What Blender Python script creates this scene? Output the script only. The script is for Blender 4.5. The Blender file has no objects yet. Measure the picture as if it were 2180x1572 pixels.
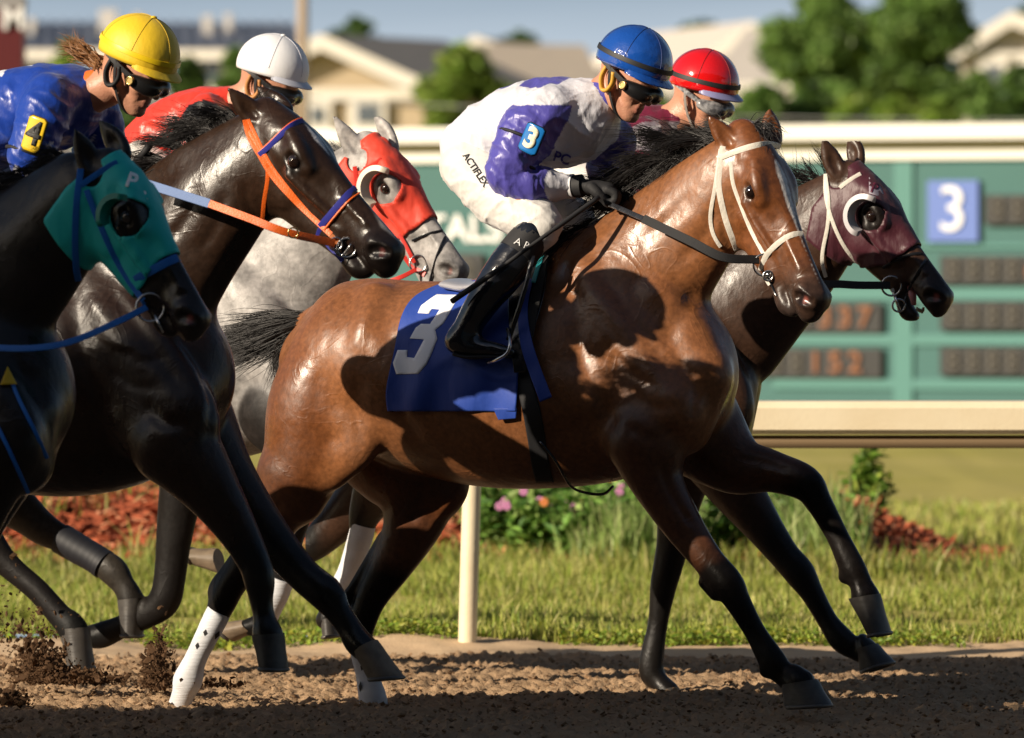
import bpy, bmesh, math, random, time
import numpy as np
from mathutils import Vector, Matrix
from mathutils.bvhtree import BVHTree
T0 = time.time()
rng = np.random.default_rng(7)
random.seed(7)
# ---------------------------------------------------------------- camera, world, sun, exposure
scene = bpy.context.scene
CAM = np.array([0.0, -25.0, 1.46])
FPX = 15750.0                      # focal length in photograph pixels (photograph is 2180 wide)
PITCH = math.atan((786 - 600) / FPX)
cam_data = bpy.data.cameras.new('camera')
cam = bpy.data.objects.new('camera', cam_data)
scene.collection.objects.link(cam)
cam.location = CAM
cam.rotation_euler = (math.pi / 2 - PITCH, 0, 0)
cam_data.sensor_width = 36
cam_data.lens = 36 * FPX / 2180
cam_data.clip_start = 0.5
cam_data.clip_end = 3000
cam_data.dof.use_dof = True
cam_data.dof.focus_distance = 24.7
cam_data.dof.aperture_fstop = 4.8
scene.camera = cam
scene.render.resolution_x = 1024
scene.render.resolution_y = 738

SUN_EL = math.radians(23.5)
SUN_AZ = math.radians(56)          # to the left of straight behind the camera
world = bpy.data.worlds.new('World')
scene.world = world
world.use_nodes = True
wn = world.node_tree.nodes
wl = world.node_tree.links
bg = wn['Background']
sky = wn.new('ShaderNodeTexSky')
sky.sky_type = 'NISHITA'
sky.sun_disc = False
sky.sun_elevation = SUN_EL
sun_dir = Vector((-math.sin(SUN_AZ) * math.cos(SUN_EL), -math.cos(SUN_AZ) * math.cos(SUN_EL), math.sin(SUN_EL)))
sky.sun_rotation = math.atan2(sun_dir.x, sun_dir.y)
sky.air_density = 1.0
sky.dust_density = 1.5
wl.new(sky.outputs[0], bg.inputs['Color'])
bg.inputs['Strength'].default_value = 0.05
sun = bpy.data.lights.new('sun', 'SUN')
sun.energy = 5.0
sun.angle = math.radians(0.35)
sun.color = (1.0, 0.86, 0.68)
so = bpy.data.objects.new('sun', sun)
scene.collection.objects.link(so)
so.rotation_euler = sun_dir.to_track_quat('Z', 'Y').to_euler()
scene.view_settings.view_transform = 'Standard'
scene.view_settings.look = 'None'
scene.view_settings.exposure = 0.5
scene.view_settings.gamma = 1

# ---------------------------------------------------------------- helpers: pixels, meshes, materials
def ray(px, py):
    x = (px - 1090) / FPX
    y = -(py - 786) / FPX
    c, s = math.cos(PITCH), math.sin(PITCH)
    return np.array([x, c + y * s, -s + y * c])
def at(px, py, Y):
    d = ray(px, py)
    return CAM + d * ((Y - CAM[1]) / d[1])

COL = scene.collection
def tag(o, label=None, cat=None, group=None, kind=None):
    if label: o['label'] = label
    if cat: o['category'] = cat
    if group: o['group'] = group
    if kind: o['kind'] = kind
    return o
def empty(name, loc=(0, 0, 0)):
    o = bpy.data.objects.new(name, None)
    o.location = tuple(loc); o.empty_display_size = 0.1
    COL.objects.link(o)
    return o
def link(name, me, mat=None, parent=None):
    o = bpy.data.objects.new(name, me)
    COL.objects.link(o)
    if mat is not None: me.materials.append(mat)
    if parent is not None:
        o.parent = parent
        w = Vector((0, 0, 0)); q = parent
        while q is not None:
            w += Vector(q.location); q = q.parent
        o.location = -w
    return o
def mesh_np(name, V, F, smooth=True):
    """F: (n,3) or (n,4) array"""
    V = np.asarray(V, dtype=np.float32); F = np.asarray(F, dtype=np.int32)
    me = bpy.data.meshes.new(name)
    n, k = F.shape
    me.vertices.add(len(V)); me.vertices.foreach_set('co', V.ravel())
    me.loops.add(n * k); me.loops.foreach_set('vertex_index', F.ravel())
    me.polygons.add(n)
    me.polygons.foreach_set('loop_start', np.arange(n, dtype=np.int32) * k)
    me.polygons.foreach_set('loop_total', np.full(n, k, dtype=np.int32))
    me.polygons.foreach_set('use_smooth', np.full(n, smooth))
    me.update(calc_edges=True)
    me.validate()
    return me
def mesh_py(name, V, F, smooth=True):
    me = bpy.data.meshes.new(name)
    me.from_pydata([tuple(v) for v in V], [], [tuple(f) for f in F])
    if smooth:
        me.polygons.foreach_set('use_smooth', [True] * len(me.polygons))
    me.update()
    return me
def set_col(me, name, C):
    a = me.color_attributes.new(name, 'FLOAT_COLOR', 'POINT')
    d = np.ones((len(C), 4), dtype=np.float32); d[:, :3] = C
    a.data.foreach_set('color', d.ravel())

class MB:
    """collects pieces into one mesh"""
    def __init__(s): s.V = []; s.F = []
    def add(s, V, F):
        o = len(s.V); s.V += [tuple(v) for v in V]; s.F += [tuple(i + o for i in f) for f in F]; return s
    def box(s, c, d, R=None):
        c = np.array(c, float); d = np.array(d, float) / 2
        vs = [np.array([x, y, z]) * d for x in (-1, 1) for y in (-1, 1) for z in (-1, 1)]
        if R is not None: vs = [R @ v for v in vs]
        return s.add([c + v for v in vs], [(0, 1, 3, 2), (4, 6, 7, 5), (0, 4, 5, 1), (2, 3, 7, 6), (0, 2, 6, 4), (1, 5, 7, 3)])
    def tube(s, pts, r, n=8, cap=True, flat=1.0, up=None):
        pts = [np.array(p, float) for p in pts]
        m = len(pts)
        rr = r if hasattr(r, '__len__') else [r] * m
        V = []; prev = None
        for i, p in enumerate(pts):
            t = pts[min(i + 1, m - 1)] - pts[max(i - 1, 0)]
            t = t / (np.linalg.norm(t) + 1e-12)
            a = np.array(up if up is not None else (0, 0, 1.0)) if prev is None else prev
            a = a - t * a.dot(t)
            if np.linalg.norm(a) < 1e-4: a = np.array([1.0, 0, 0]) - t * t[0]
            a /= np.linalg.norm(a); b = np.cross(t, a); prev = a
            for k in range(n):
                an = 2 * math.pi * k / n
                V.append(p + rr[i] * (a * math.cos(an) * flat + b * math.sin(an)))
        F = []
        for i in range(m - 1):
            for k in range(n):
                F.append((i * n + k, i * n + (k + 1) % n, (i + 1) * n + (k + 1) % n, (i + 1) * n + k))
        if cap:
            F.append(tuple(range(n - 1, -1, -1))); F.append(tuple((m - 1) * n + k for k in range(n)))
        return s.add(V, F)
    def ribbon(s, pts, nrm, w, th=0.003):
        """flat strap through pts with surface normals nrm"""
        pts = [np.array(p, float) for p in pts]; m = len(pts)
        ww = w if hasattr(w, '__len__') else [w] * m
        V = []
        for i, p in enumerate(pts):
            t = pts[min(i + 1, m - 1)] - pts[max(i - 1, 0)]; t = t / (np.linalg.norm(t) + 1e-12)
            n = np.array(nrm[i], float); n = n - t * n.dot(t); n /= (np.linalg.norm(n) + 1e-12)
            b = np.cross(t, n)
            for (x, y) in ((-.5, 0), (-.46, 1), (0, 1.25), (.46, 1), (.5, 0)):
                V.append(p + b * x * ww[i] + n * y * th)
        F = []
        k = 5
        for i in range(m - 1):
            for j in range(k):
                F.append((i * k + j, i * k + (j + 1) % k, (i + 1) * k + (j + 1) % k, (i + 1) * k + j))
        F.append((4, 3, 2, 1, 0)); F.append(tuple((m - 1) * k + j for j in range(k)))
        return s.add(V, F)
    def sphere(s, c, r, n=16, R=None):
        c = np.array(c, float); r = np.array(r if hasattr(r, '__len__') else (r, r, r), float)
        V = []; m = n // 2
        for i in range(m + 1):
            th = math.pi * i / m
            for k in range(n):
                a = 2 * math.pi * k / n
                v = np.array([math.sin(th) * math.cos(a), math.sin(th) * math.sin(a), math.cos(th)]) * r
                if R is not None: v = R @ v
                V.append(c + v)
        F = [(i * n + k, (i + 1) * n + k, (i + 1) * n + (k + 1) % n, i * n + (k + 1) % n) for i in range(m) for k in range(n)]
        return s.add(V, F)
    def torus(s, c, R1, r, ax, n=24, a0=0, a1=2 * math.pi, m=8, ex=None, flat=1.0):
        ax = np.array(ax, float); ax /= np.linalg.norm(ax)
        e = np.array(ex if ex is not None else (0, 0, 1.0), float); e = e - ax * e.dot(ax); e /= np.linalg.norm(e)
        f = np.cross(ax, e); c = np.array(c, float)
        closed = abs(a1 - a0 - 2 * math.pi) < 1e-6
        pts = [c + R1 * (e * math.cos(a0 + (a1 - a0) * i / n) + f * math.sin(a0 + (a1 - a0) * i / n)) for i in range(n + (0 if closed else 1))]
        V = []
        for i, p in enumerate(pts):
            rad = (p - c) / R1
            for k in range(m):
                q = 2 * math.pi * k / m
                V.append(p + r * (rad * math.cos(q) + ax * math.sin(q) * flat))
        N = len(pts); F = []
        for i in range(N if closed else N - 1):
            for k in range(m):
                F.append((i * m + k, ((i + 1) % N) * m + k, ((i + 1) % N) * m + (k + 1) % m, i * m + (k + 1) % m))
        return s.add(V, F)
    def build(s, name, mat=None, parent=None, smooth=True, sharp=None):
        me = mesh_py(name, s.V, s.F, smooth)
        bm = bmesh.new(); bm.from_mesh(me); bmesh.ops.recalc_face_normals(bm, faces=bm.faces); bm.to_mesh(me); bm.free()
        if smooth and sharp: 
            me.set_sharp_from_angle(angle=math.radians(sharp))
        return link(name, me, mat, parent)

_M = {}
def mat(name, col=(0.5, 0.5, 0.5), rough=0.6, spec=0.5, metal=0.0, attr=None, noise=None, bump=None, coat=0.0, coat_rough=0.2,
        emit=None, sheen=0.0, trans=0.0, bump2=None, rough_var=None, coord='Object'):
    """noise: (scale, amount, colour2) ; bump: (scale, strength, stretch)"""
    if name in _M: return _M[name]
    m = bpy.data.materials.new(name); m.use_nodes = True
    nt = m.node_tree; N = nt.nodes; L = nt.links
    b = N['Principled BSDF']
    b.inputs['Base Color'].default_value = (*col, 1)
    b.inputs['Roughness'].default_value = rough
    b.inputs['Specular IOR Level'].default_value = spec
    b.inputs['Metallic'].default_value = metal
    b.inputs['Coat Weight'].default_value = coat
    b.inputs['Coat Roughness'].default_value = coat_rough
    if sheen: b.inputs['Sheen Weight'].default_value = sheen
    if trans:
        b.inputs['Transmission Weight'].default_value = trans
    tc = N.new('ShaderNodeTexCoord')
    cur = None
    if attr:
        a = N.new('ShaderNodeAttribute'); a.attribute_name = attr; cur = a.outputs['Color']
    if noise:
        sc, amt, c2 = noise[:3]
        nz = N.new('ShaderNodeTexNoise'); nz.inputs['Scale'].default_value = sc; nz.inputs['Detail'].default_value = 6
        L.new(tc.outputs[coord], nz.inputs['Vector'])
        rp = N.new('ShaderNodeValToRGB'); rp.color_ramp.elements[0].position = .35; rp.color_ramp.elements[1].position = .68
        L.new(nz.outputs['Fac'], rp.inputs['Fac'])
        mul = N.new('ShaderNodeMath'); mul.operation = 'MULTIPLY'; mul.inputs[1].default_value = amt
        L.new(rp.outputs['Color'], mul.inputs[0])
        mx = N.new('ShaderNodeMix'); mx.data_type = 'RGBA'
        L.new(mul.outputs[0], mx.inputs['Factor'])
        if cur is not None: L.new(cur, mx.inputs['A'])
        else: mx.inputs['A'].default_value = (*col, 1)
        if len(noise) > 3 and noise[3] == 'mul':
            mx.blend_type = 'MULTIPLY'
        mx.inputs['B'].default_value = (*c2, 1)
        cur = mx.outputs['Result']
    if cur is not None: L.new(cur, b.inputs['Base Color'])
    prevn = None
    for bp in (bump, bump2):
        if bp:
            nz = N.new('ShaderNodeTexNoise'); nz.inputs['Scale'].default_value = bp[0]; nz.inputs['Detail'].default_value = 4
            src = tc.outputs[coord]
            if len(bp) > 2 and bp[2] is not None:
                mp = N.new('ShaderNodeMapping'); mp.inputs['Scale'].default_value = bp[2]
                if len(bp) > 3: mp.inputs['Rotation'].default_value = bp[3]
                L.new(src, mp.inputs['Vector']); src = mp.outputs[0]
            L.new(src, nz.inputs['Vector'])
            bn = N.new('ShaderNodeBump'); bn.inputs['Strength'].default_value = bp[1]
            bn.inputs['Distance'].default_value = min(0.01, (.25 if name.endswith('coat') else .45 if sheen else 1.0) / bp[0])
            L.new(nz.outputs['Fac'], bn.inputs['Height'])
            if prevn is not None: L.new(prevn, bn.inputs['Normal'])
            prevn = bn.outputs[0]
    if prevn is not None:
        L.new(prevn, b.inputs['Normal'])
        if coat: L.new(prevn, b.inputs['Coat Normal'])
    if rough_var:
        nz = N.new('ShaderNodeTexNoise'); nz.inputs['Scale'].default_value = rough_var[0]; nz.inputs['Detail'].default_value = 5
        L.new(tc.outputs[coord], nz.inputs['Vector'])
        mr = N.new('ShaderNodeMapRange'); mr.inputs['From Min'].default_value = .35; mr.inputs['From Max'].default_value = .65
        mr.inputs['To Min'].default_value = rough_var[1]; mr.inputs['To Max'].default_value = rough_var[2]
        L.new(nz.outputs['Fac'], mr.inputs['Value']); L.new(mr.outputs[0], b.inputs['Roughness'])
    if emit:
        b.inputs['Emission Color'].default_value = (*emit[0], 1); b.inputs['Emission Strength'].default_value = emit[1]
    _M[name] = m
    return m

# ---------------------------------------------------------------- numpy value noise
def _hash(i, j, k, seed):
    h = (i * 374761393 + j * 668265263 + k * 2147483647 + seed * 1274126177) & 0xffffffff
    h = ((h ^ (h >> 13)) * 1274126177) & 0xffffffff
    h = h ^ (h >> 16)
    return (h & 0xffff) / 65535.0
def vnoise(P, seed=0):
    P = np.asarray(P, float); I = np.floor(P).astype(np.int64); f = P - I; f = f * f * (3 - 2 * f)
    r = 0
    for a in (0, 1):
        wa = f[:, 0] if a else 1 - f[:, 0]
        for b in (0, 1):
            wb = f[:, 1] if b else 1 - f[:, 1]
            for c in (0, 1):
                wc = f[:, 2] if c else 1 - f[:, 2]
                r = r + wa * wb * wc * _hash(I[:, 0] + a, I[:, 1] + b, I[:, 2] + c, seed)
    return r * 2 - 1
def fbm(P, o=4, seed=0, g=0.5):
    P = np.asarray(P, float); r = 0; a = 1
    for i in range(o):
        r = r + a * vnoise(P * 2 ** i + 17.3 * i, seed + i); a *= g
    return r

# ---------------------------------------------------------------- signed distance fields and surface nets
def catmull(N, sub):
    N = np.asarray(N, float)
    if len(N) < 3 or sub < 2:
        return N
    Q = np.vstack([2 * N[0] - N[1], N, 2 * N[-1] - N[-2]]); out = []
    for i in range(1, len(Q) - 2):
        p0, p1, p2, p3 = Q[i - 1], Q[i], Q[i + 1], Q[i + 2]
        for j in range(sub):
            t = j / sub
            out.append(.5 * (2 * p1 + (p2 - p0) * t + (2 * p0 - 5 * p1 + 4 * p2 - p3) * t * t + (3 * p1 - p0 - 3 * p2 + p3) * t ** 3))
    out.append(Q[-2])
    return np.array(out)

class Chain:
    """nodes: rows of (x,y,z,r,s); axis: direction along which the section is scaled by s"""
    def __init__(c, nodes, axis=(0, 1, 0), k=0.03, sub=4, col=None, neg=False):
        N = catmull(nodes, sub if len(nodes) > 2 else 1)
        if len(N) == 1: N = np.vstack([N, N + 1e-5])
        N[:, 3] = np.maximum(N[:, 3], 0.002)
        c.N = N; a = np.array(axis, float); c.a = a / np.linalg.norm(a); c.k = k; c.col = col; c.neg = neg
    def bbox(c, pad):
        R = c.N[:, 3] * np.maximum(1, c.N[:, 4])
        return (c.N[:, :3] - R[:, None]).min(0) - pad, (c.N[:, :3] + R[:, None]).max(0) + pad
    def dist(c, X, Y, Z):
        best = None; a = c.a
        for i in range(len(c.N) - 1):
            A = c.N[i]; B = c.N[i + 1]
            s = (A[4] + B[4]) / 2; q = 1 / s - 1
            dx, dy, dz = X - A[0], Y - A[1], Z - A[2]
            e0 = B[:3] - A[:3]; e = e0 + a * (a @ e0) * (1 / s / s - 1)
            L2 = float(e @ e0) + 1e-12; Ls = math.sqrt(L2); dr = B[3] - A[3]
            t = (dx * e[0] + dy * e[1] + dz * e[2]) / L2
            sn = max(-.9, min(.9, dr / Ls))
            if abs(sn) > .02:      # exact round cone: slide the foot point along the slope of the radius
                hx, hy, hz = dx - t * e0[0], dy - t * e0[1], dz - t * e0[2]
                if abs(q) > 1e-6:
                    m = (hx * a[0] + hy * a[1] + hz * a[2]) * q; hx = hx + m * a[0]; hy = hy + m * a[1]; hz = hz + m * a[2]
                t = t + np.sqrt(hx * hx + hy * hy + hz * hz) * (sn / math.sqrt(1 - sn * sn) / Ls)
            t = np.clip(t, 0, 1)
            dx = dx - t * e0[0]; dy = dy - t * e0[1]; dz = dz - t * e0[2]
            if abs(q) > 1e-6 or A[4] != B[4]:
                m = (dx * a[0] + dy * a[1] + dz * a[2]) * (1 / (A[4] + (B[4] - A[4]) * t) - 1)
                dx = dx + m * a[0]; dy = dy + m * a[1]; dz = dz + m * a[2]
            d = np.sqrt(dx ** 2 + dy ** 2 + dz ** 2) - (A[3] + dr * t)
            best = d if best is None else np.minimum(best, d)
        return best

def nets(chains, xs, ys, zs):
    xs, ys, zs = [np.asarray(a, np.float32) for a in (xs, ys, zs)]
    G = np.full((len(xs), len(ys), len(zs)), 0.2, np.float32)
    ax = (xs, ys, zs)
    for c in chains:
        lo, hi = c.bbox(c.k + 0.02)
        sl = []
        for d in range(3):
            i0 = max(0, np.searchsorted(ax[d], lo[d]) - 1); i1 = min(len(ax[d]), np.searchsorted(ax[d], hi[d]) + 1)
            sl.append(slice(i0, i1))
        if any(s.stop <= s.start for s in sl): continue
        sl = tuple(sl)
        d = c.dist(xs[sl[0]][:, None, None], ys[sl[1]][None, :, None], zs[sl[2]][None, None, :])
        g = G[sl]; k = max(c.k, 1e-4)
        if c.neg:
            d = -d; h = np.maximum(k - np.abs(g - d), 0) / k
            G[sl] = np.maximum(g, d) + h * h * k * .25
        else:
            h = np.maximum(k - np.abs(g - d), 0) / k
            G[sl] = np.minimum(g, d) - h * h * k * .25
    S = G < 0
    cnt = np.zeros(tuple(n - 1 for n in G.shape), np.int8)
    for a in (0, 1):
        for b in (0, 1):
            for c_ in (0, 1):
                cnt += S[a:S.shape[0] - 1 + a, b:S.shape[1] - 1 + b, c_:S.shape[2] - 1 + c_]
    I = np.argwhere((cnt > 0) & (cnt < 8)); i, j, k = I.T
    acc = np.zeros((len(I), 3)); n = np.zeros(len(I))
    corner = [(a, b, c_) for a in (0, 1) for b in (0, 1) for c_ in (0, 1)]
    val = {q: G[i + q[0], j + q[1], k + q[2]].astype(float) for q in corner}
    pos = {q: np.stack([xs[i + q[0]], ys[j + q[1]], zs[k + q[2]]], 1).astype(float) for q in corner}
    for q in corner:
        for d in range(3):
            if q[d] == 0:
                r = list(q); r[d] = 1; r = tuple(r)
                va, vb = val[q], val[r]; m = (va < 0) != (vb < 0)
                t = np.where(m, va / np.where(m, va - vb, 1), 0)
                p = pos[q] + (pos[r] - pos[q]) * t[:, None]
                acc[m] += p[m]; n[m] += 1
    V = acc / n[:, None]
    idx = np.full(cnt.shape, -1, np.int32); idx[i, j, k] = np.arange(len(I))
    F = []
    for d in range(3):
        sa = [slice(None)] * 3; sb = [slice(None)] * 3
        sa[d] = slice(0, -1); sb[d] = slice(1, None)
        A = S[tuple(sa)]; B = S[tuple(sb)]
        o1, o2 = [x for x in range(3) if x != d]
        E = np.argwhere(A != B)
        E = E[(E[:, o1] > 0) & (E[:, o2] > 0) & (E[:, o1] < cnt.shape[o1]) & (E[:, o2] < cnt.shape[o2])]
        def cell(u, w):
            Q = E.copy(); Q[:, o1] -= u; Q[:, o2] -= w
            return idx[Q[:, 0], Q[:, 1], Q[:, 2]]
        q = np.stack([cell(1, 1), cell(0, 1), cell(0, 0), cell(1, 0)], 1)
        flip = S[E[:, 0], E[:, 1], E[:, 2]]
        if d == 1: flip = ~flip
        q[~flip] = q[~flip][:, ::-1]
        F.append(q)
    F = np.vstack(F)
    return V, F[(F >= 0).all(1)]
def smooth_mesh(V, F, it=1, lam=0.5):
    for _ in range(it):
        acc = np.zeros_like(V); n = np.zeros(len(V))
        for a in range(4):
            b = (a + 1) % 4
            np.add.at(acc, F[:, a], V[F[:, b]]); np.add.at(acc, F[:, b], V[F[:, a]])
            np.add.at(n, F[:, a], 1); np.add.at(n, F[:, b], 1)
        V = V + lam * (acc / np.maximum(n, 1)[:, None] - V)
    return V
def vnormals(V, F):
    n = np.cross(V[F[:, 2]] - V[F[:, 0]], V[F[:, 3]] - V[F[:, 1]])
    N = np.zeros_like(V)
    for a in range(4): np.add.at(N, F[:, a], n)
    return N / (np.linalg.norm(N, axis=1)[:, None] + 1e-12)
def axis_grid(lo, hi, coarse, fine=None, f=None):
    """coordinates from lo to hi: spacing coarse, but f inside the interval fine"""
    out = [lo]; x = lo
    while x < hi:
        x += f if (fine and fine[0] <= x < fine[1]) else coarse
        out.append(x)
    return np.array(out)
def chain_colours(V, chains, base, tau=0.012):
    W = np.zeros(len(V)); C = np.zeros((len(V), 3))
    for c in chains:
        if c.neg: continue
        d = c.dist(V[:, 0], V[:, 1], V[:, 2])
        w = np.exp(-np.clip(d, -0.05, 0.3) / tau)
        C += w[:, None] * np.array(c.col if c.col is not None else base); W += w
    return C / W[:, None]

class Frame:
    """an upright frame: u forward, v toward the viewer's side, z up"""
    def __init__(s, px, Y, yaw):
        o = at(px, 600, Y); s.O = np.array([o[0], o[1], 0.0])
        c, n = math.cos(yaw), math.sin(yaw)
        s.u = np.array([c, -n, 0]); s.v = np.array([-n, -c, 0]); s.z = np.array([0, 0, 1.0])
        s.S = FPX / (Y - CAM[1]); s.yaw = yaw
    def loc(s, p):
        d = np.asarray(p) - s.O
        return np.stack([d @ s.u, d @ s.v, d @ s.z], -1)
    def wor(s, q):
        q = np.asarray(q)
        return s.O + q[..., 0:1] * s.u + q[..., 1:2] * s.v + q[..., 2:3] * s.z
    def P(s, px, py, v=0.0):
        """local point on the pixel's line of sight at lateral offset v"""
        d = ray(px, py); t = (v - (CAM - s.O) @ s.v) / (d @ s.v)
        return s.loc(CAM + d * t)
    def W(s, px, py, v=0.0):
        return s.wor(s.P(px, py, v))
    def nodes(s, L, v=None, s_=1.0):
        """L rows: (px, py, r_px[, v[, scale]])"""
        out = []
        for q in L:
            vv = q[3] if len(q) > 3 and q[3] is not None else (v or 0.0)
            ss = q[4] if len(q) > 4 else s_
            out.append([*s.P(q[0], q[1], vv), q[2] / s.S, ss])
        return np.array(out)

class Surf:
    """a built surface that straps and marks can be laid on"""
    def __init__(s, V, F):
        s.V = V; s.F = F
        s.b = BVHTree.FromPolygons([tuple(v) for v in V], [tuple(int(i) for i in f) for f in F])
    def hit(s, px, py, off=0.0, miss=None):
        d = Vector(ray(px, py)).normalized()
        l, n, i, t = s.b.ray_cast(Vector(CAM), d)
        if l is None:
            if miss is not None:      # nearest point to the line of sight at a given depth
                p = Vector(at(px, py, miss)); l, n, i, t = s.b.find_nearest(p)
            else: return None, None
        if n.dot(d) > 0: n = -d
        return np.array(l) + np.array(n) * off, np.array(n)
    def near(s, p, off=0.0):
        l, n, i, t = s.b.find_nearest(Vector(p))
        return np.array(l) + np.array(n) * off, np.array(n)

def polyline(pts, step):
    """resample a polyline of pixels with a spline"""
    P = catmull(np.array(pts, float), 12) if len(pts) > 2 else np.array(pts, float)
    d = np.r_[0, np.cumsum(np.linalg.norm(np.diff(P, axis=0), axis=1))]
    n = max(2, int(d[-1] / step) + 1)
    t = np.linspace(0, d[-1], n)
    return np.stack([np.interp(t, d, P[:, k]) for k in range(P.shape[1])], 1)
# ---------------------------------------------------------------- clouds in the sky
tcw = wn.new('ShaderNodeTexCoord'); mpw = wn.new('ShaderNodeMapping'); mpw.inputs['Scale'].default_value = (1.2, 1.2, 14)
wl.new(tcw.outputs['Generated'], mpw.inputs['Vector'])
nzw = wn.new('ShaderNodeTexNoise'); nzw.inputs['Scale'].default_value = 3.2; nzw.inputs['Detail'].default_value = 5
wl.new(mpw.outputs[0], nzw.inputs['Vector'])
rpw = wn.new('ShaderNodeValToRGB')
rpw.color_ramp.elements[0].position = .38; rpw.color_ramp.elements[0].color = (5.0, 6.4, 8.0, 1)
rpw.color_ramp.elements[1].position = .62; rpw.color_ramp.elements[1].color = (7.4, 8.8, 10.4, 1)
wl.new(nzw.outputs['Fac'], rpw.inputs['Fac'])
mxw = wn.new('ShaderNodeMix'); mxw.data_type = 'RGBA'; 
sep = wn.new('ShaderNodeSeparateXYZ'); wl.new(tcw.outputs['Generated'], sep.inputs[0])
mrw = wn.new('ShaderNodeMapRange'); mrw.inputs['From Min'].default_value = .04; mrw.inputs['From Max'].default_value = .2; mrw.inputs['To Min'].default_value = .88; mrw.inputs['To Max'].default_value = .0
wl.new(sep.outputs['Z'], mrw.inputs['Value'])
mry = wn.new('ShaderNodeMapRange'); mry.inputs['From Min'].default_value = .45; mry.inputs['From Max'].default_value = .9; wl.new(sep.outputs['Y'], mry.inputs['Value'])   # the cloud bank stands beyond the infield
mmw = wn.new('ShaderNodeMath'); mmw.operation = 'MULTIPLY'; wl.new(mrw.outputs[0], mmw.inputs[0]); wl.new(mry.outputs[0], mmw.inputs[1]); wl.new(mmw.outputs[0], mxw.inputs['Factor'])
wl.new(sky.outputs[0], mxw.inputs['A']); wl.new(rpw.outputs['Color'], mxw.inputs['B']); wl.new(mxw.outputs['Result'], bg.inputs['Color'])

# ---------------------------------------------------------------- ground
def grow(lo, hi, step, far, g=1.25):
    a = list(np.arange(lo, hi, step)); s = step; x = a[-1]
    while x < far[1]: s *= g; x += s; a.append(x)
    s = step; x = a[0]; b = []
    while x > far[0]: s *= g; x -= s; b.append(x)
    return np.array(b[::-1] + a)
def grid_mesh(name, xs, ys, zf):
    X, Y = np.meshgrid(xs, ys, indexing='ij')
    Z = zf(X.ravel(), Y.ravel())
    V = np.stack([X.ravel(), Y.ravel(), Z], 1)
    nx, ny = len(xs), len(ys)
    i = np.arange(nx - 1)[:, None] * ny + np.arange(ny - 1)[None, :]
    F = np.stack([i, i + ny, i + ny + 1, i + 1], -1).reshape(-1, 4)
    return mesh_np(name, V, F)
def clod_height(x, y):
    P = np.stack([x * 1.0, y, np.zeros_like(x)], 1)
    near = np.clip((20 - np.abs(x)) / 10, 0, 1) * np.clip((y + 20) / 10, 0, 1)
    h = .012 * fbm(P * np.array([1.6, 4, 1]), 2, 21) + .009 * np.maximum(fbm(P * np.array([18, 24, 1]), 3, 22), -.2)
    c = fbm(P * 38, 2, 23)
    h += .020 * np.clip(c, 0, 1)
    c2 = vnoise(P * 70, 29)
    h += .010 * np.clip(c2, 0, 1)
    # ruts running along the track
    h += .008 * np.sin(y * 11 + 1.5 * vnoise(P * .8, 5)) * vnoise(P * np.array([.7, 2, 1]), 31)
    return h * near
mt = mat('track_dirt', (.42, .285, .17), rough=.95, spec=.1, noise=(14, .6, (.27, .17, .10)), bump=(160, .8), bump2=(420, .6))
me = grid_mesh('dirt_track', grow(-2.6, 2.6, .0125, (-70, 70)), grow(-2.6, 3.58, .0125, (-24, 3.62), 1.3), clod_height)
tag(link('dirt_track', me, mt), kind='structure')
def lip(x, y):
    P = np.stack([x, y, 0 * x], 1)
    t = (y - 3.48) / 1.2
    px = x - (-.17)
    h = .035 * np.sin(np.clip(t * 1.3, 0, 1) * math.pi * .5) + .02 * vnoise(P * 1.7, 3) + .006 * fbm(P * 12, 3, 4)
    h += .045 * np.exp(-((x + .42) / .28) ** 2 - ((y - 4.15) / .22) ** 2)
    return h - .03 * (y < 3.50) + .012 * (1 - np.clip((y - 3.5) / .3, 0, 1)) * fbm(P * 20, 2, 8)
ms = mat('verge_sand', (.56, .41, .26), rough=.95, spec=.1, noise=(6, .6, (.46, .32, .20)), bump=(90, .35))
me = grid_mesh('verge', grow(-2.6, 2.6, .03, (-70, 70)), np.arange(3.42, 4.72, .03), lip)
tag(link('verge', me, ms), kind='structure')
def mound(x, y):
    L = np.interp(x, [-30, -4, -2.2, -.5, .15, 1.0, 1.7, 2.25, 3.2, 30], [.32, .34, .37, .36, .20, .16, .27, .0, 0, 0])
    P = np.stack([x, y, 0 * x], 1)
    return L * np.exp(-np.clip(np.abs(y - 12.6 + .5 * vnoise(P * .5, 7)) - .5, 0, 9) ** 2 / 1.25) + .015 * fbm(P * 3, 3, 6) + .05
def lawn(x, y):
    P = np.stack([x, y, 0 * x], 1)
    return mound(x, y) + .02 * fbm(P * .8, 3, 8) * np.clip((y - 5) / 4, 0, 1)
mg = mat('lawn', (.33, .30, .075), rough=.9, spec=.1, noise=(.35, .75, (.44, .37, .13)), bump=(30, .6, (1, 1, 1)), bump2=(6, .3))
me = grid_mesh('lawn', grow(-4, 4, .08, (-400, 400)), np.r_[np.arange(4.6, 16, .08), grow(16, 24, .5, (16, 900))[1:]], lawn)
tag(link('lawn', me, mg), kind='structure')

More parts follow.
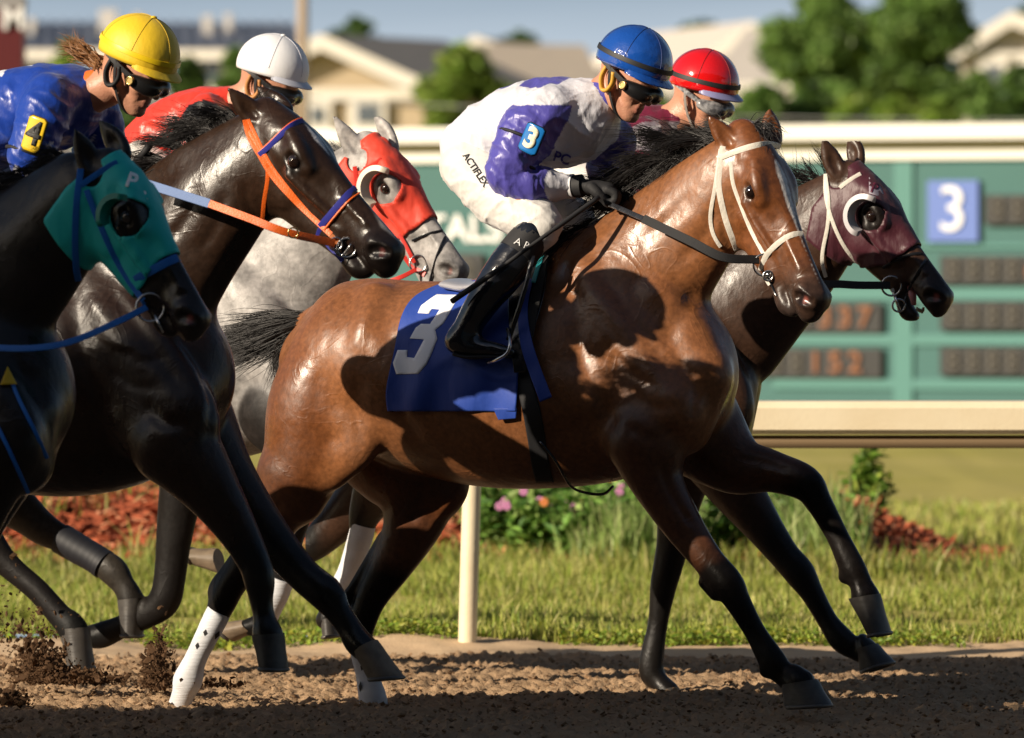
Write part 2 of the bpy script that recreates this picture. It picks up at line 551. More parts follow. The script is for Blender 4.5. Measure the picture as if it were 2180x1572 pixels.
# mulch on the flower bed
def mulch_mask(x, y):
    P = np.stack([x, y, 0 * x], 1)
    return (np.abs(y - 12.4) < 2.0 + .3 * vnoise(P * .9, 15)) & (x < 2.6 + .5 * vnoise(P, 16))
me = grid_mesh('mulch_bed', np.arange(-8, 2.7, .06), np.arange(10.3, 14.6, .06), lambda x, y: mound(x, y) + .012 - .08 * (~mulch_mask(x, y)) + .01 * fbm(np.stack([x, y, 0 * x], 1) * 11, 2, 44))
mm = mat('mulch', (.34, .095, .045), rough=.9, spec=.15, noise=(16, .7, (.20, .05, .028)), bump=(40, .8))
tag(link('mulch_bed', me, mm), 'red mulch', kind='structure')
n = 9000
x = rng.uniform(-3.4, 2.5, n); y = rng.uniform(10.4, 13.2, n); k = mulch_mask(x, y); x = x[k]; y = y[k]
z = mound(x, y) + .03; V = []; n = len(x)
a = rng.uniform(0, math.pi, n); ln = rng.uniform(.02, .055, n); wd = rng.uniform(.008, .018, n); tl = rng.normal(0, .4, (n, 2))
ca, sa = np.cos(a), np.sin(a)
q = []
for (i, j) in ((-1, -1), (1, -1), (1, 1), (-1, 1)):
    q.append(np.stack([x + ca * ln * i - sa * wd * j, y + sa * ln * i + ca * wd * j, z + tl[:, 0] * ln * i + tl[:, 1] * wd * j + .01], 1))
V = np.stack(q, 1).reshape(-1, 3); F = np.arange(len(V)).reshape(-1, 4)
me = mesh_np('mulch_chips', V, F, smooth=False)
cc = np.array([[.46, .12, .055], [.36, .09, .04], [.55, .24, .13], [.24, .06, .03]])[rng.integers(0, 4, n)] * rng.uniform(.7, 1.2, (n, 1))
set_col(me, 'tint', np.repeat(cc, 4, 0))
o = link('mulch_chips', me, mat('mulch_chip', attr='tint', rough=.85, spec=.2)); tag(o, kind='stuff')
o.modifiers.new('t', 'SOLIDIFY').thickness = .006

def blades(name, x, y, z, h, w, cols, m, lean=.35, kind='stuff', cat=None, parent=None, face=None):
    n = len(x); a = rng.uniform(0, 2 * math.pi, n)
    dx, dy = np.cos(a), np.sin(a)
    b = rng.uniform(0, 2 * math.pi, n); l = np.abs(rng.normal(0, lean, n)) * h
    lx, ly = np.cos(b) * l, np.sin(b) * l
    P = lambda s, f, g, hh: np.stack([x + s * dx * w * f + lx * g, y + s * dy * w * f + ly * g, z + hh * h], 1)
    V = np.stack([P(-1, 1, 0, 0), P(1, 1, 0, 0), P(1, .8, .35, .55), P(-1, .8, .35, .55), P(-1, .8, .35, .55), P(1, .8, .35, .55), P(.5, .2, 1, 1), P(-.5, .2, 1, 1)], 1).reshape(-1, 3)
    me = mesh_np(name, V, np.arange(len(V)).reshape(-1, 4))
    set_col(me, 'tint', np.repeat(cols, 8, 0))
    o = link(name, me, m, parent)
    if kind: tag(o, kind=kind)
    return o
def leafmat(name, tr=.35):
    if name in _M: return _M[name]
    m = mat(name, attr='tint', rough=.5, spec=.3)
    nt = m.node_tree; N = nt.nodes; L = nt.links; b = N['Principled BSDF']; out = N['Material Output']
    t = N.new('ShaderNodeBsdfTranslucent'); L.new(b.inputs['Base Color'].links[0].from_socket, t.inputs['Color'])
    mx = N.new('ShaderNodeMixShader'); mx.inputs[0].default_value = tr
    L.new(b.outputs[0], mx.inputs[1]); L.new(t.outputs[0], mx.inputs[2]); L.new(mx.outputs[0], out.inputs['Surface'])
    return m
GM = leafmat('grass_blade')
def gcol(n, pal, v=.3):
    return np.array(pal)[rng.integers(0, len(pal), n)] * rng.uniform(1 - v, 1 + v, (n, 1))
PG = [[.28, .31, .06], [.36, .37, .09], [.20, .28, .04], [.50, .46, .17], [.32, .36, .07]]
n = 82000
x = rng.uniform(-3.2, 3.6, n); y = 4.16 + 6.7 * rng.uniform(0, 1, n) ** 1.25
P = np.stack([x, y, 0 * x], 1); dn = vnoise(P * 1.6, 41) + .5 * vnoise(P * 5, 42)
k = (dn > -.55) & ((y > 4.4) | (dn > .0)); x, y, dn = x[k], y[k], dn[k]
hh = np.clip(.055 + .03 * dn + .03 * np.clip((y - 6.5) / 3, 0, 1), .02, .2) * rng.uniform(.6, 1.4, len(x))
zz = np.where(y < 4.7, lip(x, y), lawn(x, y)) - .01
c = gcol(len(x), PG); c *= (1 + .25 * dn)[:, None]
blades('grass', x, y, zz, hh, .0045, c, GM, .45)
# low clover at the verge edge
n = 9000
x = rng.uniform(-3.2, 3.6, n); y = 4.05 + np.abs(rng.normal(0, .22, n)); P = np.stack([x, y, 0 * x], 1)
k = vnoise(P * 2.5, 51) + .3 > (y - 4.05) * .5 ; x, y = x[k], y[k]; n = len(x)
z = np.where(y < 4.7, lip(x, y), lawn(x, y)) + rng.uniform(.0, .06, n); a = rng.uniform(0, 6.28, n); r = rng.uniform(.008, .018, n)
def leaves(name, C, r, cols, m, parent=None, kind='stuff', ax=None, asp=.6):
    n = len(C); d = rng.normal(0, 1, (n, 3)); d[:, 2] = np.abs(d[:, 2]) * .6
    d /= np.linalg.norm(d, axis=1)[:, None]
    nn = rng.normal(0, 1, (n, 3)); nn[:, 2] += 1.2
    e = np.cross(d, nn); e /= np.linalg.norm(e, axis=1)[:, None]; r = np.asarray(r)[:, None] if np.ndim(r) else r
    up = np.cross(e, d)
    V = np.stack([C - d * r, C + e * r * asp + up * r * .15, C + d * r, C - e * r * asp + up * r * .15], 1).reshape(-1, 3)
    me = mesh_np(name, V, np.arange(len(V)).reshape(-1, 4), smooth=False)
    set_col(me, 'tint', np.repeat(cols, 4, 0))
    o = link(name, me, m, parent)
    if kind: tag(o, kind=kind)
    return o
leaves('clover', np.stack([x, y, z], 1), r, gcol(n, [[.16, .26, .03], [.25, .34, .05], [.34, .36, .05]]), GM)
# taller tufts on the mulch and the field beyond
n = 26000
x = rng.uniform(-3.6, 4.2, n); y = 9.6 + 12 * rng.uniform(0, 1, n) ** 1.6; P = np.stack([x, y, 0 * x], 1)
on = mulch_mask(x, y); dn = vnoise(P * 1.1, 61) + .5 * vnoise(P * 4, 62)
k = (~on) | (dn > .25) | ((x < -1.75) & (dn > -.35)) | ((y < 10.8) & (dn > -.3)); x, y, dn, on = x[k], y[k], dn[k], on[k]; n = len(x)
hh = np.where(on | (y < 11.2), rng.uniform(.06, .2, n), rng.uniform(.04, .08, n)); hh = np.where((x < -1.75) & on, hh * 1.25, hh)
blades('grass', x, y, lawn(x, y) - .01, hh, .007, gcol(n, PG + [[.36, .36, .14]]) * np.where(y > 14, 1.15, .9)[:, None], GM, .5)

# ---------------------------------------------------------------- plants on the flower bed
LM = leafmat('plant_leaf', .3)
def plant(px, Y, h, w, label, n, pal, fl=None, r=.03, tall=0, name='flowering_plant', cat='plant', group='leafy plants on the mulch bed'):
    b = at(px, 1200, Y); bx = b[0]; bz = float(mound(np.array([bx]), np.array([Y]))[0])
    root = empty(name, (bx, Y, bz)); tag(root, label, cat, group)
    st = MB(); tips = []
    for i in range(9 + tall):
        a = rng.uniform(0, 6.28); rr = w * rng.uniform(.1, .9); hh = h * rng.uniform(.6, 1.0) if i < 9 else h * rng.uniform(1.2, 1.6)
        if i >= 9: rr *= .4
        p = [(bx, Y, bz - .02), (bx + rr * .3 * math.cos(a), Y + rr * .3 * math.sin(a), bz + hh * .5), (bx + rr * math.cos(a), Y + rr * math.sin(a), bz + hh)]
        st.tube(catmull(p, 4), [.005] * 9, 5); tips.append(p)
    st.build('stem', mat('plant_stem', (.10, .14, .03), rough=.6), root)
    T = rng.uniform(.15, 1, n) ** .8; idx = rng.integers(0, len(tips), n)
    tp = np.array(tips); P0, P1, P2 = tp[idx, 0], tp[idx, 1], tp[idx, 2]
    C = (1 - T)[:, None] ** 2 * P0 + (2 * T * (1 - T))[:, None] * P1 + (T ** 2)[:, None] * P2
    C = C + rng.normal(0, 1, (n, 3)) * np.array([w * .22, w * .22, h * .06])
    C[:, 2] = np.maximum(C[:, 2], bz + .01)
    leaves('foliage', C, rng.uniform(.6, 1.5, n) * r * 1.25, gcol(n, pal), LM, root, kind=None, asp=.42)
    if fl:
        for i in range(fl[0]):
            p = tips[rng.integers(0, len(tips))]; f = MB(); c = np.array(p[2]) + rng.normal(0, 1, 3) * np.array([w * .35, w * .35, .02]) + np.array([0, -.02, .03])
            for j in range(7):
                q = j / 7 * 6.28
                f.sphere(c + np.array([math.cos(q) * .014, -.004, math.sin(q) * .014]), (.009, .004, .009), 6)
            f.sphere(c, (.008, .008, .008), 6)
            f.build('flower', fl[1][i % len(fl[1])], root)
PINK = mat('pink_petal', (.55, .22, .42), rough=.6); ORG = mat('orange_petal', (.65, .22, .06), rough=.6)
PL = [[.08, .18, .035], [.14, .28, .045], [.20, .36, .07], [.30, .42, .12]]
for i, (px, Y, h, w, fl, what) in enumerate([
        (965, 12.3, .26, .20, 2, 'low green plant just left of the rail post'), (1062, 11.0, .36, .22, 3, 'leafy plant just right of the rail post'),
        (1122, 10.9, .38, .26, 6, 'pink flowering plant under the belly of the bay horse'), (1190, 11.2, .42, .26, 5, 'dark green plant with pink flowers under the bay girth'),
        (1250, 10.8, .36, .26, 5, 'spiky plant with pink and orange flowers'), (1320, 11.0, .40, .26, 8, 'pink and orange flowering plant by the bay foreleg'),
        (1390, 10.8, .34, .24, 6, 'flowering plant between the forelegs of the front horses'), (1500, 11.0, .32, .26, 1, 'green plant behind the planted foreleg'),
        (1580, 11.1, .30, .24, 0, 'broad leaved plant behind the brown foreleg'), (1650, 11.4, .36, .20, 0, 'yellow green plant left of the raised foreleg'),
        (1730, 11.2, .24, .22, 2, 'small red flecked plant behind the raised foreleg'), (1440, 11.3, .34, .24, 2, 'leafy plant right behind the crossing forelegs'), (1290, 11.6, .46, .28, 3, 'tall green clump behind the pink flowers'), (1155, 11.7, .48, .28, 2, 'tall leafy clump behind the post side flowers'), (1545, 11.6, .36, .26, 0, 'dark leafy clump between the forelegs'), (1000, 11.9, .38, .26, 0, 'green clump right behind the rail post'), (90, 12.3, .30, .3, 0, 'tall weedy plant at the left edge of the bed'),
        (250, 12.2, .34, .3, 0, 'bushy green plant behind the wrapped hind leg'), (330, 12.5, .30, .25, 0, 'green plant left of the dark foreleg')]):
    plant(px, Y, h, w, what, 760, PL, (fl, [PINK, PINK, PINK, ORG] if fl > 4 else [PINK]) if fl else None)
plant(1852, 12.5, .26, .13, 'upright leafy shrub on the right end of the mulch bed', 600, [[.12, .22, .03], [.20, .34, .05], [.34, .42, .08]], None, r=.03, tall=4, name='shrub', cat='shrub', group=None)

n = 2600
x = np.concatenate([rng.normal(c_, .10, n // 4) for c_ in (.50, .60, .66, 1.5)]); y = rng.normal(10.7, .16, len(x))
blades('tall_grass', x, y, lawn(x, y), rng.uniform(.16, .36, len(x)), .006, gcol(len(x), [[.30, .40, .12], [.42, .46, .20], [.22, .34, .08]]), GM, .3)
# loose clods lying on the track
n = 26000
x = rng.uniform(-2.2, 2.3, n); y = rng.uniform(-1.6, 3.6, n); r = .002 + .0085 * rng.uniform(0, 1, n) ** 3.5
z = clod_height(x, y) + r * .35
ico = np.array([(0, 0, 1), (.9, 0, .2), (.2, .9, .1), (-.8, .4, -.1), (-.5, -.8, .1), (.4, -.7, -.3), (0, .1, -1)])
fc = np.array([(0, 1, 2), (0, 2, 3), (0, 3, 4), (0, 4, 5), (0, 5, 1), (6, 2, 1), (6, 3, 2), (6, 4, 3), (6, 5, 4), (6, 1, 5)])
M3 = rng.normal(0, .3, (n, 3, 3)) + np.eye(3)
V = np.einsum('nij,kj->nki', M3, ico) * r[:, None, None] * np.array([1.2, 1.2, .8]) + np.stack([x, y, z], 1)[:, None, :]
F = fc[None] + (np.arange(n) * 7)[:, None, None]
me = mesh_np('loose_clods', V.reshape(-1, 3), F.reshape(-1, 3), smooth=False)
set_col(me, 'tint', np.repeat(gcol(n, [[.36, .24, .14], [.26, .165, .095], [.15, .09, .05]], .15), 7, 0))
tag(link('loose_clods', me, mat('clod_dry', attr='tint', rough=.95, spec=.1)), kind='stuff')

# ---------------------------------------------------------------- inner rail
rail = empty('running_rail', (0, 4.02, 0)); tag(rail, 'cream running rail on a round post along the inside of the dirt track', 'rail')
CREAM = mat('cream_rail', (.80, .70, .50), rough=.35, spec=.5, noise=(5, .5, (.70, .58, .38)), bump=(60, .1), coat=.3)
pr = [(-.02, .995), (.06, .99), (.085, .965), (.085, .88), (.06, .862), (-.05, .862), (-.072, .88), (-.075, .965), (-.055, .99)]
mb = MB(); V = []
for X in np.r_[-40, np.arange(-8, 8.1, .5), 40]:
    for (a, z) in pr: V.append((X, 4.02 + a, z))
nn = len(pr); F = []
for i in range(len(V) // nn - 1):
    for k in range(nn): F.append((i * nn + k, i * nn + (k + 1) % nn, (i + 1) * nn + (k + 1) % nn, (i + 1) * nn + k))
mb.add(V, F).build('rail_beam', CREAM, rail, sharp=30)
MB().box((0, 4.02, .832), (80, .05, .05)).build('rail_shade_strip', mat('rail_shade_brown', (.22, .15, .08), rough=.6), rail)  # shade on the underside of the rail, put in as a dark brown strip
for X in [-.165 + 2.62 * k for k in range(-6, 7)]:
    MB().tube([(X - .012, 4.00, -.05), (X, 4.01, .4), (X + .014, 4.02, .86)], [.037, .037, .036], 20).build('post', CREAM, rail, sharp=50)

# ---------------------------------------------------------------- text helper
def text_mesh(s, size, extrude=0.0, bold=0.0, font=None):
    c = bpy.data.curves.new('t', 'FONT'); c.body = s; c.size = size; c.extrude = extrude; c.offset = bold; c.align_x = 'CENTER'; c.align_y = 'CENTER'
    o = bpy.data.objects.new('t', c); COL.objects.link(o)
    dg = bpy.context.evaluated_depsgraph_get(); me = bpy.data.meshes.new_from_object(o.evaluated_get(dg))
    bpy.data.objects.remove(o); bpy.data.curves.remove(c)
    return me
def flat_text(name, s, size, M, m, parent, bold=0.0, extrude=.01):
    me = text_mesh(s, size, extrude, bold); me.transform(M); me.name = name
    return link(name, me, m, parent)

# ---------------------------------------------------------------- tote board
tb = empty('tote_board', at(1500, 900, 52)); tag(tb, 'teal tote board with white roof edge, number 3 sign and dim orange digits', 'scoreboard')
TEAL = mat('teal_panel', (.028, .115, .108), rough=.6, noise=(.8, .35, (.04, .145, .135))); TEALL = mat('teal_trim', (.06, .20, .18), rough=.5)
WHT = mat('board_white', (.80, .78, .72), rough=.5); SOF = mat('board_soffit', (.42, .38, .30), rough=.7)
BLK = mat('display_black', (.012, .013, .014), rough=.5); SGN = mat('sign_blue', (.10, .17, .48), rough=.5); WPT = mat('sign_white', (.80, .80, .80), rough=.5)
AMB = mat('amber_digit', (.20, .07, .02), rough=.5, emit=((1.0, .30, .08), .03)); DIM = mat('unlit_digit', (.055, .05, .04), rough=.6)
by = math.radians(22)
bo = at(1500, 600, 52); bu = np.array([math.cos(by), -math.sin(by), 0]); bn = np.array([-math.sin(by), -math.cos(by), 0])
def bp(px, py, off=0.0):
    """point on the front plane of the board seen at a pixel"""
    d = ray(px, py); o = bo + bn * off; t = ((o - CAM) @ bn) / (d @ bn); return CAM + d * t
def bbox_(name, x0, y0, x1, y1, th, off, m, parent=tb):
    a = bp((x0 + x1) / 2, (y0 + y1) / 2); w = abs((bp(x1, 600) - bp(x0, 600)) @ bu); s = abs((bp((x0 + x1) / 2, y1) - bp((x0 + x1) / 2, y0))[2])
    R = np.stack([bu, bn, np.array([0, 0, 1.0])], 1)
    return MB().box(a + bn * (off - th / 2), (w, th, s), R).build(name, m, parent, smooth=False)
bbox_('panel', 640, 338, 2620, 905, .6, 0, TEAL)
bbox_('roof_edge', 615, 268, 2650, 300, .9, .28, WHT); bbox_('soffit', 625, 300, 2640, 318, .7, .10, SOF); bbox_('fascia', 635, 318, 2630, 342, .7, .06, WHT)
for y0, y1 in ((520, 528), (612, 640), (712, 736), (808, 830)):
    bbox_('trim', 1640, y0, 2600, y1, .05, .03, TEALL)
bbox_('trim', 1905, 345, 1945, 900, .05, .035, TEALL)
for (x, y, s, c) in [((1978), 382, '3', None)]:
    bbox_('number_sign', 1978, 385, 2086, 515, .05, .06, SGN)
def on_board(x, y, off):
    p = bp(x, y); p = p + bn * off
    return Matrix(((bu[0], 0, bn[0], p[0]), (bu[1], 0, bn[1], p[1]), (0, 1, 0, p[2]), (0, 0, 0, 1)))
flat_text('number', '3', .66, on_board(2032, 450, .075), WPT, tb, bold=.0)
flat_text('lettering', 'TOTALS', .40, on_board(935, 490, .02), WPT, tb, bold=.008)
def display(x0, y0, x1, y1, txt, k0, wd=26):
    bbox_('display', x0, y0, x1, y1, .05, .07, BLK)
    nchar = int((x1 - x0 - 12) / 42)
    for i in range(nchar):
        lit = i >= nchar - len(txt); ch = txt[i - (nchar - len(txt))] if lit else '8'
        flat_text('digit', ch, (y1 - y0) / 205 * 1.0, on_board(x0 + 30 + i * 42, (y0 + y1) / 2, .09), AMB if lit else DIM, tb, bold=.006)
display(2100, 415, 2400, 478, '959', 3); display(2005, 545, 2400, 605, '64   ', 0); display(2005, 643, 2400, 703, '13', 0); display(2005, 740, 2400, 800, '    8', 0)
display(1648, 646, 1880, 708, '337', 3); display(1628, 742, 1880, 804, '152', 3); display(965, 540, 1032, 640, '', 0)
for x in (760, 1300, 1900, 2500):
    a = bp(x, 905); MB().box((a[0], a[1] + .3, .2), (.25, .25, .7)).build('footing', WHT, tb, smooth=False)

# ---------------------------------------------------------------- far houses
def house(label, Y, quadpts, group='houses far behind the track'):
    root = empty('house', at(quadpts[0], 600, Y) * np.array([1, 1, 0])); tag(root, label, 'house', group); return root
def pxm(px, py, Y): return at(px, py, Y)
def gable(root, Y, xl, xa, xr, ya, ye, depth, wall, roofm, trim, skew=0.0, name='roof'):
    """gable end facing the camera; pixels: left eave, apex, right eave; apex y, eave y"""
    L, A_, R_ = at(xl, ye, Y), at(xa, ya, Y), at(xr, ye, Y); d = np.array([skew * depth, depth, 0])
    g = [np.array([L[0], Y, 0]), np.array([R_[0], Y, 0]), R_, A_, L]
    V = g + [p + d for p in g]
    MB().add(V, [(0, 1, 2, 3, 4), (9, 8, 7, 6, 5), (0, 5, 6, 1), (1, 6, 7, 2), (4, 9, 5, 0)]).build('wall', wall, root, smooth=False)
    o = .5; dn = np.array([0, o, 0]); e = (R_ - A_); e = e / np.linalg.norm(e) * .6; f = (L - A_); f = f / np.linalg.norm(f) * .6; t = np.array([0, 0, .28])
    for (a, b) in ((A_, R_ + e), (A_, L + f)):
        vs = [a - dn, b - dn, b + d + dn, a + d + dn]; V = [v + t * .3 for v in vs] + [v + t for v in vs]
        MB().add(V, [(0, 1, 2, 3), (4, 7, 6, 5), (0, 4, 5, 1), (1, 5, 6, 2), (2, 6, 7, 3), (3, 7, 4, 0)]).build(name, roofm, root, smooth=False)
        vs = [a - dn * 1.1, b - dn * 1.1]; q = np.array([0, 0, .55])
        V = [vs[0] + t * 1.05, vs[1] + t * 1.05, vs[1] + t * 1.05 - q, vs[0] + t * 1.05 - q]; V = V + [v - np.array([0, .15, 0]) for v in V]
        MB().add(V, [(0, 1, 2, 3), (4, 7, 6, 5), (0, 4, 5, 1), (1, 5, 6, 2), (2, 6, 7, 3), (3, 7, 4, 0)]).build('trim', trim, root, smooth=False)
def pane(root, Y, x0, y0, x1, y1, m, name='window', th=.12, frame=None):
    a, b = at(x0, y0, Y), at(x1, y1, Y)
    if frame:
        fo = MB().box(((a[0] + b[0]) / 2, Y - .05, (a[2] + b[2]) / 2), (b[0] - a[0] + .5, .1, a[2] - b[2] + .5)).build(name, frame, root, smooth=False)
        w = (b[0] - a[0]) / 2 - .08
        for s in (-1, 1):
            MB().box(((a[0] + b[0]) / 2 + s * (w / 2 + .05), Y - .13, (a[2] + b[2]) / 2), (w, .08, a[2] - b[2])).build('pane', m, fo, smooth=False)
    else:
        MB().box(((a[0] + b[0]) / 2, Y - .05, (a[2] + b[2]) / 2), (b[0] - a[0], th, a[2] - b[2])).build(name, m, root, smooth=False)
TAN = mat('tan_siding', (.50, .40, .27), rough=.8, bump=(3, .2, (.1, .1, 6))); TAN2 = mat('pale_siding', (.55, .50, .42), rough=.8)
RG = mat('grey_shingle', (.20, .19, .18), rough=.9, noise=(2, .5, (.26, .24, .22))); RT = mat('tan_shingle', (.36, .31, .25), rough=.9, noise=(2, .5, (.30, .26, .22)))
RB = mat('slate_roof', (.10, .12, .17), rough=.6, bump=(1.2, .6, (6, .1, .1))); RP = mat('pale_shingle', (.50, .46, .41), rough=.9)
TRM = mat('white_trim', (.80, .76, .68), rough=.6); GLS = mat('window_glass', (.12, .15, .19), rough=.15, spec=.8); GW = mat('grey_wall', (.30, .31, .34), rough=.8)
h1 = house('tan gabled house with white trim and two white framed windows', 225, (680,))
gable(h1, 225, 470, 684, 902, 92, 190, 5.5, TAN, RG, TRM, skew=.75)
pane(h1, 224.8, 480, 190, 902, 212, TRM, 'trim'); pane(h1, 224.8, 660, 228, 690, 262, GLS, frame=TRM); pane(h1, 224.8, 758, 222, 806, 262, GLS, frame=TRM); pane(h1, 224.8, 560, 228, 600, 262, GLS, frame=TRM)
h2 = house('long building with blue grey metal roof at the left', 265, (300,))
a, b = at(20, 48, 275), at(620, 50, 275); c, d = at(640, 108, 262), at(10, 112, 262)
V = [a, b, c, d]; V = [v for v in V] + [v - np.array([0, 0, .5]) for v in V]
MB().add(V, [(3, 2, 1, 0), (4, 5, 6, 7), (0, 1, 5, 4), (1, 2, 6, 5), (2, 3, 7, 6), (3, 0, 4, 7)]).build('roof', RB, h2, smooth=False)
for i in range(22):
    s = i / 21; p = a + (b - a) * s; q = d + (c - d) * (s); mid = np.array([0, -.05, .12])
    MB().tube([p + mid, q + mid], [.07, .07], 4).build('roof_seam', mat('roof_seam', (.17, .19, .24), rough=.5), h2, smooth=False)
MB().box(((c[0] + d[0]) / 2, 268, (c[2]) / 2 - .5), (c[0] - d[0] - 1, 10, c[2] - .6)).build('wall', GW, h2, smooth=False)
pane(h2, 262, 5, 106, 640, 128, TRM, 'gutter'); pane(h2, 262.6, 400, 138, 470, 200, GLS, frame=TRM); pane(h2, 262.6, 60, 138, 130, 200, GLS, frame=TRM)
for i, (x0, x1, y0, y1) in enumerate(((212, 250, 22, 60), (60, 76, 40, 58), (286, 302, 30, 50), (432, 452, 34, 52), (478, 494, 30, 52))):
    p, q = at(x0, y0, 270), at(x1, y1 + 30, 270)
    MB().box(((p[0] + q[0]) / 2, 270, (p[2] + q[2]) / 2), (q[0] - p[0], 1, p[2] - q[2])).build('vent', mat('vent_pale', (.55, .52, .48), rough=.6), h2, smooth=False)
h3 = house('low house with tan shingle roof right of the bright tree', 240, (1150,))
gable(h3, 240, 860, 1010, 1290, 94, 200, 10, TAN2, RT, TRM, skew=.2)
a, b = at(1015, 93, 238), at(1245, 96, 238); c, d = at(1300, 205, 232), at(960, 205, 232); V = [a, b, c, d]; V = V + [v - np.array([0, 0, .3]) for v in V]
MB().add(V, [(3, 2, 1, 0), (4, 5, 6, 7), (0, 1, 5, 4), (1, 2, 6, 5), (2, 3, 7, 6), (3, 0, 4, 7)]).build('roof', RT, h3, smooth=False)
pane(h3, 231, 960, 200, 1300, 214, TRM, 'gutter')
h4 = house('house with broad pale roof left of the largest tree', 250, (1580,))
gable(h4, 250, 1440, 1600, 1790, 62, 178, 12, TAN2, RP, TRM, skew=-.3)
a, b = at(1590, 60, 249), at(1660, 62, 249); c, d = at(1670, 178, 244), at(1500, 178, 244); V = [a, b, c, d]; V = V + [v - np.array([0, 0, .3]) for v in V]
MB().add(V, [(3, 2, 1, 0), (4, 5, 6, 7), (0, 1, 5, 4), (1, 2, 6, 5), (2, 3, 7, 6), (3, 0, 4, 7)]).build('roof', RP, h4, smooth=False)
pane(h4, 243, 1500, 176, 1700, 190, TRM, 'gutter'); pane(h4, 243.5, 1590, 210, 1640, 250, GLS, frame=TRM)
h6 = house('grey roofed house between the low house and the pale roof', 262, (1380,))
gable(h6, 262, 1180, 1330, 1560, 100, 190, 12, TAN2, RT, TRM, skew=.3)
h5 = house('grey roofed house at the far right edge', 245, (2140,))
gable(h5, 245, 2040, 2150, 2330, 42, 110, 12, TAN2, RG, TRM, skew=.3)
pane(h5, 244.8, 2060, 110, 2320, 124, TRM, 'trim'); pane(h5, 244.8, 2095, 140, 2130, 180, GLS, frame=TRM); pane(h5, 244.8, 2180, 140, 2220, 180, GLS, frame=TRM)

# ---------------------------------------------------------------- trees
def tree(x0, x1, y0, Y, label, pal, n=2600, name='tree', cat='tree', group='trees around the far houses', dens=1.0, ybot=None, leaf=.16):
    S = FPX / (Y - CAM[1]); c = at((x0 + x1) / 2, y0, Y); w = (x1 - x0) / S / 2; top = c[2]
    zb = (1.46 + (600 - ybot) / S) if ybot else 1.2
    root = empty(name, (c[0], Y, 0)); tag(root, label, cat, group)
    t = MB(); t.tube([(c[0], Y, -.2), (c[0] + .1, Y, top * .3), (c[0] - .05, Y, top * .6), (c[0], Y, top * .85)], [.05 * w + .05, .04 * w + .04, .025 * w + .03, .02], 8)
    for i in range(8):
        a = rng.uniform(0, 6.28); hh = top * rng.uniform(.3, .6); r = w * rng.uniform(.4, .8)
        t.tube([(c[0], Y, hh), (c[0] + r * .5 * math.cos(a), Y + r * .5 * math.sin(a), hh + top * .12), (c[0] + r * math.cos(a), Y + r * math.sin(a), hh + top * .25)], [.02 * w + .03, .014 * w + .02, .01], 6)
    t.build('trunk', mat('bark', (.12, .09, .065), rough=.9, bump=(6, .6)), root)
    n = int(n * 1.9); m = int((34 + w * 3) * dens); cl = []
    H = top - zb
    for i in range(m):
        zz = rng.uniform(0, 1); prof = math.sin(math.pi * min(1, zz * .8 + .18)) ** .6
        a = rng.uniform(0, 6.28); r = w * prof * rng.uniform(.25, .95)
        s = min(w, H) * rng.uniform(.22, .46)
        cl.append((c[0] + r * math.cos(a), Y + r * math.sin(a) * .8, zb + zz * (H - s), s))
    cl.append((c[0], Y, top - min(w, H) * .28, min(w, H) * .28)); cl = np.array(cl)
    id_ = rng.integers(0, len(cl), n); d = rng.normal(0, 1, (n, 3)); d /= np.linalg.norm(d, axis=1)[:, None]
    C = cl[id_, :3] + d * cl[id_, 3:4] * rng.uniform(.5, 1.05, (n, 1)) * np.array([1.15, 1.15, .85])
    col = gcol(n, pal, .25) * rng.uniform(.75, 1.25, len(cl))[id_][:, None]
    leaves('crown', C, rng.uniform(.6, 1.3, n) * leaf * max(1, w / 2.2) ** .7, col, LM, root, kind=None, asp=.6)
DK = [[.05, .10, .025], [.075, .14, .03], [.10, .17, .04]]; MD = [[.11, .20, .045], [.15, .26, .06], [.20, .31, .08]]; BR = [[.16, .27, .04], [.22, .33, .05], [.28, .36, .08]]
TR = [(1740, 1980, 14, 200, 'green tree standing behind the gap of the tallest pair', MD, 6000, 230), (896, 1074, 88, 190, 'bright green slender tree right of the tan gabled house', BR, 3600, 300), (556, 700, 62, 300, 'dark tree behind the tan house, left of the pole', DK, 1800, 200), (690, 830, 32, 310, 'dark round tree behind the ridge of the tan house', DK, 2600, 200),
      (1030, 1175, 62, 330, 'dark tree top above the tan shingle roof', DK, 1600, 200), (1395, 1590, 38, 320, 'dark wide tree above the roofs left of the largest tree', DK, 2200, 200), (1640, 1860, -40, 185, 'large green tree, left half of the tallest pair', MD, 6000, 230),
      (1830, 2085, -70, 190, 'largest green tree at the upper right', MD, 7000, 230), (2120, 2260, 4, 320, 'dark tree beyond the far right house', DK, 1800, 200), (462, 545, 100, 180, 'green tree behind the white helmet', MD, 1600, 300),
      (90, 200, 88, 175, 'small olive tree behind the blue silks', BR, 1400, 300), (215, 330, 190, 150, 'dark green bush between the yellow and white helmets', DK, 2200, 420), (330, 470, 120, 160, 'green bush left of the white helmet', DK, 2200, 420)]
for t in TR: tree(t[0], t[1], t[2], t[3], t[4], t[5], t[6], ybot=t[7])
SH = [(1560, 1690, 178, 'round dark shrub left of the row behind the tote board', MD), (1670, 1790, 168, 'green shrub above the ear of the bay horse', DK), (1770, 1870, 200, 'low yellow green shrub in the row behind the tote board', BR), (1850, 1960, 205, 'sparse olive shrub with pale gaps', BR),
      (1940, 2050, 212, 'bright yellow green shrub in the row behind the tote board', BR), (2030, 2140, 150, 'tall dark shrub near the right edge', MD), (2110, 2240, 138, 'dark green shrub at the right edge', DK), (1290, 1440, 180, 'shrub hidden by the blue helmet', MD), (1040, 1130, 205, 'small shrub right of the bright tree', DK)]
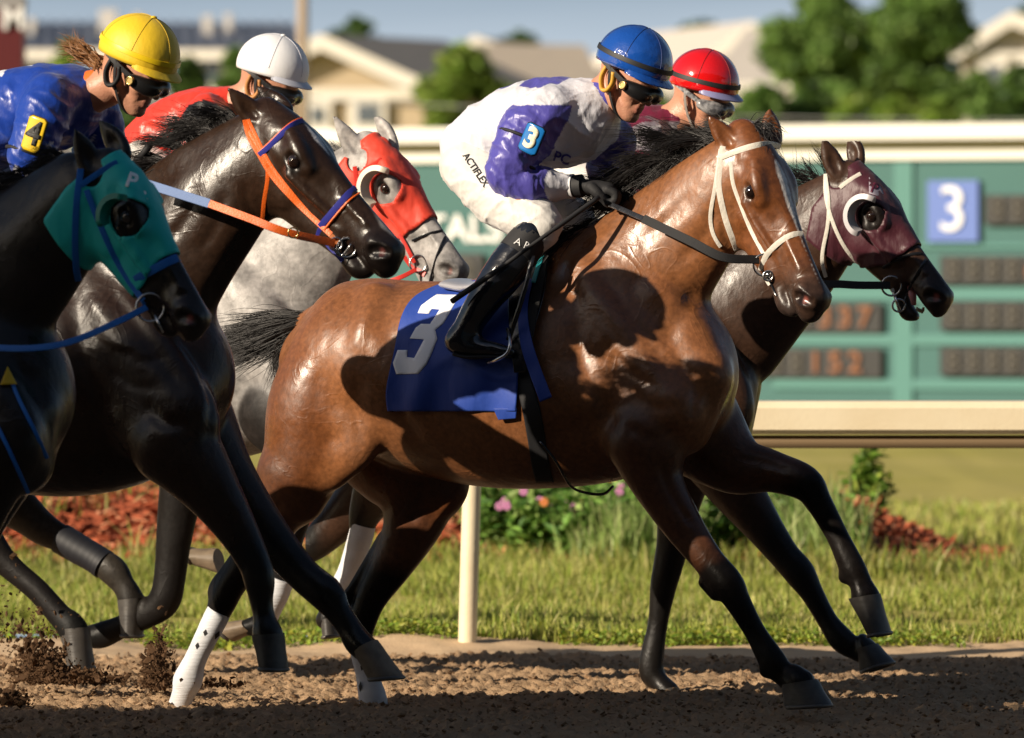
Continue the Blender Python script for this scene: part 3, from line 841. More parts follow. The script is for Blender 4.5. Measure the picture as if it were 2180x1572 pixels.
for s in SH: tree(s[0], s[1], s[2], 130 + rng.uniform(-8, 8), s[3], s[4], 1900, name='shrub', cat='shrub', group='shrubs in a row behind the tote board', ybot=330, leaf=.13)
# utility poles and wires
up = empty('utility_pole', at(645, 600, 120) * np.array([1, 1, 0])); tag(up, 'tan wooden utility pole above the white helmet', 'pole')
a = at(645, 300, 120)
MB().tube([(a[0], 120, 0), (a[0], 120, 9.5)], [.125, .10], 12).build('shaft', mat('pole_wood', (.34, .26, .18), rough=.8, bump=(8, .4, (1, 1, .1))), up)
MB().box((a[0], 119.9, 8.9), (1.8, .1, .12)).build('crossarm', mat('pole_wood'), up)
for k, zz in enumerate((8.95, 7.0)):
    if k == 1:
        for Xw, zw in ((a[0] - 30, 7.0), (a[0] + 30, 4.6)): pass
wr = MB(); pts = []
for t in np.linspace(0, 1, 24):
    x = a[0] + 26 * t; pts.append((x, 120 + 8 * t, 4.9 + .35 * (2 * t - 1) ** 2 - .2))
wr.tube(pts, [.02] * 24, 5); tag(wr.build('power_line', mat('wire', (.5, .5, .5), rough=.5)), 'thin power line strung level above the shrubs', 'cable')
rs = empty('sign_tower', at(5, 600, 60) * np.array([1, 1, 0])); tag(rs, 'dark red sign tower with white lettering at the top left corner', 'sign')
RED = mat('sign_red', (.085, .006, .009), rough=.5)
a, b = at(-60, 12, 60), at(52, 130, 60); S60 = FPX / 85
MB().box(((a[0] + b[0]) / 2, 60, 2.2), (b[0] - a[0], .5, 4.9)).build('tower_body', RED, rs, smooth=False)
MB().box(((a[0] + b[0]) / 2, 60, 4.66), (b[0] - a[0] + .03, .55, .14)).build('cap', mat('cap_grey', (.25, .24, .24), rough=.5), rs, smooth=False)
flat_text('lettering', 'M', .34, Matrix.Translation(at(28, 42, 59.72)) @ Matrix.Rotation(math.pi / 2, 4, 'X'), WPT, rs, bold=.01)
# ---------------------------------------------------------------- grandstand behind the photographer (its roof shades the near part of the track)
gs = empty('grandstand', (-15, -38, 0)); tag(gs, 'roofed grandstand behind the photographer', 'grandstand')
CON = mat('concrete', (.35, .34, .32), rough=.9)
SLOPE = math.tan(SUN_EL) / math.cos(SUN_AZ); GH = 15.0; GY = .15 - (GH + .4) / SLOPE
MB().box((-25, GY - 14, GH + .2), (140, 28, .4)).build('roof', mat('stand_roof', (.4, .4, .4), rough=.7), gs, smooth=False)
MB().box((-25, GY - 28.3, GH / 2 + .2), (140, .5, GH + .4)).build('back_wall', CON, gs, smooth=False)
for k in range(12):
    MB().box((-25, GY - 6 - k * 1.8, .3 + k * .35), (130, 1.8, .6 + k * .7)).build('terrace', CON, gs, smooth=False)
for k in range(10):
    MB().box((-90 + k * 14, GY - 5.2, GH / 2), (.5, .5, GH)).build('column', CON, gs, smooth=False)
# ---------------------------------------------------------------- horses
DARK = (0.007, 0.0055, 0.005)
def coat(name, sweat=0.10, r0=0.24, r1=0.50, bumpk=0.3, sp=.45):
    """horse hair: vertex colour, fine hair grain, long shallow veins, damp shine"""
    if name in _M: return _M[name]
    m = mat(name, attr='tint', rough=0.4, spec=sp, bump=(260, bumpk, (1, 1, 2.5)), bump2=(20, 0.30, (1, 1.6, .8)),
            rough_var=(7, r0, r1), coat=sweat, coat_rough=0.22)
    nt = m.node_tree; N = nt.nodes; L = nt.links; b = N['Principled BSDF']
    if name in ('bay_coat', 'grey_coat'):      # less shine on dark hair, put in to deepen the shade on the legs
        sv = N.new('ShaderNodeSeparateColor'); L.new(b.inputs['Base Color'].links[0].from_socket, sv.inputs[0])
        ms = N.new('ShaderNodeMapRange'); ms.inputs['From Min'].default_value = .01; ms.inputs['From Max'].default_value = .10; ms.inputs['To Min'].default_value = .16; ms.inputs['To Max'].default_value = sp
        L.new(sv.outputs[0], ms.inputs['Value']); L.new(ms.outputs[0], b.inputs['Specular IOR Level'])
        mc = N.new('ShaderNodeMapRange'); mc.inputs['From Min'].default_value = .01; mc.inputs['From Max'].default_value = .10; mc.inputs['To Min'].default_value = .0; mc.inputs['To Max'].default_value = sweat
        L.new(sv.outputs[0], mc.inputs['Value']); L.new(mc.outputs[0], b.inputs['Coat Weight'])
    # raised veins and skin folds: thin warped ridges
    tcv = N.new('ShaderNodeTexCoord'); rv = N.new('ShaderNodeTexNoise'); rv.inputs['Scale'].default_value = 4.5; rv.inputs['Detail'].default_value = 2; rv.inputs['Distortion'].default_value = 1.2
    L.new(tcv.outputs['Object'], rv.inputs['Vector'])
    m1 = N.new('ShaderNodeMath'); m1.operation = 'SUBTRACT'; m1.inputs[1].default_value = .5; L.new(rv.outputs['Fac'], m1.inputs[0])
    m2 = N.new('ShaderNodeMath'); m2.operation = 'ABSOLUTE'; L.new(m1.outputs[0], m2.inputs[0])
    m3 = N.new('ShaderNodeMapRange'); m3.interpolation_type = 'SMOOTHSTEP'; m3.inputs['From Min'].default_value = 0; m3.inputs['From Max'].default_value = .018; m3.inputs['To Min'].default_value = 1; m3.inputs['To Max'].default_value = 0
    L.new(m2.outputs[0], m3.inputs['Value'])
    bv = N.new('ShaderNodeBump'); bv.inputs['Strength'].default_value = .11; bv.inputs['Distance'].default_value = .006; L.new(m3.outputs[0], bv.inputs['Height'])
    pn = b.inputs['Normal'].links[0].from_socket; L.new(pn, bv.inputs['Normal']); L.new(bv.outputs[0], b.inputs['Normal'])
    # slight mottling of the coat colour
    src = b.inputs['Base Color'].links[0].from_socket
    tc = N.new('ShaderNodeTexCoord')
    nz = N.new('ShaderNodeTexNoise'); nz.inputs['Scale'].default_value = 60; nz.inputs['Detail'].default_value = 8
    L.new(tc.outputs['Object'], nz.inputs['Vector'])
    mr = N.new('ShaderNodeMapRange'); mr.inputs['From Min'].default_value = .3; mr.inputs['From Max'].default_value = .7
    mr.inputs['To Min'].default_value = .75; mr.inputs['To Max'].default_value = 1.25
    L.new(nz.outputs['Fac'], mr.inputs['Value'])
    mx = N.new('ShaderNodeMix'); mx.data_type = 'RGBA'; mx.blend_type = 'MULTIPLY'; mx.inputs['Factor'].default_value = 1
    L.new(src, mx.inputs['A']); L.new(mr.outputs[0], mx.inputs['B']); L.new(mx.outputs['Result'], b.inputs['Base Color'])
    return m

class Head:
    def __init__(h, fr, poll, nose, yaw, v=0.0):
        h.fr = fr; d = yaw - fr.yaw
        S = fr.S
        dx = (nose[0] - poll[0]) / S / math.cos(yaw); dz = (nose[1] - poll[1]) / S
        h.L = math.hypot(dx, dz); ph = math.atan2(dz, dx); h.phi = ph
        f = np.array([math.cos(d), math.sin(d), 0]); Z = np.array([0, 0, 1.0])
        h.X = math.cos(ph) * f - math.sin(ph) * Z
        h.Y = math.sin(ph) * f + math.cos(ph) * Z
        h.Z = np.array([-math.sin(d), math.cos(d), 0])
        h.o = fr.P(poll[0], poll[1], v)
    def p(h, x, y, z=0.0):
        return h.o + h.L * (x * h.X + y * h.Y + z * h.Z)
    def w(h, x, y, z=0.0): return h.fr.wor(h.p(x, y, z))
    def inv(h, q):
        d = np.asarray(q) - h.o
        return np.stack([d @ h.X, d @ h.Y, d @ h.Z], -1) / h.L
    def chain(h, nodes, k=0.02, sub=4, col=None, neg=False, axis=None):
        out = []
        for n in nodes:
            x, y, z, r = n[:4]; s = n[4] if len(n) > 4 else 1.0
            out.append([*h.p(x, y, z), r * h.L, s])
        return Chain(np.array(out), axis=h.Z if axis is None else axis, k=k, sub=sub, col=col, neg=neg)

def head_chains(h, c, mouth=0.0, nostril=1.0):
    L = h.L
    o = []
    o.append(h.chain([(.03, -.13, 0, .11, .75), (.18, -.115, 0, .125, .98), (.32, -.12, 0, .13, 1.0), (.47, -.125, 0, .115, .82), (.62, -.115, 0, .095, .7), (.8, -.105, 0, .082, .68), (.93, -.10, 0, .075, .8)], k=.02, col=c))
    o.append(h.chain([(.10, -.25, 0, .13, .55), (.24, -.29, 0, .145, .62), (.38, -.275, 0, .12, .62), (.55, -.262, 0, .095, .75), (.70, -.242, 0, .074, .9)], k=.05 * L / .6, col=c))
    for z in (-1, 1):
        o.append(h.chain([(.22, -.27, z * .075, .105, .35), (.36, -.26, z * .07, .09, .35)], k=.02, col=c))           # cheek
        o.append(h.chain([(.36, -.165, z * .125, .022), (.48, -.168, z * .105, .018), (.62, -.165, z * .075, .014)], k=.025, col=c))  # facial crest
        o.append(h.chain([(.22, -.05, z * .095, .032), (.31, -.052, z * .116, .034), (.40, -.08, z * .110, .028)], k=.03, col=c))       # brow
        o.append(h.chain([(.20, -.085, z * .155, .028)], k=.04, neg=True))                                      # hollow over the eye
        o.append(h.chain([(.52, -.06, z * .10, .03), (.72, -.06, z * .085, .03)], k=.03, neg=True))
        o.append(h.chain([(.60, -.075, z * .05, .012), (.78, -.07, z * .05, .012)], k=.02, col=c))
    # muzzle, lips
    o.append(h.chain([(.82, -.135, 0, .078, .85), (.92, -.14, 0, .078, .98), (.965, -.155, 0, .062, 1.05)], k=.03, col=c))
    m = mouth
    cc = [(.68, -.25, 0, .055, .9), (.78, -.262 - m * .5, 0, .048, 1.0), (.865, -.268 - m, 0, .05, 1.05), (.91, -.245 - m, 0, .036, 1.1)]
    o.append(h.chain(cc, k=.02, col=c))
    if m > 0:
        o.append(h.chain([(.76, -.205, 0, .012, 5), (.85, -.21 - m * .4, 0, .02 + m * .2, 4), (.97, -.215 - m * .5, 0, .03 + m * .3, 4)], k=.01, neg=True))
    else:
        for z in (-1, 1):
            o.append(h.chain([(.745, -.192, z * .075, .008), (.82, -.20, z * .09, .009), (.92, -.205, z * .085, .009), (.98, -.20, z * .04, .009)], k=.012, neg=True))
    for z in (-1, 1):
        o.append(h.chain([(.875, -.10, z * .055, .04), (.945, -.085, z * .06, .038)], k=.025, col=c))
        o.append(h.chain([(.905, -.125, z * .085, .022), (.93, -.10, z * .095, .027 * nostril), (.965, -.075, z * .08, .02)], k=.012, neg=True))
        # lids
        o.append(h.chain([(.27, -.10, z * .118, .017), (.30, -.070, z * .130, .017), (.35, -.066, z * .130, .017), (.395, -.10, z * .116, .016)], k=.008, col=c))
        o.append(h.chain([(.275, -.11, z * .120, .013), (.335, -.140, z * .128, .014), (.39, -.115, z * .114, .013)], k=.008, col=c))
        o.append(h.chain([(.31, -.103, z * .150, .028), (.355, -.103, z * .150, .028)], k=.006, neg=True))
    return o

def ear_chains(h, base, tip, mid=None, w=.034, c=None, open_=(0, 0, 1)):
    """base and tip: local points"""
    b = np.array(base); t = np.array(tip); d = t - b; L = np.linalg.norm(d); d /= L
    op = np.array(open_, float); op = op - d * op.dot(d); op /= np.linalg.norm(op)
    side = np.cross(d, op)
    N = []
    for f, r in ((0, .030), (.2, .036), (.45, .036), (.7, .025), (.9, .012), (1, .005)):
        p = b + d * L * f - op * .012 * math.sin(f * 3)
        N.append([*p, r, .6])
    e = Chain(np.array(N), axis=op, k=.012, sub=3, col=c); e.ear = True
    N = []
    for f, r in ((.22, .016), (.4, .022), (.65, .015), (.85, .006)):
        p = b + d * L * f + op * .016
        N.append([*p, r, .75])
    g = Chain(np.array(N), axis=op, k=.006, sub=3, neg=True)
    return [e, g]

def limb(fr, nodes, v=0.0, s=.85, k=.02, col=None, sub=5):
    """nodes (px,py,r[,v])"""
    return Chain(fr.nodes([(q[0], q[1], q[2], q[3] if len(q) > 3 else v, q[4] if len(q) > 4 else s) for q in nodes]), axis=(0, 1, 0), k=k, sub=sub, col=col)

def hoof(fr, root, m, cb, cf, toe, heel, v, hw):
    """coronet back / front, toe, heel in pixels; hw half width in metres"""
    A = [fr.P(*q, v) for q in (cb, cf, toe, heel)]
    n = 20; rows = 7; V = []
    for i in range(rows):
        t = i / (rows - 1)
        b = A[0] + (A[3] - A[0]) * t; f = A[1] + (A[2] - A[1]) * t
        c = (b + f) / 2; e = (f - b) / 2
        w = hw * (.88 + .14 * t) * (1.03 if i == 0 else 1)
        for k in range(n):
            a = 2 * math.pi * k / n
            bulge = 1 + .02 * math.sin(t * 9)
            V.append(c + e * math.cos(a) * bulge + np.array([0, 1, 0]) * w * math.sin(a) * (1.0 if math.cos(a) > -.3 else .9))
    # sole slightly concave
    F = [(i * n + k, i * n + (k + 1) % n, (i + 1) * n + (k + 1) % n, (i + 1) * n + k) for i in range(rows - 1) for k in range(n)]
    V.append((A[0] + A[1]) / 2); V.append((A[2] * .5 + A[3] * .5) * .93 + (A[0] + A[1]) / 2 * .07)
    F += [((k + 1) % n, k, rows * n) for k in range(n)] + [((rows - 1) * n + k, (rows - 1) * n + (k + 1) % n, rows * n + 1) for k in range(n)]
    mb = MB(); mb.add(fr.wor(np.array(V)), F)
    ho = mb.build('hoof', m, root, sharp=50)
    # metal shoe
    pts = []
    for k in range(-7, 8):
        a = k / 7 * 2.5
        e = (A[2] - A[3]) / 2
        c = (A[2] + A[3]) / 2
        p = c + e * math.cos(a) * .93 + np.array([0, 1, 0]) * hw * 1.02 * math.sin(a) + (c - (A[0] + A[1]) / 2) * .04
        pts.append(fr.wor(p))
    MB().tube(pts, .007, 6).build('horseshoe', mat('horseshoe', (.12, .11, .10), rough=.5, metal=.6), root)
    return ho

def coronets(fr, chains, L, col):
    for (m, cb, cf, toe, heel, v, hw) in L:
        a, b = fr.P(*cb, v), fr.P(*cf, v); c = (a + b) / 2; e = (b - a) / 2; r = np.linalg.norm(e)
        f = (fr.P(*toe, v) + fr.P(*heel, v)) / 2 - c; f /= np.linalg.norm(f)
        s_ = hw * .90 / r
        chains.append(Chain(np.array([[*(c - f * .034), r * .42, s_ * 1.4], [*(c - f * .010), r * .64, s_ * 1.25], [*(c + f * .010), r * .86, s_]]), axis=(0, 1, 0), k=.022, sub=2, col=col))
def leg_wrap(fr, root, nodes, v, m, s=.9, name='leg_wrap'):
    N = catmull(fr.nodes([(q[0], q[1], q[2], q[3] if len(q) > 3 else v) for q in nodes]), 8)
    P = fr.wor(N[:, :3]); mb = MB()
    r = [n[3] * (1 + .008 * math.sin(i * 2.1)) for i, n in enumerate(N)]
    mb.tube(P, r, 20)
    return mb.build(name, m, root, sharp=60)

def strands(name, roots, parent, m, n, width=.004, seg=7, jitter=.02, seed=1, wave=.01):
    """roots: callable t,u -> list of control points (world) ; makes n tapered ribbons"""
    R = np.random.default_rng(seed); V = []; F = []
    vd = np.array([0, -1.0, 0])
    for i in range(n):
        C = catmull(np.array(roots(R)), 3)
        d = np.r_[0, np.cumsum(np.linalg.norm(np.diff(C, axis=0), axis=1))]
        t = np.linspace(0, d[-1], seg)
        P = np.stack([np.interp(t, d, C[:, k]) for k in range(3)], 1)
        ph = R.uniform(0, 6.28); am = R.normal(0, wave)
        T = np.gradient(P, axis=0); T /= np.linalg.norm(T, axis=1)[:, None] + 1e-9
        B = np.cross(T, vd + R.normal(0, .35, 3)); B /= np.linalg.norm(B, axis=1)[:, None] + 1e-9
        s = np.linspace(0, 1, seg)
        P = P + B * (am * np.sin(s * 4 + ph) * s)[:, None]
        w = width * R.uniform(.6, 1.3) * (1 - s ** 2 * .95)
        o = len(V)
        N_ = np.cross(B, T)
        for j in range(seg):
            V.append(P[j] - B[j] * w[j] / 2); V.append(P[j] + N_[j] * w[j] * .35); V.append(P[j] + B[j] * w[j] / 2)
        for j in range(seg - 1):
            a = o + j * 3
            F.append((a, a + 1, a + 4, a + 3)); F.append((a + 1, a + 2, a + 5, a + 4))
    me = mesh_np(name, np.array(V), np.array(F))
    return link(name, me, m, parent)

def hair_mat(name, col, rough=.38):
    return mat(name, col, rough=rough + .08, spec=.3, noise=(40, .6, tuple(min(1, c * 2.2 + .004) for c in col)))

class Horse:
    def __init__(H, fr, label, chains, base, coatmat, lo, hi, fine=None, head=None, res=(.0105, .0065), paint=None, smooth=1, strokes=()):
        """lo, hi: local bounds (u,v,z)"""
        H.fr = fr; H.head = head
        t = time.time()
        H.ears = [c for c in chains if getattr(c, 'ear', False)]
        fu = fz = None
        if head is not None:
            P = np.array([head.p(-.3, .25), head.p(1.1, .1), head.p(1.0, -.35), head.p(0.1, -.5)])
            fu = (P[:, 0].min() - .05, P[:, 0].max() + .03); fz = (P[:, 2].min() - .02, P[:, 2].max() + .08)
        xs = axis_grid(lo[0], hi[0], res[0], fu, res[1]); ys = axis_grid(lo[1], hi[1], .0085); zs = axis_grid(lo[2], hi[2], res[0], fz, res[1])
        V, F = nets(chains, xs, ys, zs)
        V = smooth_mesh(V, F, smooth, .45)
        C = chain_colours(V, chains, base)
        if paint is not None: C = paint(V, C, H)
        H.root = empty('racehorse', fr.wor(np.array([0., 0, 0])))
        tag(H.root, label, 'horse', 'racehorses galloping down the straight')
        W = fr.wor(V)
        H.surf = Surf(W, F)
        if strokes:      # muscle edges and grooves pressed into the surface
            Nn = vnormals(W, F)
            if ((W - W.mean(0)) * Nn).sum() < 0: Nn = -Nn
            D = np.zeros(len(W))
            for (pts, w, dep) in strokes:
                P_ = [H.surf.hit(q[0], q[1])[0] for q in polyline(pts, 6)]; P_ = [p for p in P_ if p is not None]
                if len(P_) < 3: continue
                P_ = np.array(P_); wm = w / fr.S
                lo_, hi_ = P_.min(0) - wm * 2.5, P_.max(0) + wm * 2.5
                idx = np.where(((W > lo_) & (W < hi_)).all(1))[0]
                if not len(idx): continue
                d2 = np.full(len(idx), 9.); tt = np.zeros(len(idx))
                for i_, p in enumerate(P_):
                    q = ((W[idx] - p) ** 2).sum(1); m_ = q < d2; d2[m_] = q[m_]; tt[m_] = i_ / (len(P_) - 1)
                D[idx] += dep * .001 * np.exp(-d2 / wm ** 2 * 1.6) * np.clip(np.sin(np.clip(tt, .03, .97) * math.pi) * 1.8, 0, 1)
            W = W + Nn * D[:, None]; H.surf = Surf(W, F)
        me = mesh_np('body', W, F)
        set_col(me, 'tint', C)
        H.body = link('body', me, coatmat, H.root)
        H.V = V; H.F = F; H.W = W
        H.missY = float(head.w(.7, -.25, .12)[1]) if head is not None else fr.O[1]
        print('horse', label[:20], len(V), 'verts', round(time.time() - t, 1), 's')
    def eyes(H, z=(1, -1), r=.038, pos=(.335, -.102, .119)):
        h = H.head; m = mat('horse_eye', (.012, .006, .004), rough=.06, spec=.8, coat=1, coat_rough=.03)
        for s in z:
            MB().sphere(h.w(pos[0], pos[1], s * pos[2]), r * h.L, 20).build('eye', m, H.root)
    def strap(H, name, pts, w, m, th=.003, off=.0015, parent=None, both=False, miss=None, step=9, smooth=2):
        """pts in pixels laid on the horse where the photograph shows them"""
        Q = polyline(pts, step); P = []; N = []
        if miss is not None: miss = H.missY
        for q in Q:
            p, n = H.surf.hit(q[0], q[1], off, miss=miss)
            if p is None: continue
            P.append(p); N.append(n)
        P = np.array(P); N = np.array(N)
        for _ in range(smooth):
            if len(P) > 2:
                P[1:-1] = P[1:-1] * .5 + (P[:-2] + P[2:]) * .25; N[1:-1] = N[1:-1] * .5 + (N[:-2] + N[2:]) * .25
        mb = MB().ribbon(P, N, w, th)
        if both:
            h = H.head; q = h.inv(H.fr.loc(P)); q[:, 2] *= -1
            P2 = []; N2 = []
            for a in q:
                p, n = H.surf.near(h.w(*a), off); P2.append(p); N2.append(n)
            mb.ribbon(P2, N2, w, th)
        return mb.build(name, m, parent or H.root, sharp=40)
    def hood(H, name, outer, holes, m, off=.006, side=0.0, both=True):
        """cloth over the head: polygon in head side coordinates (x,y); holes are (x,y,r) on each side"""
        h = H.head; q = h.inv(H.V)
        poly = np.array(outer, float)
        def inside(p):
            r = np.zeros(len(p), bool); n = len(poly)
            for i in range(n):
                a, b = poly[i], poly[(i + 1) % n]
                c = ((a[1] > p[:, 1]) != (b[1] > p[:, 1])) & (p[:, 0] < (b[0] - a[0]) * (p[:, 1] - a[1]) / (b[1] - a[1] + 1e-12) + a[0])
                r ^= c
            return r
        near = (np.abs(q[:, 2]) < .32) & (q[:, 0] > -.5) & (q[:, 0] < 1.3) & (q[:, 1] < .10)
        ins = inside(q[:, :2]) & near
        holes = [h_ for h_ in holes if h_[0] > .2]
        for (x, y, r) in holes:
            ins &= ~((np.hypot(q[:, 0] - x, q[:, 1] - y) < r) & (np.abs(q[:, 2]) > .05))
        eh = []
        for e in H.ears:
            b = h.inv(e.N[0, :3]); eh.append((b[0], b[1], .064, np.sign(b[2])))
            ins &= ~((np.hypot(q[:, 0] - b[0], q[:, 1] - b[1]) < .064) & (q[:, 2] * np.sign(b[2]) > .015))
            ins &= ~((e.dist(H.V[:, 0], H.V[:, 1], H.V[:, 2]) < .006) & (np.linalg.norm(H.V - e.N[0, :3], axis=1) > .034))
        Fm = ins[H.F].all(1)
        F = H.F[Fm]
        used = np.unique(F); mp = -np.ones(len(H.V), int); mp[used] = np.arange(len(used)); F2 = mp[F]
        Q = q[used].copy()
        # tidy the border onto the outline
        E = np.sort(np.vstack([F2[:, [0, 1]], F2[:, [1, 2]], F2[:, [2, 3]], F2[:, [3, 0]]]), 1)
        u, c = np.unique(E, axis=0, return_counts=True); bd = np.unique(u[c == 1])
        for i in bd:
            p = Q[i, :2]; best = 1e9; bp = p
            for j in range(len(poly)):
                a, b = poly[j], poly[(j + 1) % len(poly)]; e = b - a
                t = np.clip((p - a) @ e / (e @ e), 0, 1); c_ = a + e * t; dd = np.linalg.norm(p - c_)
                if dd < best: best, bp = dd, c_
            if abs(Q[i, 2]) > .05:
                for (x, y, r) in holes:
                    d_ = p - np.array([x, y]); n_ = np.linalg.norm(d_); c_ = np.array([x, y]) + d_ / n_ * r; dd = abs(n_ - r)
                    if dd < best: best, bp = dd, c_
            for (x, y, r, sg) in eh:
                if Q[i, 2] * sg > .005:
                    d_ = p - np.array([x, y]); n_ = np.linalg.norm(d_); dd = abs(n_ - r)
                    if dd < best: best, bp = dd, np.array([x, y]) + d_ / n_ * r
            if best < .03: Q[i, :2] = bp
        Wd = H.fr.wor(h.o + h.L * (Q[:, :1] * h.X + Q[:, 1:2] * h.Y + Q[:, 2:] * h.Z))
        Nn = vnormals(Wd, F2)
        c0 = Wd.mean(0)
        if ((Wd - c0) * Nn).sum() < 0: Nn = -Nn
        Wd = smooth_mesh(Wd, F2, 0)
        wr = fbm(Wd * np.array([28, 28, 14.]), 3, 5) * .0022
        Wd = Wd + Nn * (off + wr)[:, None]
        me = mesh_np(name, Wd, F2)
        o = link(name, me, m, H.root)
        sm = o.modifiers.new('thickness', 'SOLIDIFY'); sm.thickness = .004; sm.offset = 0
        return o

def cloth_mat(name, col, rough=.6, sheen=.08, b=.25, sc=22, **kw):
    return mat(name, col, rough=rough, sheen=sheen, bump=(sc, b, (1, 1, .45)), bump2=(900, .08), **kw)

HTAN = mat('hoof_tan', (.20, .15, .10), rough=.6, noise=(30, .7, (.10, .075, .05)), bump=(40, .15, (.3, .3, 3)))
SHOE = mat('hoof_horn', (.035, .032, .030), rough=.5, noise=(30, .7, (.075, .068, .06)), bump=(40, .12, (.3, .3, 3)))
YAW = math.radians(25)
# ---------------------------------------------------------------- bay horse with number 3 cloth
fD = Frame(1100, 0.0, YAW)
hD = Head(fD, (1612, 260), (1764, 634), math.radians(45), v=.03)
BAY = (.20, .078, .029); BAYD = (.085, .030, .012)
BN = (.135, .045, .014)
cD = []
A = lambda *a, **k: cD.append(limb(fD, *a, **k))
# trunk
A([(705, 775, 108, 0, 1.2), (785, 770, 160, 0, 1.08), (880, 800, 195, 0, .92), (1020, 820, 215, 0, .86), (1160, 805, 235, 0, .80), (1290, 790, 232, 0, .70), (1390, 790, 185, 0, .72), (1455, 800, 110, 0, 1.0)], k=.05)
A([(760, 680, 80, 0, 1.3), (800, 660, 62, 0, 1.2), (900, 670, 60), (1040, 680, 80), (1160, 620, 70, 0, .8), (1220, 580, 60, 0, .6)], k=.06)   # back and withers
A([(1215, 560, 55, 0, .5), (1300, 690, 170, 0, .62)], k=.06)
# neck
A([(1560, 380, 84, .03, .55), (1480, 470, 112, .02, .52), (1395, 565, 140, 0, .55), (1310, 660, 180, 0, .6)], k=.05)
A([(1555, 330, 30, .03, .8), (1470, 385, 38, .02, .7), (1350, 475, 45, 0, .7), (1240, 560, 50, 0, .7)], k=.05)
# shoulder, arm, breast
A([(1240, 580, 45, .10), (1310, 700, 75, .15, .6), (1400, 850, 85, .17, .6), (1440, 870, 60, .17)], k=.03)
A([(1300, 820, 80, .16, .6), (1370, 930, 72, .17, .7)], k=.04)
A([(1490, 800, 72, .09), (1450, 900, 70, .10)], k=.035)
A([(1495, 810, 72, -.09), (1480, 900, 70, -.10)], k=.035)
A([(1400, 640, 50, .09), (1470, 740, 55, .08)], k=.04)
A([(1240, 830, 50, .24, .5), (1150, 850, 50, .26, .5)], k=.06)
# haunch
A([(722, 748, 84, .12, .9), (676, 850, 106, .15, .8), (656, 950, 99, .16, .75), (628, 1050, 72, .15, .8)], k=.035, col=BN)
A([(720, 860, 90, .17, .6), (760, 930, 60, .20, .6), (700, 990, 55, .19, .6)], k=.035)
A([(735, 745, 84, -.12, .9), (750, 850, 120, -.15, .8), (840, 980, 105, -.13, .75), (930, 1045, 64, -.12, .8)], k=.04, col=BN)
A([(800, 640, 36, .12), (790, 700, 40, .19), (800, 740, 30, .22)], k=.05)        # point of the hip
A([(720, 690, 50, 0), (680, 680, 32, 0), (645, 686, 20, 0), (620, 696, 14, 0)], k=.03)
# near hind
A([(625, 1010, 82, .16), (585, 1105, 54, .16), (530, 1190, 38, .16), (492, 1245, 33, .16), (474, 1282, 31, .16), (455, 1325, 25, .16), (418, 1400, 21, .16), (398, 1452, 29, .16), (388, 1480, 21, .16), (378, 1510, 20, .16)], k=.02, col=BAYD)
A([(560, 1110, 22, .16), (500, 1190, 13, .16), (462, 1240, 13, .16), (456, 1262, 16, .16)], k=.015, col=DARK)
# far hind
A([(900, 990, 110, -.13, .6), (880, 1110, 66, -.13), (835, 1200, 47, -.13), (795, 1265, 36, -.13), (777, 1310, 31, -.13), (768, 1365, 25, -.13), (780, 1430, 21, -.13), (794, 1490, 27, -.13), (797, 1530, 22, -.13)], k=.02, col=BAYD)
A([(940, 1030, 50, -.12), (960, 1035, 36, -.12)], k=.03, col=BAYD)
A([(820, 1150, 20, -.13), (760, 1240, 13, -.13), (738, 1280, 15, -.13), (752, 1310, 16, -.13)], k=.015, col=DARK)
# near fore
A([(1375, 930, 90, .16), (1397, 1020, 58, .16), (1448, 1110, 44, .16), (1505, 1190, 34, .16), (1548, 1243, 35, .16), (1570, 1280, 28, .16), (1607, 1345, 23, .16), (1645, 1408, 29, .16), (1668, 1436, 25, .16), (1700, 1462, 26, .16)], k=.02, col=BAYD)
A([(1500, 1240, 14, .16), (1525, 1262, 18, .16)], k=.015, col=DARK)
A([(1632, 1428, 16, .16)], k=.015, col=DARK)
# far fore
A([(1470, 900, 110, -.14), (1560, 985, 66, -.14), (1640, 1003, 45, -.14), (1712, 1028, 38, -.14), (1742, 1068, 29, -.14), (1782, 1140, 24, -.14), (1815, 1210, 28, -.14), (1832, 1240, 24, -.14), (1850, 1280, 24, -.14)], k=.02, col=BAYD)
A([(1800, 1228, 16, -.14)], k=.015, col=DARK)
cD += head_chains(hD, BN)
e1b, e1t = fD.P(1567, 322, .06), fD.P(1508, 248, .09)
e2b, e2t = fD.P(1648, 300, -.08), fD.P(1640, 232, -.09)
cD += ear_chains(hD, e1b, e1t, open_=(0.2, 1, .2), c=BN) + ear_chains(hD, e2b, e2t, open_=(.7, .6, 0), c=BN)

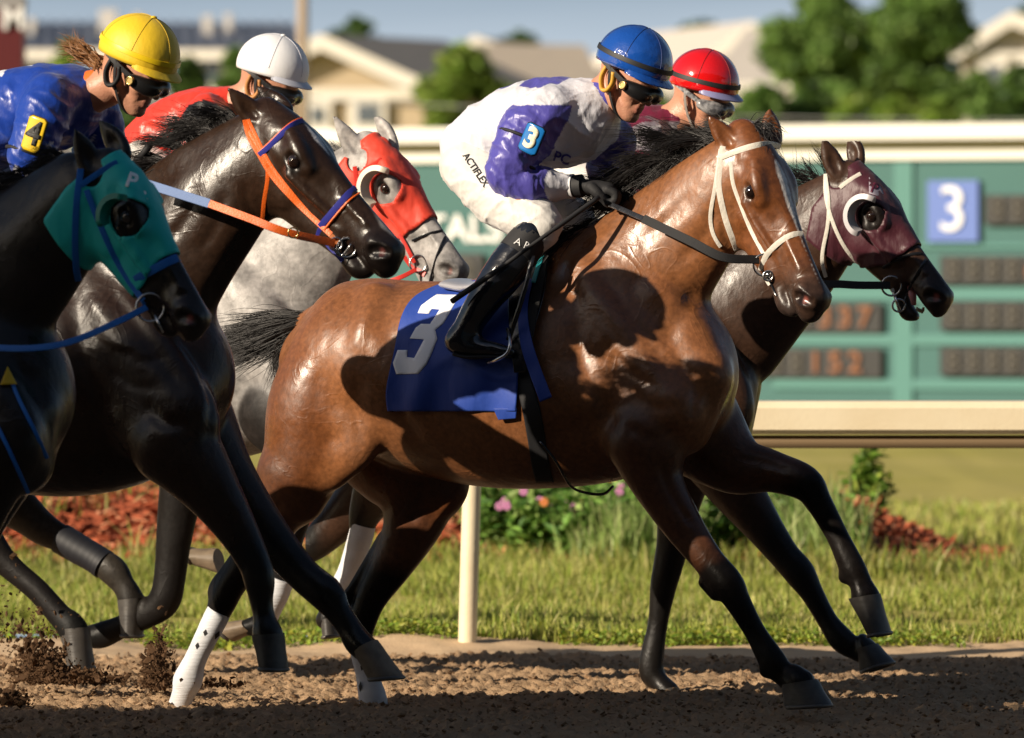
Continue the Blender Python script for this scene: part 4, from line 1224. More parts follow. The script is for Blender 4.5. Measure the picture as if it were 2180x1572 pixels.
def spot(V, C, p, r, col, soft=.5, axis=None):
    d = np.linalg.norm(V - p, axis=1) / r
    w = np.clip((1 - d) / soft, 0, 1)[:, None]
    return C * (1 - w) + np.array(col) * w
def lerp_leg(V, C, fr, pts, col, r):
    """darken along a pixel path, radius in metres, full at later points"""
    for (px, py, v, w) in pts:
        d = np.linalg.norm(V - fr.P(px, py, v), axis=1)
        k = (np.clip((r - d) / (r * .35), 0, 1) * w)[:, None]
        C = C * (1 - k) + np.array(col) * k
    return C
def paintD(V, C, H):
    h = H.head; q = h.inv(V); nz = fbm(V * 9, 3, 3)
    # black points: lower legs
    for (a, b, v0) in (((1500, 1175), (1720, 1500), .16), ((1690, 1000), (1860, 1330), -.14), ((560, 1130), (370, 1530), .16), ((800, 1190), (800, 1560), -.13)):
        A_, B_ = fD.P(*a, v0), fD.P(*b, v0); e = B_ - A_
        t = (V - A_) @ e / (e @ e)
        near = np.abs(V[:, 1] - v0) < .13
        if v0 == -.14: near &= V[:, 0] > fD.P(1600, 1000, v0)[0]
        m = (np.clip((t + .03 + nz * .05) / .15, 0, 1) * near * (V[:, 2] < .95))[:, None]
        C = C * (1 - m) + np.array(DARK) * m
    # belly a little darker, flank lighter
    # muzzle
    m = np.clip((q[:, 0] - .66 + nz * .04 - (q[:, 1] + .1) * .4) / .22, 0, 1) * (np.abs(q[:, 2]) < .3) * (q[:, 0] < 1.2) * (q[:, 1] < .1) * (q[:, 1] > -.5)
    C = C * (1 - m[:, None] * .9) + np.array((.03, .02, .016)) * m[:, None] * .9
    m = (np.clip((q[:, 0] - .8) / .1, 0, 1) * np.clip((-.15 - q[:, 1]) / .03, 0, 1) * (q[:, 0] < 1.2) * (q[:, 1] > -.5) * (np.abs(q[:, 2]) < .3))[:, None]
    C = C * (1 - m * .6) + np.array((.02, .016, .015)) * m * .6
    # around eye
    for z in (-1, 1):
        C = spot(V, C, h.p(.34, -.11, z * .125), .05, (.03, .015, .01), .8)
        C = spot(V, C, h.p(.93, -.10, z * .095), .045, (.012, .008, .008), .5); C = spot(V, C, h.p(.94, -.095, z * .082), .017, (.30, .09, .07), .6)
    # blaze
    xs = np.array([.22, .30, .42, .55, .62]); wd = np.array([.006, .032, .026, .012, 0.003]); zc = np.array([.0, .0, .0, .005, .01])
    w = np.interp(q[:, 0], xs, wd, left=0, right=0); c = np.interp(q[:, 0], xs, zc)
    m = (np.clip((w - np.abs(q[:, 2] - c) + nz * .006) / .006, 0, 1) * (q[:, 1] > -.08))[:, None]
    C = C * (1 - m) + np.array((.7, .66, .62)) * m
    # coat variation
    C = C * (1 + .18 * fbm(V * 3.5, 3, 9))[:, None]
    return C
HFD = [(SHOE, (1665, 1458), (1738, 1446), (1770, 1500), (1672, 1504), .16, .062),
    (SHOE, (1808, 1275), (1872, 1264), (1893, 1344), (1850, 1352), -.14, .058),
    (SHOE, (362, 1505), (398, 1508), (392, 1548), (352, 1535), .16, .05),
    (SHOE, (775, 1525), (822, 1525), (836, 1560), (778, 1560), -.13, .055)]
coronets(fD, cD, HFD, DARK)
HD = Horse(fD, 'bright bay racehorse in white bridle and blue number 3 cloth, ridden by the blue helmet', cD, BAY, coat('bay_coat'),
           (-1.2, -.40, 0.0), (1.30, .42, 2.05), head=hD, paint=paintD, res=(.009, .006), strokes=[
    ([(1488, 605), (1455, 665), (1410, 745)], 26, -8), ([(1258, 560), (1330, 650), (1400, 755), (1450, 835)], 22, -9), ([(1232, 590), (1300, 700), (1362, 800)], 24, 6),
    ([(1222, 640), (1238, 760), (1282, 860), (1325, 935)], 28, -13), ([(1325, 905), (1395, 935), (1445, 905)], 20, -9), ([(1435, 760), (1478, 820), (1470, 905)], 17, -9),
    ([(835, 700), (862, 790), (850, 880), (905, 955)], 30, -11), ([(700, 760), (672, 850), (668, 920), (655, 985)], 26, -3.5), ([(772, 790), (758, 870), (770, 965)], 26, -6),
    ([(792, 640), (768, 700), (752, 760)], 26, 7), ([(1480, 400), (1420, 470), (1350, 520)], 24, -6), ([(1535, 430), (1500, 500), (1440, 570)], 20, -7),
    ([(1398, 965), (1428, 1050), (1480, 1130)], 13, -7), ([(605, 1065), (560, 1130), (512, 1205)], 12, -6), ([(1572, 1295), (1600, 1345), (1636, 1400)], 8, -4), ([(1545, 430), (1542, 500), (1585, 555)], 12, -4),
    ([(930, 700), (920, 800), (935, 880)], 15, -3), ([(1340, 830), (1400, 870), (1450, 860)], 16, -6), ([(1300, 740), (1350, 800), (1400, 830)], 18, -6), ([(1255, 640), (1330, 740), (1380, 790)], 14, -5),
    ([(1600, 470), (1640, 520), (1665, 575)], 9, 3), ([(1570, 455), (1600, 500), (1622, 520)], 6, 3), ([(1660, 640), (1690, 600), (1740, 575)], 8, -3), ([(1560, 975), (1620, 985), (1690, 1005)], 14, -5), ([(900, 1015), (896, 1070), (870, 1120)], 14, -6), ([(985, 1040), (940, 1090), (900, 1150)], 10, 4)])
HD.eyes()
# ---------------------------------------------------------------- the four other horses
def body_paint(h, fr, legs, base_dark, muzzle, extra=None, eyer=.05):
    def f(V, C, H):
        q = h.inv(V); nz = fbm(V * 9, 3, 4)
        for (a, b, v0) in legs:
            A_, B_ = fr.P(*a, v0), fr.P(*b, v0); e = B_ - A_
            t = (V - A_) @ e / (e @ e)
            dl = np.linalg.norm(V - (A_ + np.clip(t, 0, 1)[:, None] * e), axis=1)
            m = (np.clip((t + .03 + nz * .05) / .2, 0, 1) * np.clip((.16 - dl) / .04, 0, 1))[:, None]
            C = C * (1 - m) + np.array(base_dark) * m
        inh = (np.abs(q[:, 2]) < .3) * (q[:, 0] < 1.2) * (q[:, 1] < .12) * (q[:, 1] > -.55)
        m = (np.clip((q[:, 0] - .68 + nz * .04) / .2, 0, 1) * inh)[:, None]
        C = C * (1 - m * .85) + np.array(muzzle) * m * .85
        for z in (-1, 1):
            C = spot(V, C, h.p(.34, -.11, z * .14), eyer, tuple(c * .4 for c in muzzle), .5)
            C = spot(V, C, h.p(.93, -.10, z * .095), .045, (.010, .008, .008), .5); C = spot(V, C, h.p(.94, -.095, z * .082), .018, (.30, .08, .07), .6)
        if extra: C = extra(V, C, q)
        return C * (1 + .16 * fbm(V * 4, 3, 9))[:, None]
    return f

# ---- dark bay, orange bridle (number 4)
fB = Frame(450, -1.5, YAW)
hB = Head(fB, (592, 204), (874, 524), math.radians(30), v=.02)
DB = (.024, .012, .007)
cB = []
A = lambda *a, **k: cB.append(limb(fB, *a, **k))
A([(-420, 780, 150, 0, 1.1), (-260, 780, 215, 0, .95), (-60, 800, 235, 0, .86), (120, 810, 250, 0, .78), (240, 800, 240, 0, .70), (330, 800, 180, 0, .74), (378, 815, 110, 0, 1.0)], k=.05)
A([(-330, 640, 80), (-150, 640, 75), (60, 660, 80), (150, 610, 70)], k=.06)
A([(545, 345, 95, .02, .6), (455, 440, 122, .02, .58), (365, 545, 145, .01, .58), (265, 660, 185, 0, .62)], k=.05)
A([(530, 278, 34, .02, .8), (410, 345, 42, .02, .7), (290, 440, 50, 0, .7), (170, 560, 60, 0, .7)], k=.05)
A([(180, 600, 50, .10), (270, 720, 85, .15, .6), (360, 860, 95, .17, .6), (400, 900, 70, .17)], k=.03)
A([(270, 840, 85, .16, .6), (350, 950, 75, .17, .7)], k=.04)
A([(400, 830, 66, .08), (385, 930, 72, .10)], k=.035)
A([(402, 820, 68, -.08), (395, 930, 72, -.10)], k=.035)
A([(-380, 740, 120, .1, .8), (-430, 960, 110, .15, .8), (-470, 1150, 60, .15), (-540, 1290, 36, .15), (-600, 1450, 28, .15)], k=.04)
A([(-380, 740, 120, -.1, .8), (-330, 960, 110, -.15, .8), (-300, 1150, 60, -.15), (-360, 1290, 36, -.15), (-330, 1470, 28, -.15)], k=.04)
# forelegs: far one reaching, near one folding down
A([(400, 900, 105, -.14), (470, 1010, 74, -.14), (560, 1125, 50, -.14), (640, 1218, 38, -.14), (690, 1262, 38, -.14), (718, 1300, 29, -.14), (742, 1335, 27, -.14), (762, 1368, 30, -.14), (780, 1385, 24, -.14)], k=.02)
A([(705, 1250, 16, -.14), (722, 1268, 12, -.14)], k=.02)
A([(370, 940, 95, .16), (440, 1030, 66, .16), (500, 1120, 46, .16), (540, 1195, 36, .16), (552, 1235, 34, .16), (556, 1275, 26, .16), (562, 1315, 24, .16), (568, 1345, 30, .16), (572, 1365, 28, .16)], k=.02)
cB += head_chains(hB, DB, nostril=1.15)
cB += ear_chains(hB, fB.P(556, 262, .06), fB.P(486, 188, .10), open_=(.3, 1, .2), c=DB) + ear_chains(hB, fB.P(606, 236, -.06), fB.P(548, 184, -.07), open_=(.6, .8, 0), c=DB)
def exB(V, C, q):
    m = (np.clip((.028 - np.abs(q[:, 2] - .01) - np.abs(q[:, 0] - .30) * .25) / .008, 0, 1) * (q[:, 1] > -.08) * (q[:, 0] < 1))[:, None]
    C = C * (1 - m) + np.array((.6, .58, .58)) * m
    m = (np.clip((.035 - np.abs(q[:, 2]) - np.abs(q[:, 0] - .84) * .25) / .02, 0, 1) * (q[:, 1] > -.08) * (q[:, 0] < 1))[:, None]
    C = C * (1 - m * .75) + np.array((.4, .38, .38)) * m * .75
    return C
HFB = [(HTAN, (757, 1392), (800, 1362), (856, 1440), (786, 1444), -.14, .06),
    (SHOE, (538, 1352), (602, 1348), (608, 1424), (556, 1420), .16, .06)]
coronets(fB, cB, HFB, DARK)
HB = Horse(fB, 'dark brown racehorse in orange and blue bridle, carrying the yellow helmeted jockey', cB, DB,
           coat('dark_coat', .12, .24, .44, .3, .34), (-1.75, -.42, .1), (1.1, .42, 2.1), head=hB, res=(.013, .0065),
           paint=body_paint(hB, fB, [((520, 1150), (780, 1420), -.14), ((500, 1120), (580, 1400), .16)], (.007, .0055, .005), (.014, .010, .009), exB), strokes=[
    ([(540, 480), (490, 560), (440, 650)], 28, -12), ([(215, 600), (290, 690), (360, 790), (400, 850)], 24, -10), ([(150, 640), (185, 780), (250, 900)], 30, -12), ([(180, 620), (250, 720), (310, 800)], 26, 7),
    ([(250, 740), (300, 770), (350, 760)], 12, -5), ([(230, 780), (280, 820), (340, 830)], 12, -5), ([(200, 690), (240, 730), (300, 740)], 10, 5), ([(420, 380), (400, 460), (350, 520)], 20, -6), ([(480, 400), (460, 480), (420, 540)], 18, -6),
    ([(300, 850), (350, 900), (410, 900)], 18, -8), ([(420, 780), (450, 860), (440, 950)], 16, -8), ([(520, 380), (530, 440), (575, 500)], 14, -5), ([(640, 420), (690, 470), (740, 500)], 9, 3)])
HB.eyes()

# ---- grey, red hood
fC = Frame(800, 1.35, YAW)
hC = Head(fC, (806, 280), (1008, 572), math.radians(32), v=.02)
GR = (.29, .275, .265); GRD = (.018, .015, .014)
cC = []
A = lambda *a, **k: cC.append(limb(fC, *a, **k))
A([(-80, 740, 130, 0, 1.15), (60, 740, 180, 0, 1.0), (220, 770, 205, 0, .88), (380, 780, 215, 0, .80), (500, 770, 205, 0, .72), (590, 780, 160, 0, .75), (650, 790, 100, 0, 1.0)], k=.05)
A([(20, 620, 70), (200, 620, 70), (400, 600, 70), (470, 560, 60)], k=.06)
A([(775, 380, 78, .02, .6), (703, 460, 104, .01, .56), (635, 540, 132, 0, .56), (560, 640, 165, 0, .62)], k=.05)
A([(752, 345, 28, .02, .8), (660, 400, 36, .02, .7), (560, 470, 42, 0, .7), (470, 550, 50, 0, .7)], k=.05)
A([(470, 560, 45, .10), (540, 680, 72, .15, .6), (610, 810, 80, .17, .6), (640, 850, 60, .17)], k=.03)
A([(670, 790, 62, .08), (650, 880, 66, .10)], k=.035)
A([(680, 790, 62, -.08), (660, 880, 66, -.10)], k=.035)
# forelegs
A([(590, 880, 85, .15), (640, 960, 62, .15), (632, 1060, 44, .15), (612, 1150, 34, .15), (604, 1195, 34, .15), (596, 1240, 25, .15), (580, 1285, 22, .15), (562, 1322, 25, .15), (540, 1335, 20, .15)], k=.02, col=GRD)
A([(470, 880, 90, -.15), (410, 970, 66, -.15), (384, 1060, 49, -.15), (370, 1150, 40, -.15), (362, 1225, 36, -.15), (350, 1278, 36, -.15), (315, 1308, 30, -.15), (265, 1332, 25, -.15), (218, 1352, 29, -.15), (190, 1356, 24, -.15)], k=.02, col=GRD)
# hind legs
A([(-60, 820, 130, -.12, .8), (-60, 960, 100, -.14, .8), (10, 1055, 58, -.14), (60, 1100, 42, -.14), (95, 1128, 36, -.14), (140, 1152, 29, -.14), (200, 1188, 28, -.14), (240, 1215, 33, -.14), (262, 1245, 26, -.14), (280, 1278, 26, -.14)], k=.02, col=(.065, .055, .045))
A([(-80, 820, 120, .12, .8), (-90, 980, 90, .14, .8), (-60, 1100, 50, .14), (-10, 1175, 34, .14), (30, 1215, 27, .14), (80, 1258, 26, .14), (128, 1312, 27, .14), (150, 1335, 30, .14), (158, 1350, 28, .14)], k=.02, col=GRD)
cC += head_chains(hC, GR, nostril=1.25)
cC += ear_chains(hC, fC.P(772, 342, .06), fC.P(710, 247, .09), open_=(.3, 1, .2), c=GR) + ear_chains(hC, fC.P(836, 318, -.06), fC.P(794, 243, -.07), open_=(-.5, 1, 0), c=GR)
def paintC(V, C, H):
    q = hC.inv(V); nz = fbm(V * 30, 3, 4)
    inh = (np.abs(q[:, 2]) < .3) * (q[:, 0] < 1.2) * (q[:, 1] < .12) * (q[:, 1] > -.55)
    m = (np.clip((q[:, 0] - .8) / .2, 0, 1) * inh)[:, None] * .6
    C = C * (1 - m) + np.array((.12, .115, .115)) * m
    m = (np.clip((q[:, 0] - .45) / .2, 0, 1) * inh)[:, None] * .3
    C = C * (1 - m) + np.array((.22, .21, .21)) * m
    for z in (-1, 1):
        C = spot(V, C, hC.p(.34, -.11, z * .14), .05, (.09, .085, .08), .8)
        C = spot(V, C, hC.p(.93, -.10, z * .095), .042, (.03, .025, .025), .5); C = spot(V, C, hC.p(.94, -.095, z * .082), .016, (.40, .12, .09), .6)
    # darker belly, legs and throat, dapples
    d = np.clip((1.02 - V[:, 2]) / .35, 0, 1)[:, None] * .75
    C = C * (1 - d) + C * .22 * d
    C = C * (1 + .34 * fbm(V * 26, 3, 9) * (V[:, 2] > .9) + .1 * fbm(V * 5, 2, 9))[:, None]
    return np.clip(C, .006, 1)
HFC = [(HTAN, (540, 1348), (520, 1320), (466, 1326), (500, 1366), .15, .05),
    (SHOE, (212, 1372), (200, 1335), (140, 1345), (165, 1388), -.15, .05),
    (SHOE, (252, 1278), (306, 1272), (300, 1352), (262, 1350), -.14, .055),
    (SHOE, (128, 1340), (188, 1335), (198, 1420), (146, 1415), .14, .058)]
coronets(fC, cC, HFC, DARK)
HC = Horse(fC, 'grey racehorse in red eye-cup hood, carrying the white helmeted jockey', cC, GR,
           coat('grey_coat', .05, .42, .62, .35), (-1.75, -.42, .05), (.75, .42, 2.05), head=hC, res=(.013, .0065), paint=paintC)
HC.eyes()

# ---- dark brown, maroon hood
fE = Frame(1400, 1.2, YAW)
hE = Head(fE, (1834, 342), (2032, 624), math.radians(30), v=.02)
EB = (.042, .021, .013)
cE = []
A = lambda *a, **k: cE.append(limb(fE, *a, **k))
A([(770, 800, 120, 0, 1.15), (900, 790, 170, 0, 1.0), (1060, 810, 190, 0, .88), (1220, 815, 200, 0, .80), (1360, 810, 195, 0, .72), (1450, 810, 150, 0, .75), (1515, 820, 92, 0, 1.0)], k=.05)
A([(870, 680, 64), (1050, 690, 64), (1240, 650, 64), (1310, 600, 55)], k=.06)
A([(1795, 440, 72, .02, .62), (1730, 510, 96, .01, .58), (1650, 590, 120, 0, .56), (1540, 690, 150, 0, .62)], k=.05)
A([(1780, 395, 26, .02, .8), (1690, 440, 34, .02, .7), (1560, 510, 40, 0, .7), (1400, 600, 48, 0, .7)], k=.05)
A([(1440, 640, 45, .10), (1480, 730, 68, .15, .6), (1530, 850, 76, .16, .6), (1540, 890, 60, .16)], k=.03)
A([(1555, 820, 60, .08), (1540, 920, 62, .10)], k=.035)
A([(1562, 820, 60, -.08), (1540, 920, 62, -.10)], k=.035)
A([(1500, 930, 84, .15), (1560, 1030, 60, .15), (1618, 1112, 43, .15), (1668, 1180, 33, .15), (1702, 1220, 33, .15), (1728, 1262, 25, .15), (1762, 1322, 22, .15), (1792, 1362, 27, .15), (1822, 1384, 22, .15), (1842, 1394, 22, .15)], k=.02)
A([(1470, 930, 84, -.15), (1448, 1050, 52, -.15), (1434, 1150, 37, -.15), (1420, 1215, 32, -.15), (1412, 1250, 29, -.15), (1400, 1330, 22, -.15), (1386, 1420, 28, -.15), (1400, 1452, 23, -.15), (1425, 1475, 21, -.15)], k=.02)
# hinds, gathered under
A([(860, 840, 120, .12, .8), (850, 980, 90, .14, .8), (800, 1050, 52, .14), (775, 1100, 34, .14), (766, 1150, 24, .14), (740, 1220, 21, .14), (716, 1272, 26, .14), (702, 1300, 20, .14), (690, 1320, 20, .14)], k=.02)
A([(880, 840, 120, -.12, .8), (860, 960, 92, -.14, .8), (780, 1045, 60, -.14), (700, 1130, 42, -.14), (660, 1165, 34, -.14), (600, 1195, 24, -.14), (530, 1222, 26, -.14), (492, 1228, 28, -.14), (468, 1212, 24, -.14), (455, 1200, 24, -.14)], k=.02)
cE += head_chains(hE, EB, mouth=.05, nostril=1.15)
cE += ear_chains(hE, fE.P(1788, 378, .06), fE.P(1752, 294, .08), open_=(.5, 1, .2), c=EB) + ear_chains(hE, fE.P(1824, 350, -.06), fE.P(1808, 284, -.07), open_=(-.2, 1, 0), c=EB)
HFE = [(SHOE, (1826, 1384), (1866, 1370), (1902, 1408), (1832, 1432), .15, .058),
    (SHOE, (1398, 1472), (1440, 1462), (1462, 1488), (1405, 1492), -.15, .05),
    (SHOE, (684, 1322), (716, 1312), (720, 1352), (690, 1356), .14, .045),
    (HTAN, (470, 1222), (462, 1168), (408, 1168), (418, 1205), -.14, .05)]
coronets(fE, cE, HFE, DARK)
HE = Horse(fE, 'dark brown racehorse with open mouth in maroon hood, carrying the red helmeted jockey', cE, EB,
           coat('brown_coat', .06, .28, .48, .3, .28), (-1.45, -.42, .0), (1.2, .42, 1.95), head=hE, res=(.013, .0065),
           paint=body_paint(hE, fE, [((1600, 1110), (1850, 1420), .15), ((1448, 1080), (1420, 1490), -.15), ((790, 1060), (690, 1330), .14), ((720, 1110), (440, 1200), -.14)], (.007, .006, .0055), (.022, .016, .014), eyer=.085))
HE.eyes()

# ---- nearest horse, teal hood
fA = Frame(200, -2.9, YAW)
hA = Head(fA, (264, 320), (464, 678), math.radians(28), v=.02)
AB = (.010, .006, .005)
cA = []
A = lambda *a, **k: cA.append(limb(fA, *a, **k))
A([(-720, 800, 160, 0, 1.1), (-560, 800, 225, 0, .95), (-360, 830, 245, 0, .86), (-180, 840, 255, 0, .78), (-70, 830, 230, 0, .72), (0, 840, 170, 0, .8), (40, 850, 110, 0, 1.0)], k=.05)
A([(-600, 660, 80), (-400, 660, 80), (-240, 660, 80), (-150, 640, 70)], k=.06)
A([(165, 430, 100, .02, .6), (70, 540, 128, .01, .58), (-30, 640, 160, 0, .58), (-110, 740, 190, 0, .62)], k=.05)
A([(150, 370, 36, .02, .8), (30, 440, 42, .02, .7), (-90, 520, 50, 0, .7), (-200, 620, 60, 0, .7)], k=.05)
A([(-150, 660, 55, .10), (-70, 800, 90, .15, .6), (0, 920, 95, .17, .6), (20, 960, 70, .17)], k=.03)
A([(60, 880, 72, .08), (40, 980, 75, .10)], k=.035)
A([(68, 880, 72, -.08), (45, 980, 75, -.10)], k=.035)
A([(0, 960, 90, .16), (-40, 1080, 60, .16), (-60, 1180, 42, .16), (-50, 1260, 40, .16), (-140, 1290, 28, .16), (-230, 1280, 30, .16), (-270, 1300, 26, .16)], k=.02)
A([(20, 960, 90, -.14), (-30, 1090, 56, -.14), (-70, 1200, 40, -.14), (-80, 1250, 38, -.14), (-160, 1310, 28, -.14), (-240, 1330, 30, -.14), (-280, 1350, 26, -.14)], k=.02)
A([(-660, 780, 130, .1, .8), (-700, 980, 115, .15, .8), (-740, 1150, 62, .15), (-800, 1290, 36, .15), (-840, 1480, 28, .15)], k=.04)
A([(-660, 780, 130, -.1, .8), (-620, 980, 115, -.15, .8), (-640, 1150, 62, -.15), (-700, 1290, 36, -.15), (-680, 1500, 28, -.15)], k=.04)
cA += head_chains(hA, AB, nostril=1.1)
cA += ear_chains(hA, fA.P(204, 372, .06), fA.P(160, 276, .08), open_=(.5, 1, .2), c=AB) + ear_chains(hA, fA.P(262, 330, -.06), fA.P(212, 258, -.07), open_=(0, 1, 0), c=AB)
HA = Horse(fA, 'dark racehorse in teal hood and blue bridle at the left edge, nearest of the field', cA, AB,
           coat('dark_coat'), (-1.65, -.43, .1), (.8, .43, 2.1), head=hA, res=(.014, .0065),
           paint=body_paint(hA, fA, [], (.007, .0055, .005), (.02, .012, .010), eyer=.09))
HA.eyes()

# ---- hooves (coronet back, coronet front, toe, heel), wraps
for fr_, H_, L_ in ((fD, HD, HFD), (fB, HB, HFB), (fC, HC, HFC), (fE, HE, HFE)):
    for q in L_: hoof(fr_, H_.root, q[0], *q[1:5], q[5], q[6])
for p in (((-290, 1285), (-280, 1320), (-330, 1320), (-330, 1290), .16), ((-300, 1340), (-290, 1370), (-340, 1370), (-340, 1340), -.14)):
    hoof(fA, HA.root, SHOE, *p[:4], p[4], .05)
WRAP = mat('white_bandage', (.62, .64, .68), rough=.75, bump=(30, .3, (.4, .4, 5)), noise=(14, .5, (.42, .40, .38)))
WRAPK = mat('black_bandage', (.006, .007, .012), rough=.6)
w1 = leg_wrap(fD, HD.root, [(467, 1300, 27), (455, 1325, 27), (418, 1400, 24), (400, 1448, 32), (390, 1478, 25), (378, 1512, 24), (370, 1530, 24)], .16, WRAP)
w2 = leg_wrap(fD, HD.root, [(768, 1370, 28), (774, 1400, 26), (782, 1440, 25), (794, 1490, 31), (798, 1528, 28), (800, 1545, 28)], -.13, WRAP)
for w_, pts in ((w1, ((437, 1347, 6), (462, 1352, 9), (420, 1375, 6))), (w2, ((772, 1420, 7), (768, 1462, 9)))):
    me = w_.data; Vw = np.array([v.co[:] for v in me.vertices]) + np.array(w_.matrix_world.translation) * 0
    Sw = Surf(Vw, [tuple(p.vertices) for p in me.polygons])
    for (px, py, r) in pts:
        p, n = Sw.hit(px, py, .002, miss=.2)
        t = np.array([.25, 0, 1.0]); t = t - n * t.dot(n); t /= np.linalg.norm(t); b_ = np.cross(n, t); q = r / 630
        MB().add([p + t * q * 1.3, p + b_ * q * .75, p - t * q * 1.3, p - b_ * q * .75, p + n * .001], [(0, 1, 4), (1, 2, 4), (2, 3, 4), (3, 0, 4)]).build('diamond_mark', mat('mark_black', (.01, .01, .012), rough=.6), HD.root)
leg_wrap(fC, HC.root, [(600, 1232, 28), (590, 1262, 27), (576, 1295, 25), (563, 1318, 27)], .15, WRAP)
leg_wrap(fE, HE.root, [(774, 1118, 27), (764, 1155, 27), (742, 1218, 24), (722, 1262, 27)], .14, WRAP)
leg_wrap(fC, HC.root, [(130, 1147, 34), (165, 1168, 33), (200, 1188, 32), (222, 1203, 33)], -.14, WRAPK)

# ---------------------------------------------------------------- marks and cloth laid on surfaces
def fine_mesh(V, F, maxlen):
    bm = bmesh.new()
    vs = [bm.verts.new(tuple(v)) for v in V]
    for f in F:
        try: bm.faces.new([vs[i] for i in f])
        except ValueError: pass
    for _ in range(7):
        E = [e for e in bm.edges if e.calc_length() > maxlen]
        if not E: break
        bmesh.ops.subdivide_edges(bm, edges=E, cuts=1)
        bmesh.ops.triangulate(bm, faces=[f for f in bm.faces if len(f.verts) > 3])
    bmesh.ops.remove_doubles(bm, verts=bm.verts, dist=maxlen * .01)
    bm.verts.index_update()
    V = np.array([v.co[:] for v in bm.verts]); F = [tuple(v.index for v in f.verts) for f in bm.faces]
    bm.free(); return V, F
def decal(name, V2, F, surf, m, parent, off=.002, maxlen=6, th=0, single=False):
    """V2 in photograph pixels, laid on a surface"""
    V, F = fine_mesh(np.c_[V2[:, :2], np.zeros(len(V2))], F, maxlen)
    P = []; ok = []
    for v in V:
        p, n = surf.hit(v[0], v[1], off); ok.append(p is not None); P.append(p if p is not None else (0, 0, 0))
    F = [f for f in F if all(ok[i] for i in f)]
    if single:           # keep the one connected piece
        par = list(range(len(V)))
        def find(i):
            while par[i] != i: par[i] = par[par[i]]; i = par[i]
            return i
        for f in F:
            for a in f[1:]: par[find(a)] = find(f[0])
        cnt = {}
        for f in F: cnt[find(f[0])] = cnt.get(find(f[0]), 0) + 1
        if not cnt: return None
        big = max(cnt, key=cnt.get); F = [f for f in F if find(f[0]) == big]
    me = mesh_py(name, P, F, True)
    o = link(name, me, m, parent)
    s = o.modifiers.new('t', 'SOLIDIFY'); s.thickness = max(th, .0012); s.offset = 0
    return o
def poly_decal(name, pts, surf, m, parent, off=.002, **k):
    from mathutils.geometry import tessellate_polygon
    T = tessellate_polygon([[Vector((p[0], p[1], 0)) for p in pts]])
    return decal(name, np.array(pts, float), T, surf, m, parent, off, single=True, **k)
def text_decal(name, s, px, py, size, ang, surf, m, parent, off=.002, bold=0.0, squeeze=1.0, shear=0.0):
    me = text_mesh(s, 1.0, 0, bold)
    V = np.array([v.co[:] for v in me.vertices]); F = [tuple(p.vertices) for p in me.polygons]
    c, n = math.cos(ang), math.sin(ang)
    x = V[:, 0] * size * squeeze + V[:, 1] * size * shear; y = -V[:, 1] * size
    return decal(name, np.c_[px + x * c - y * n, py + x * n + y * c], F, surf, m, parent, off, maxlen=max(4, size * .25))
def sheet(name, left, right, surf, m, parent, off=.012, nu=36, nv=36, wr=.006, fold=None, mirror=None, th=.004, pull=None):
    """cloth between two pixel curves laid over a surface"""
    Lc = polyline(left, 1); Rc = polyline(right, 1)
    Lc = Lc[np.linspace(0, len(Lc) - 1, nv).astype(int)]; Rc = Rc[np.linspace(0, len(Rc) - 1, nv).astype(int)]
    V = []; 
    for j in range(nv):
        for i in range(nu):
            q = Lc[j] + (Rc[j] - Lc[j]) * i / (nu - 1)
            p, n = surf.hit(q[0], q[1], off)
            if p is None: p, n = surf.hit(q[0], q[1], off, miss=fD.O[1] if pull is None else pull)
            V.append(np.r_[p, n])
    V = np.array(V); P = V[:, :3]; N = V[:, 3:]
    F = np.array([(j * nu + i, j * nu + i + 1, (j + 1) * nu + i + 1, (j + 1) * nu + i) for j in range(nv - 1) for i in range(nu - 1)])
    P = smooth_mesh(P, F, 3, .5)
    w = wr * fbm(P * np.array([9, 9, 5.]), 3, 77)
    if fold is not None: w = w + fold(np.tile(np.linspace(0, 1, nu), nv), np.repeat(np.linspace(0, 1, nv), nu))
    P = P + N * w[:, None]
    me = mesh_np(name, P, F); o = link(name, me, m, parent)
    s = o.modifiers.new('t', 'SOLIDIFY'); s.thickness = th; s.offset = 0
    if mirror is not None:
        L_ = mirror.loc(P); L_[:, 1] *= -1; o2 = link(name, mesh_np(name, mirror.wor(L_), F[:, ::-1]), m, parent)
        s = o2.modifiers.new('t', 'SOLIDIFY'); s.thickness = th; s.offset = 0
    return o, Surf(P, F)

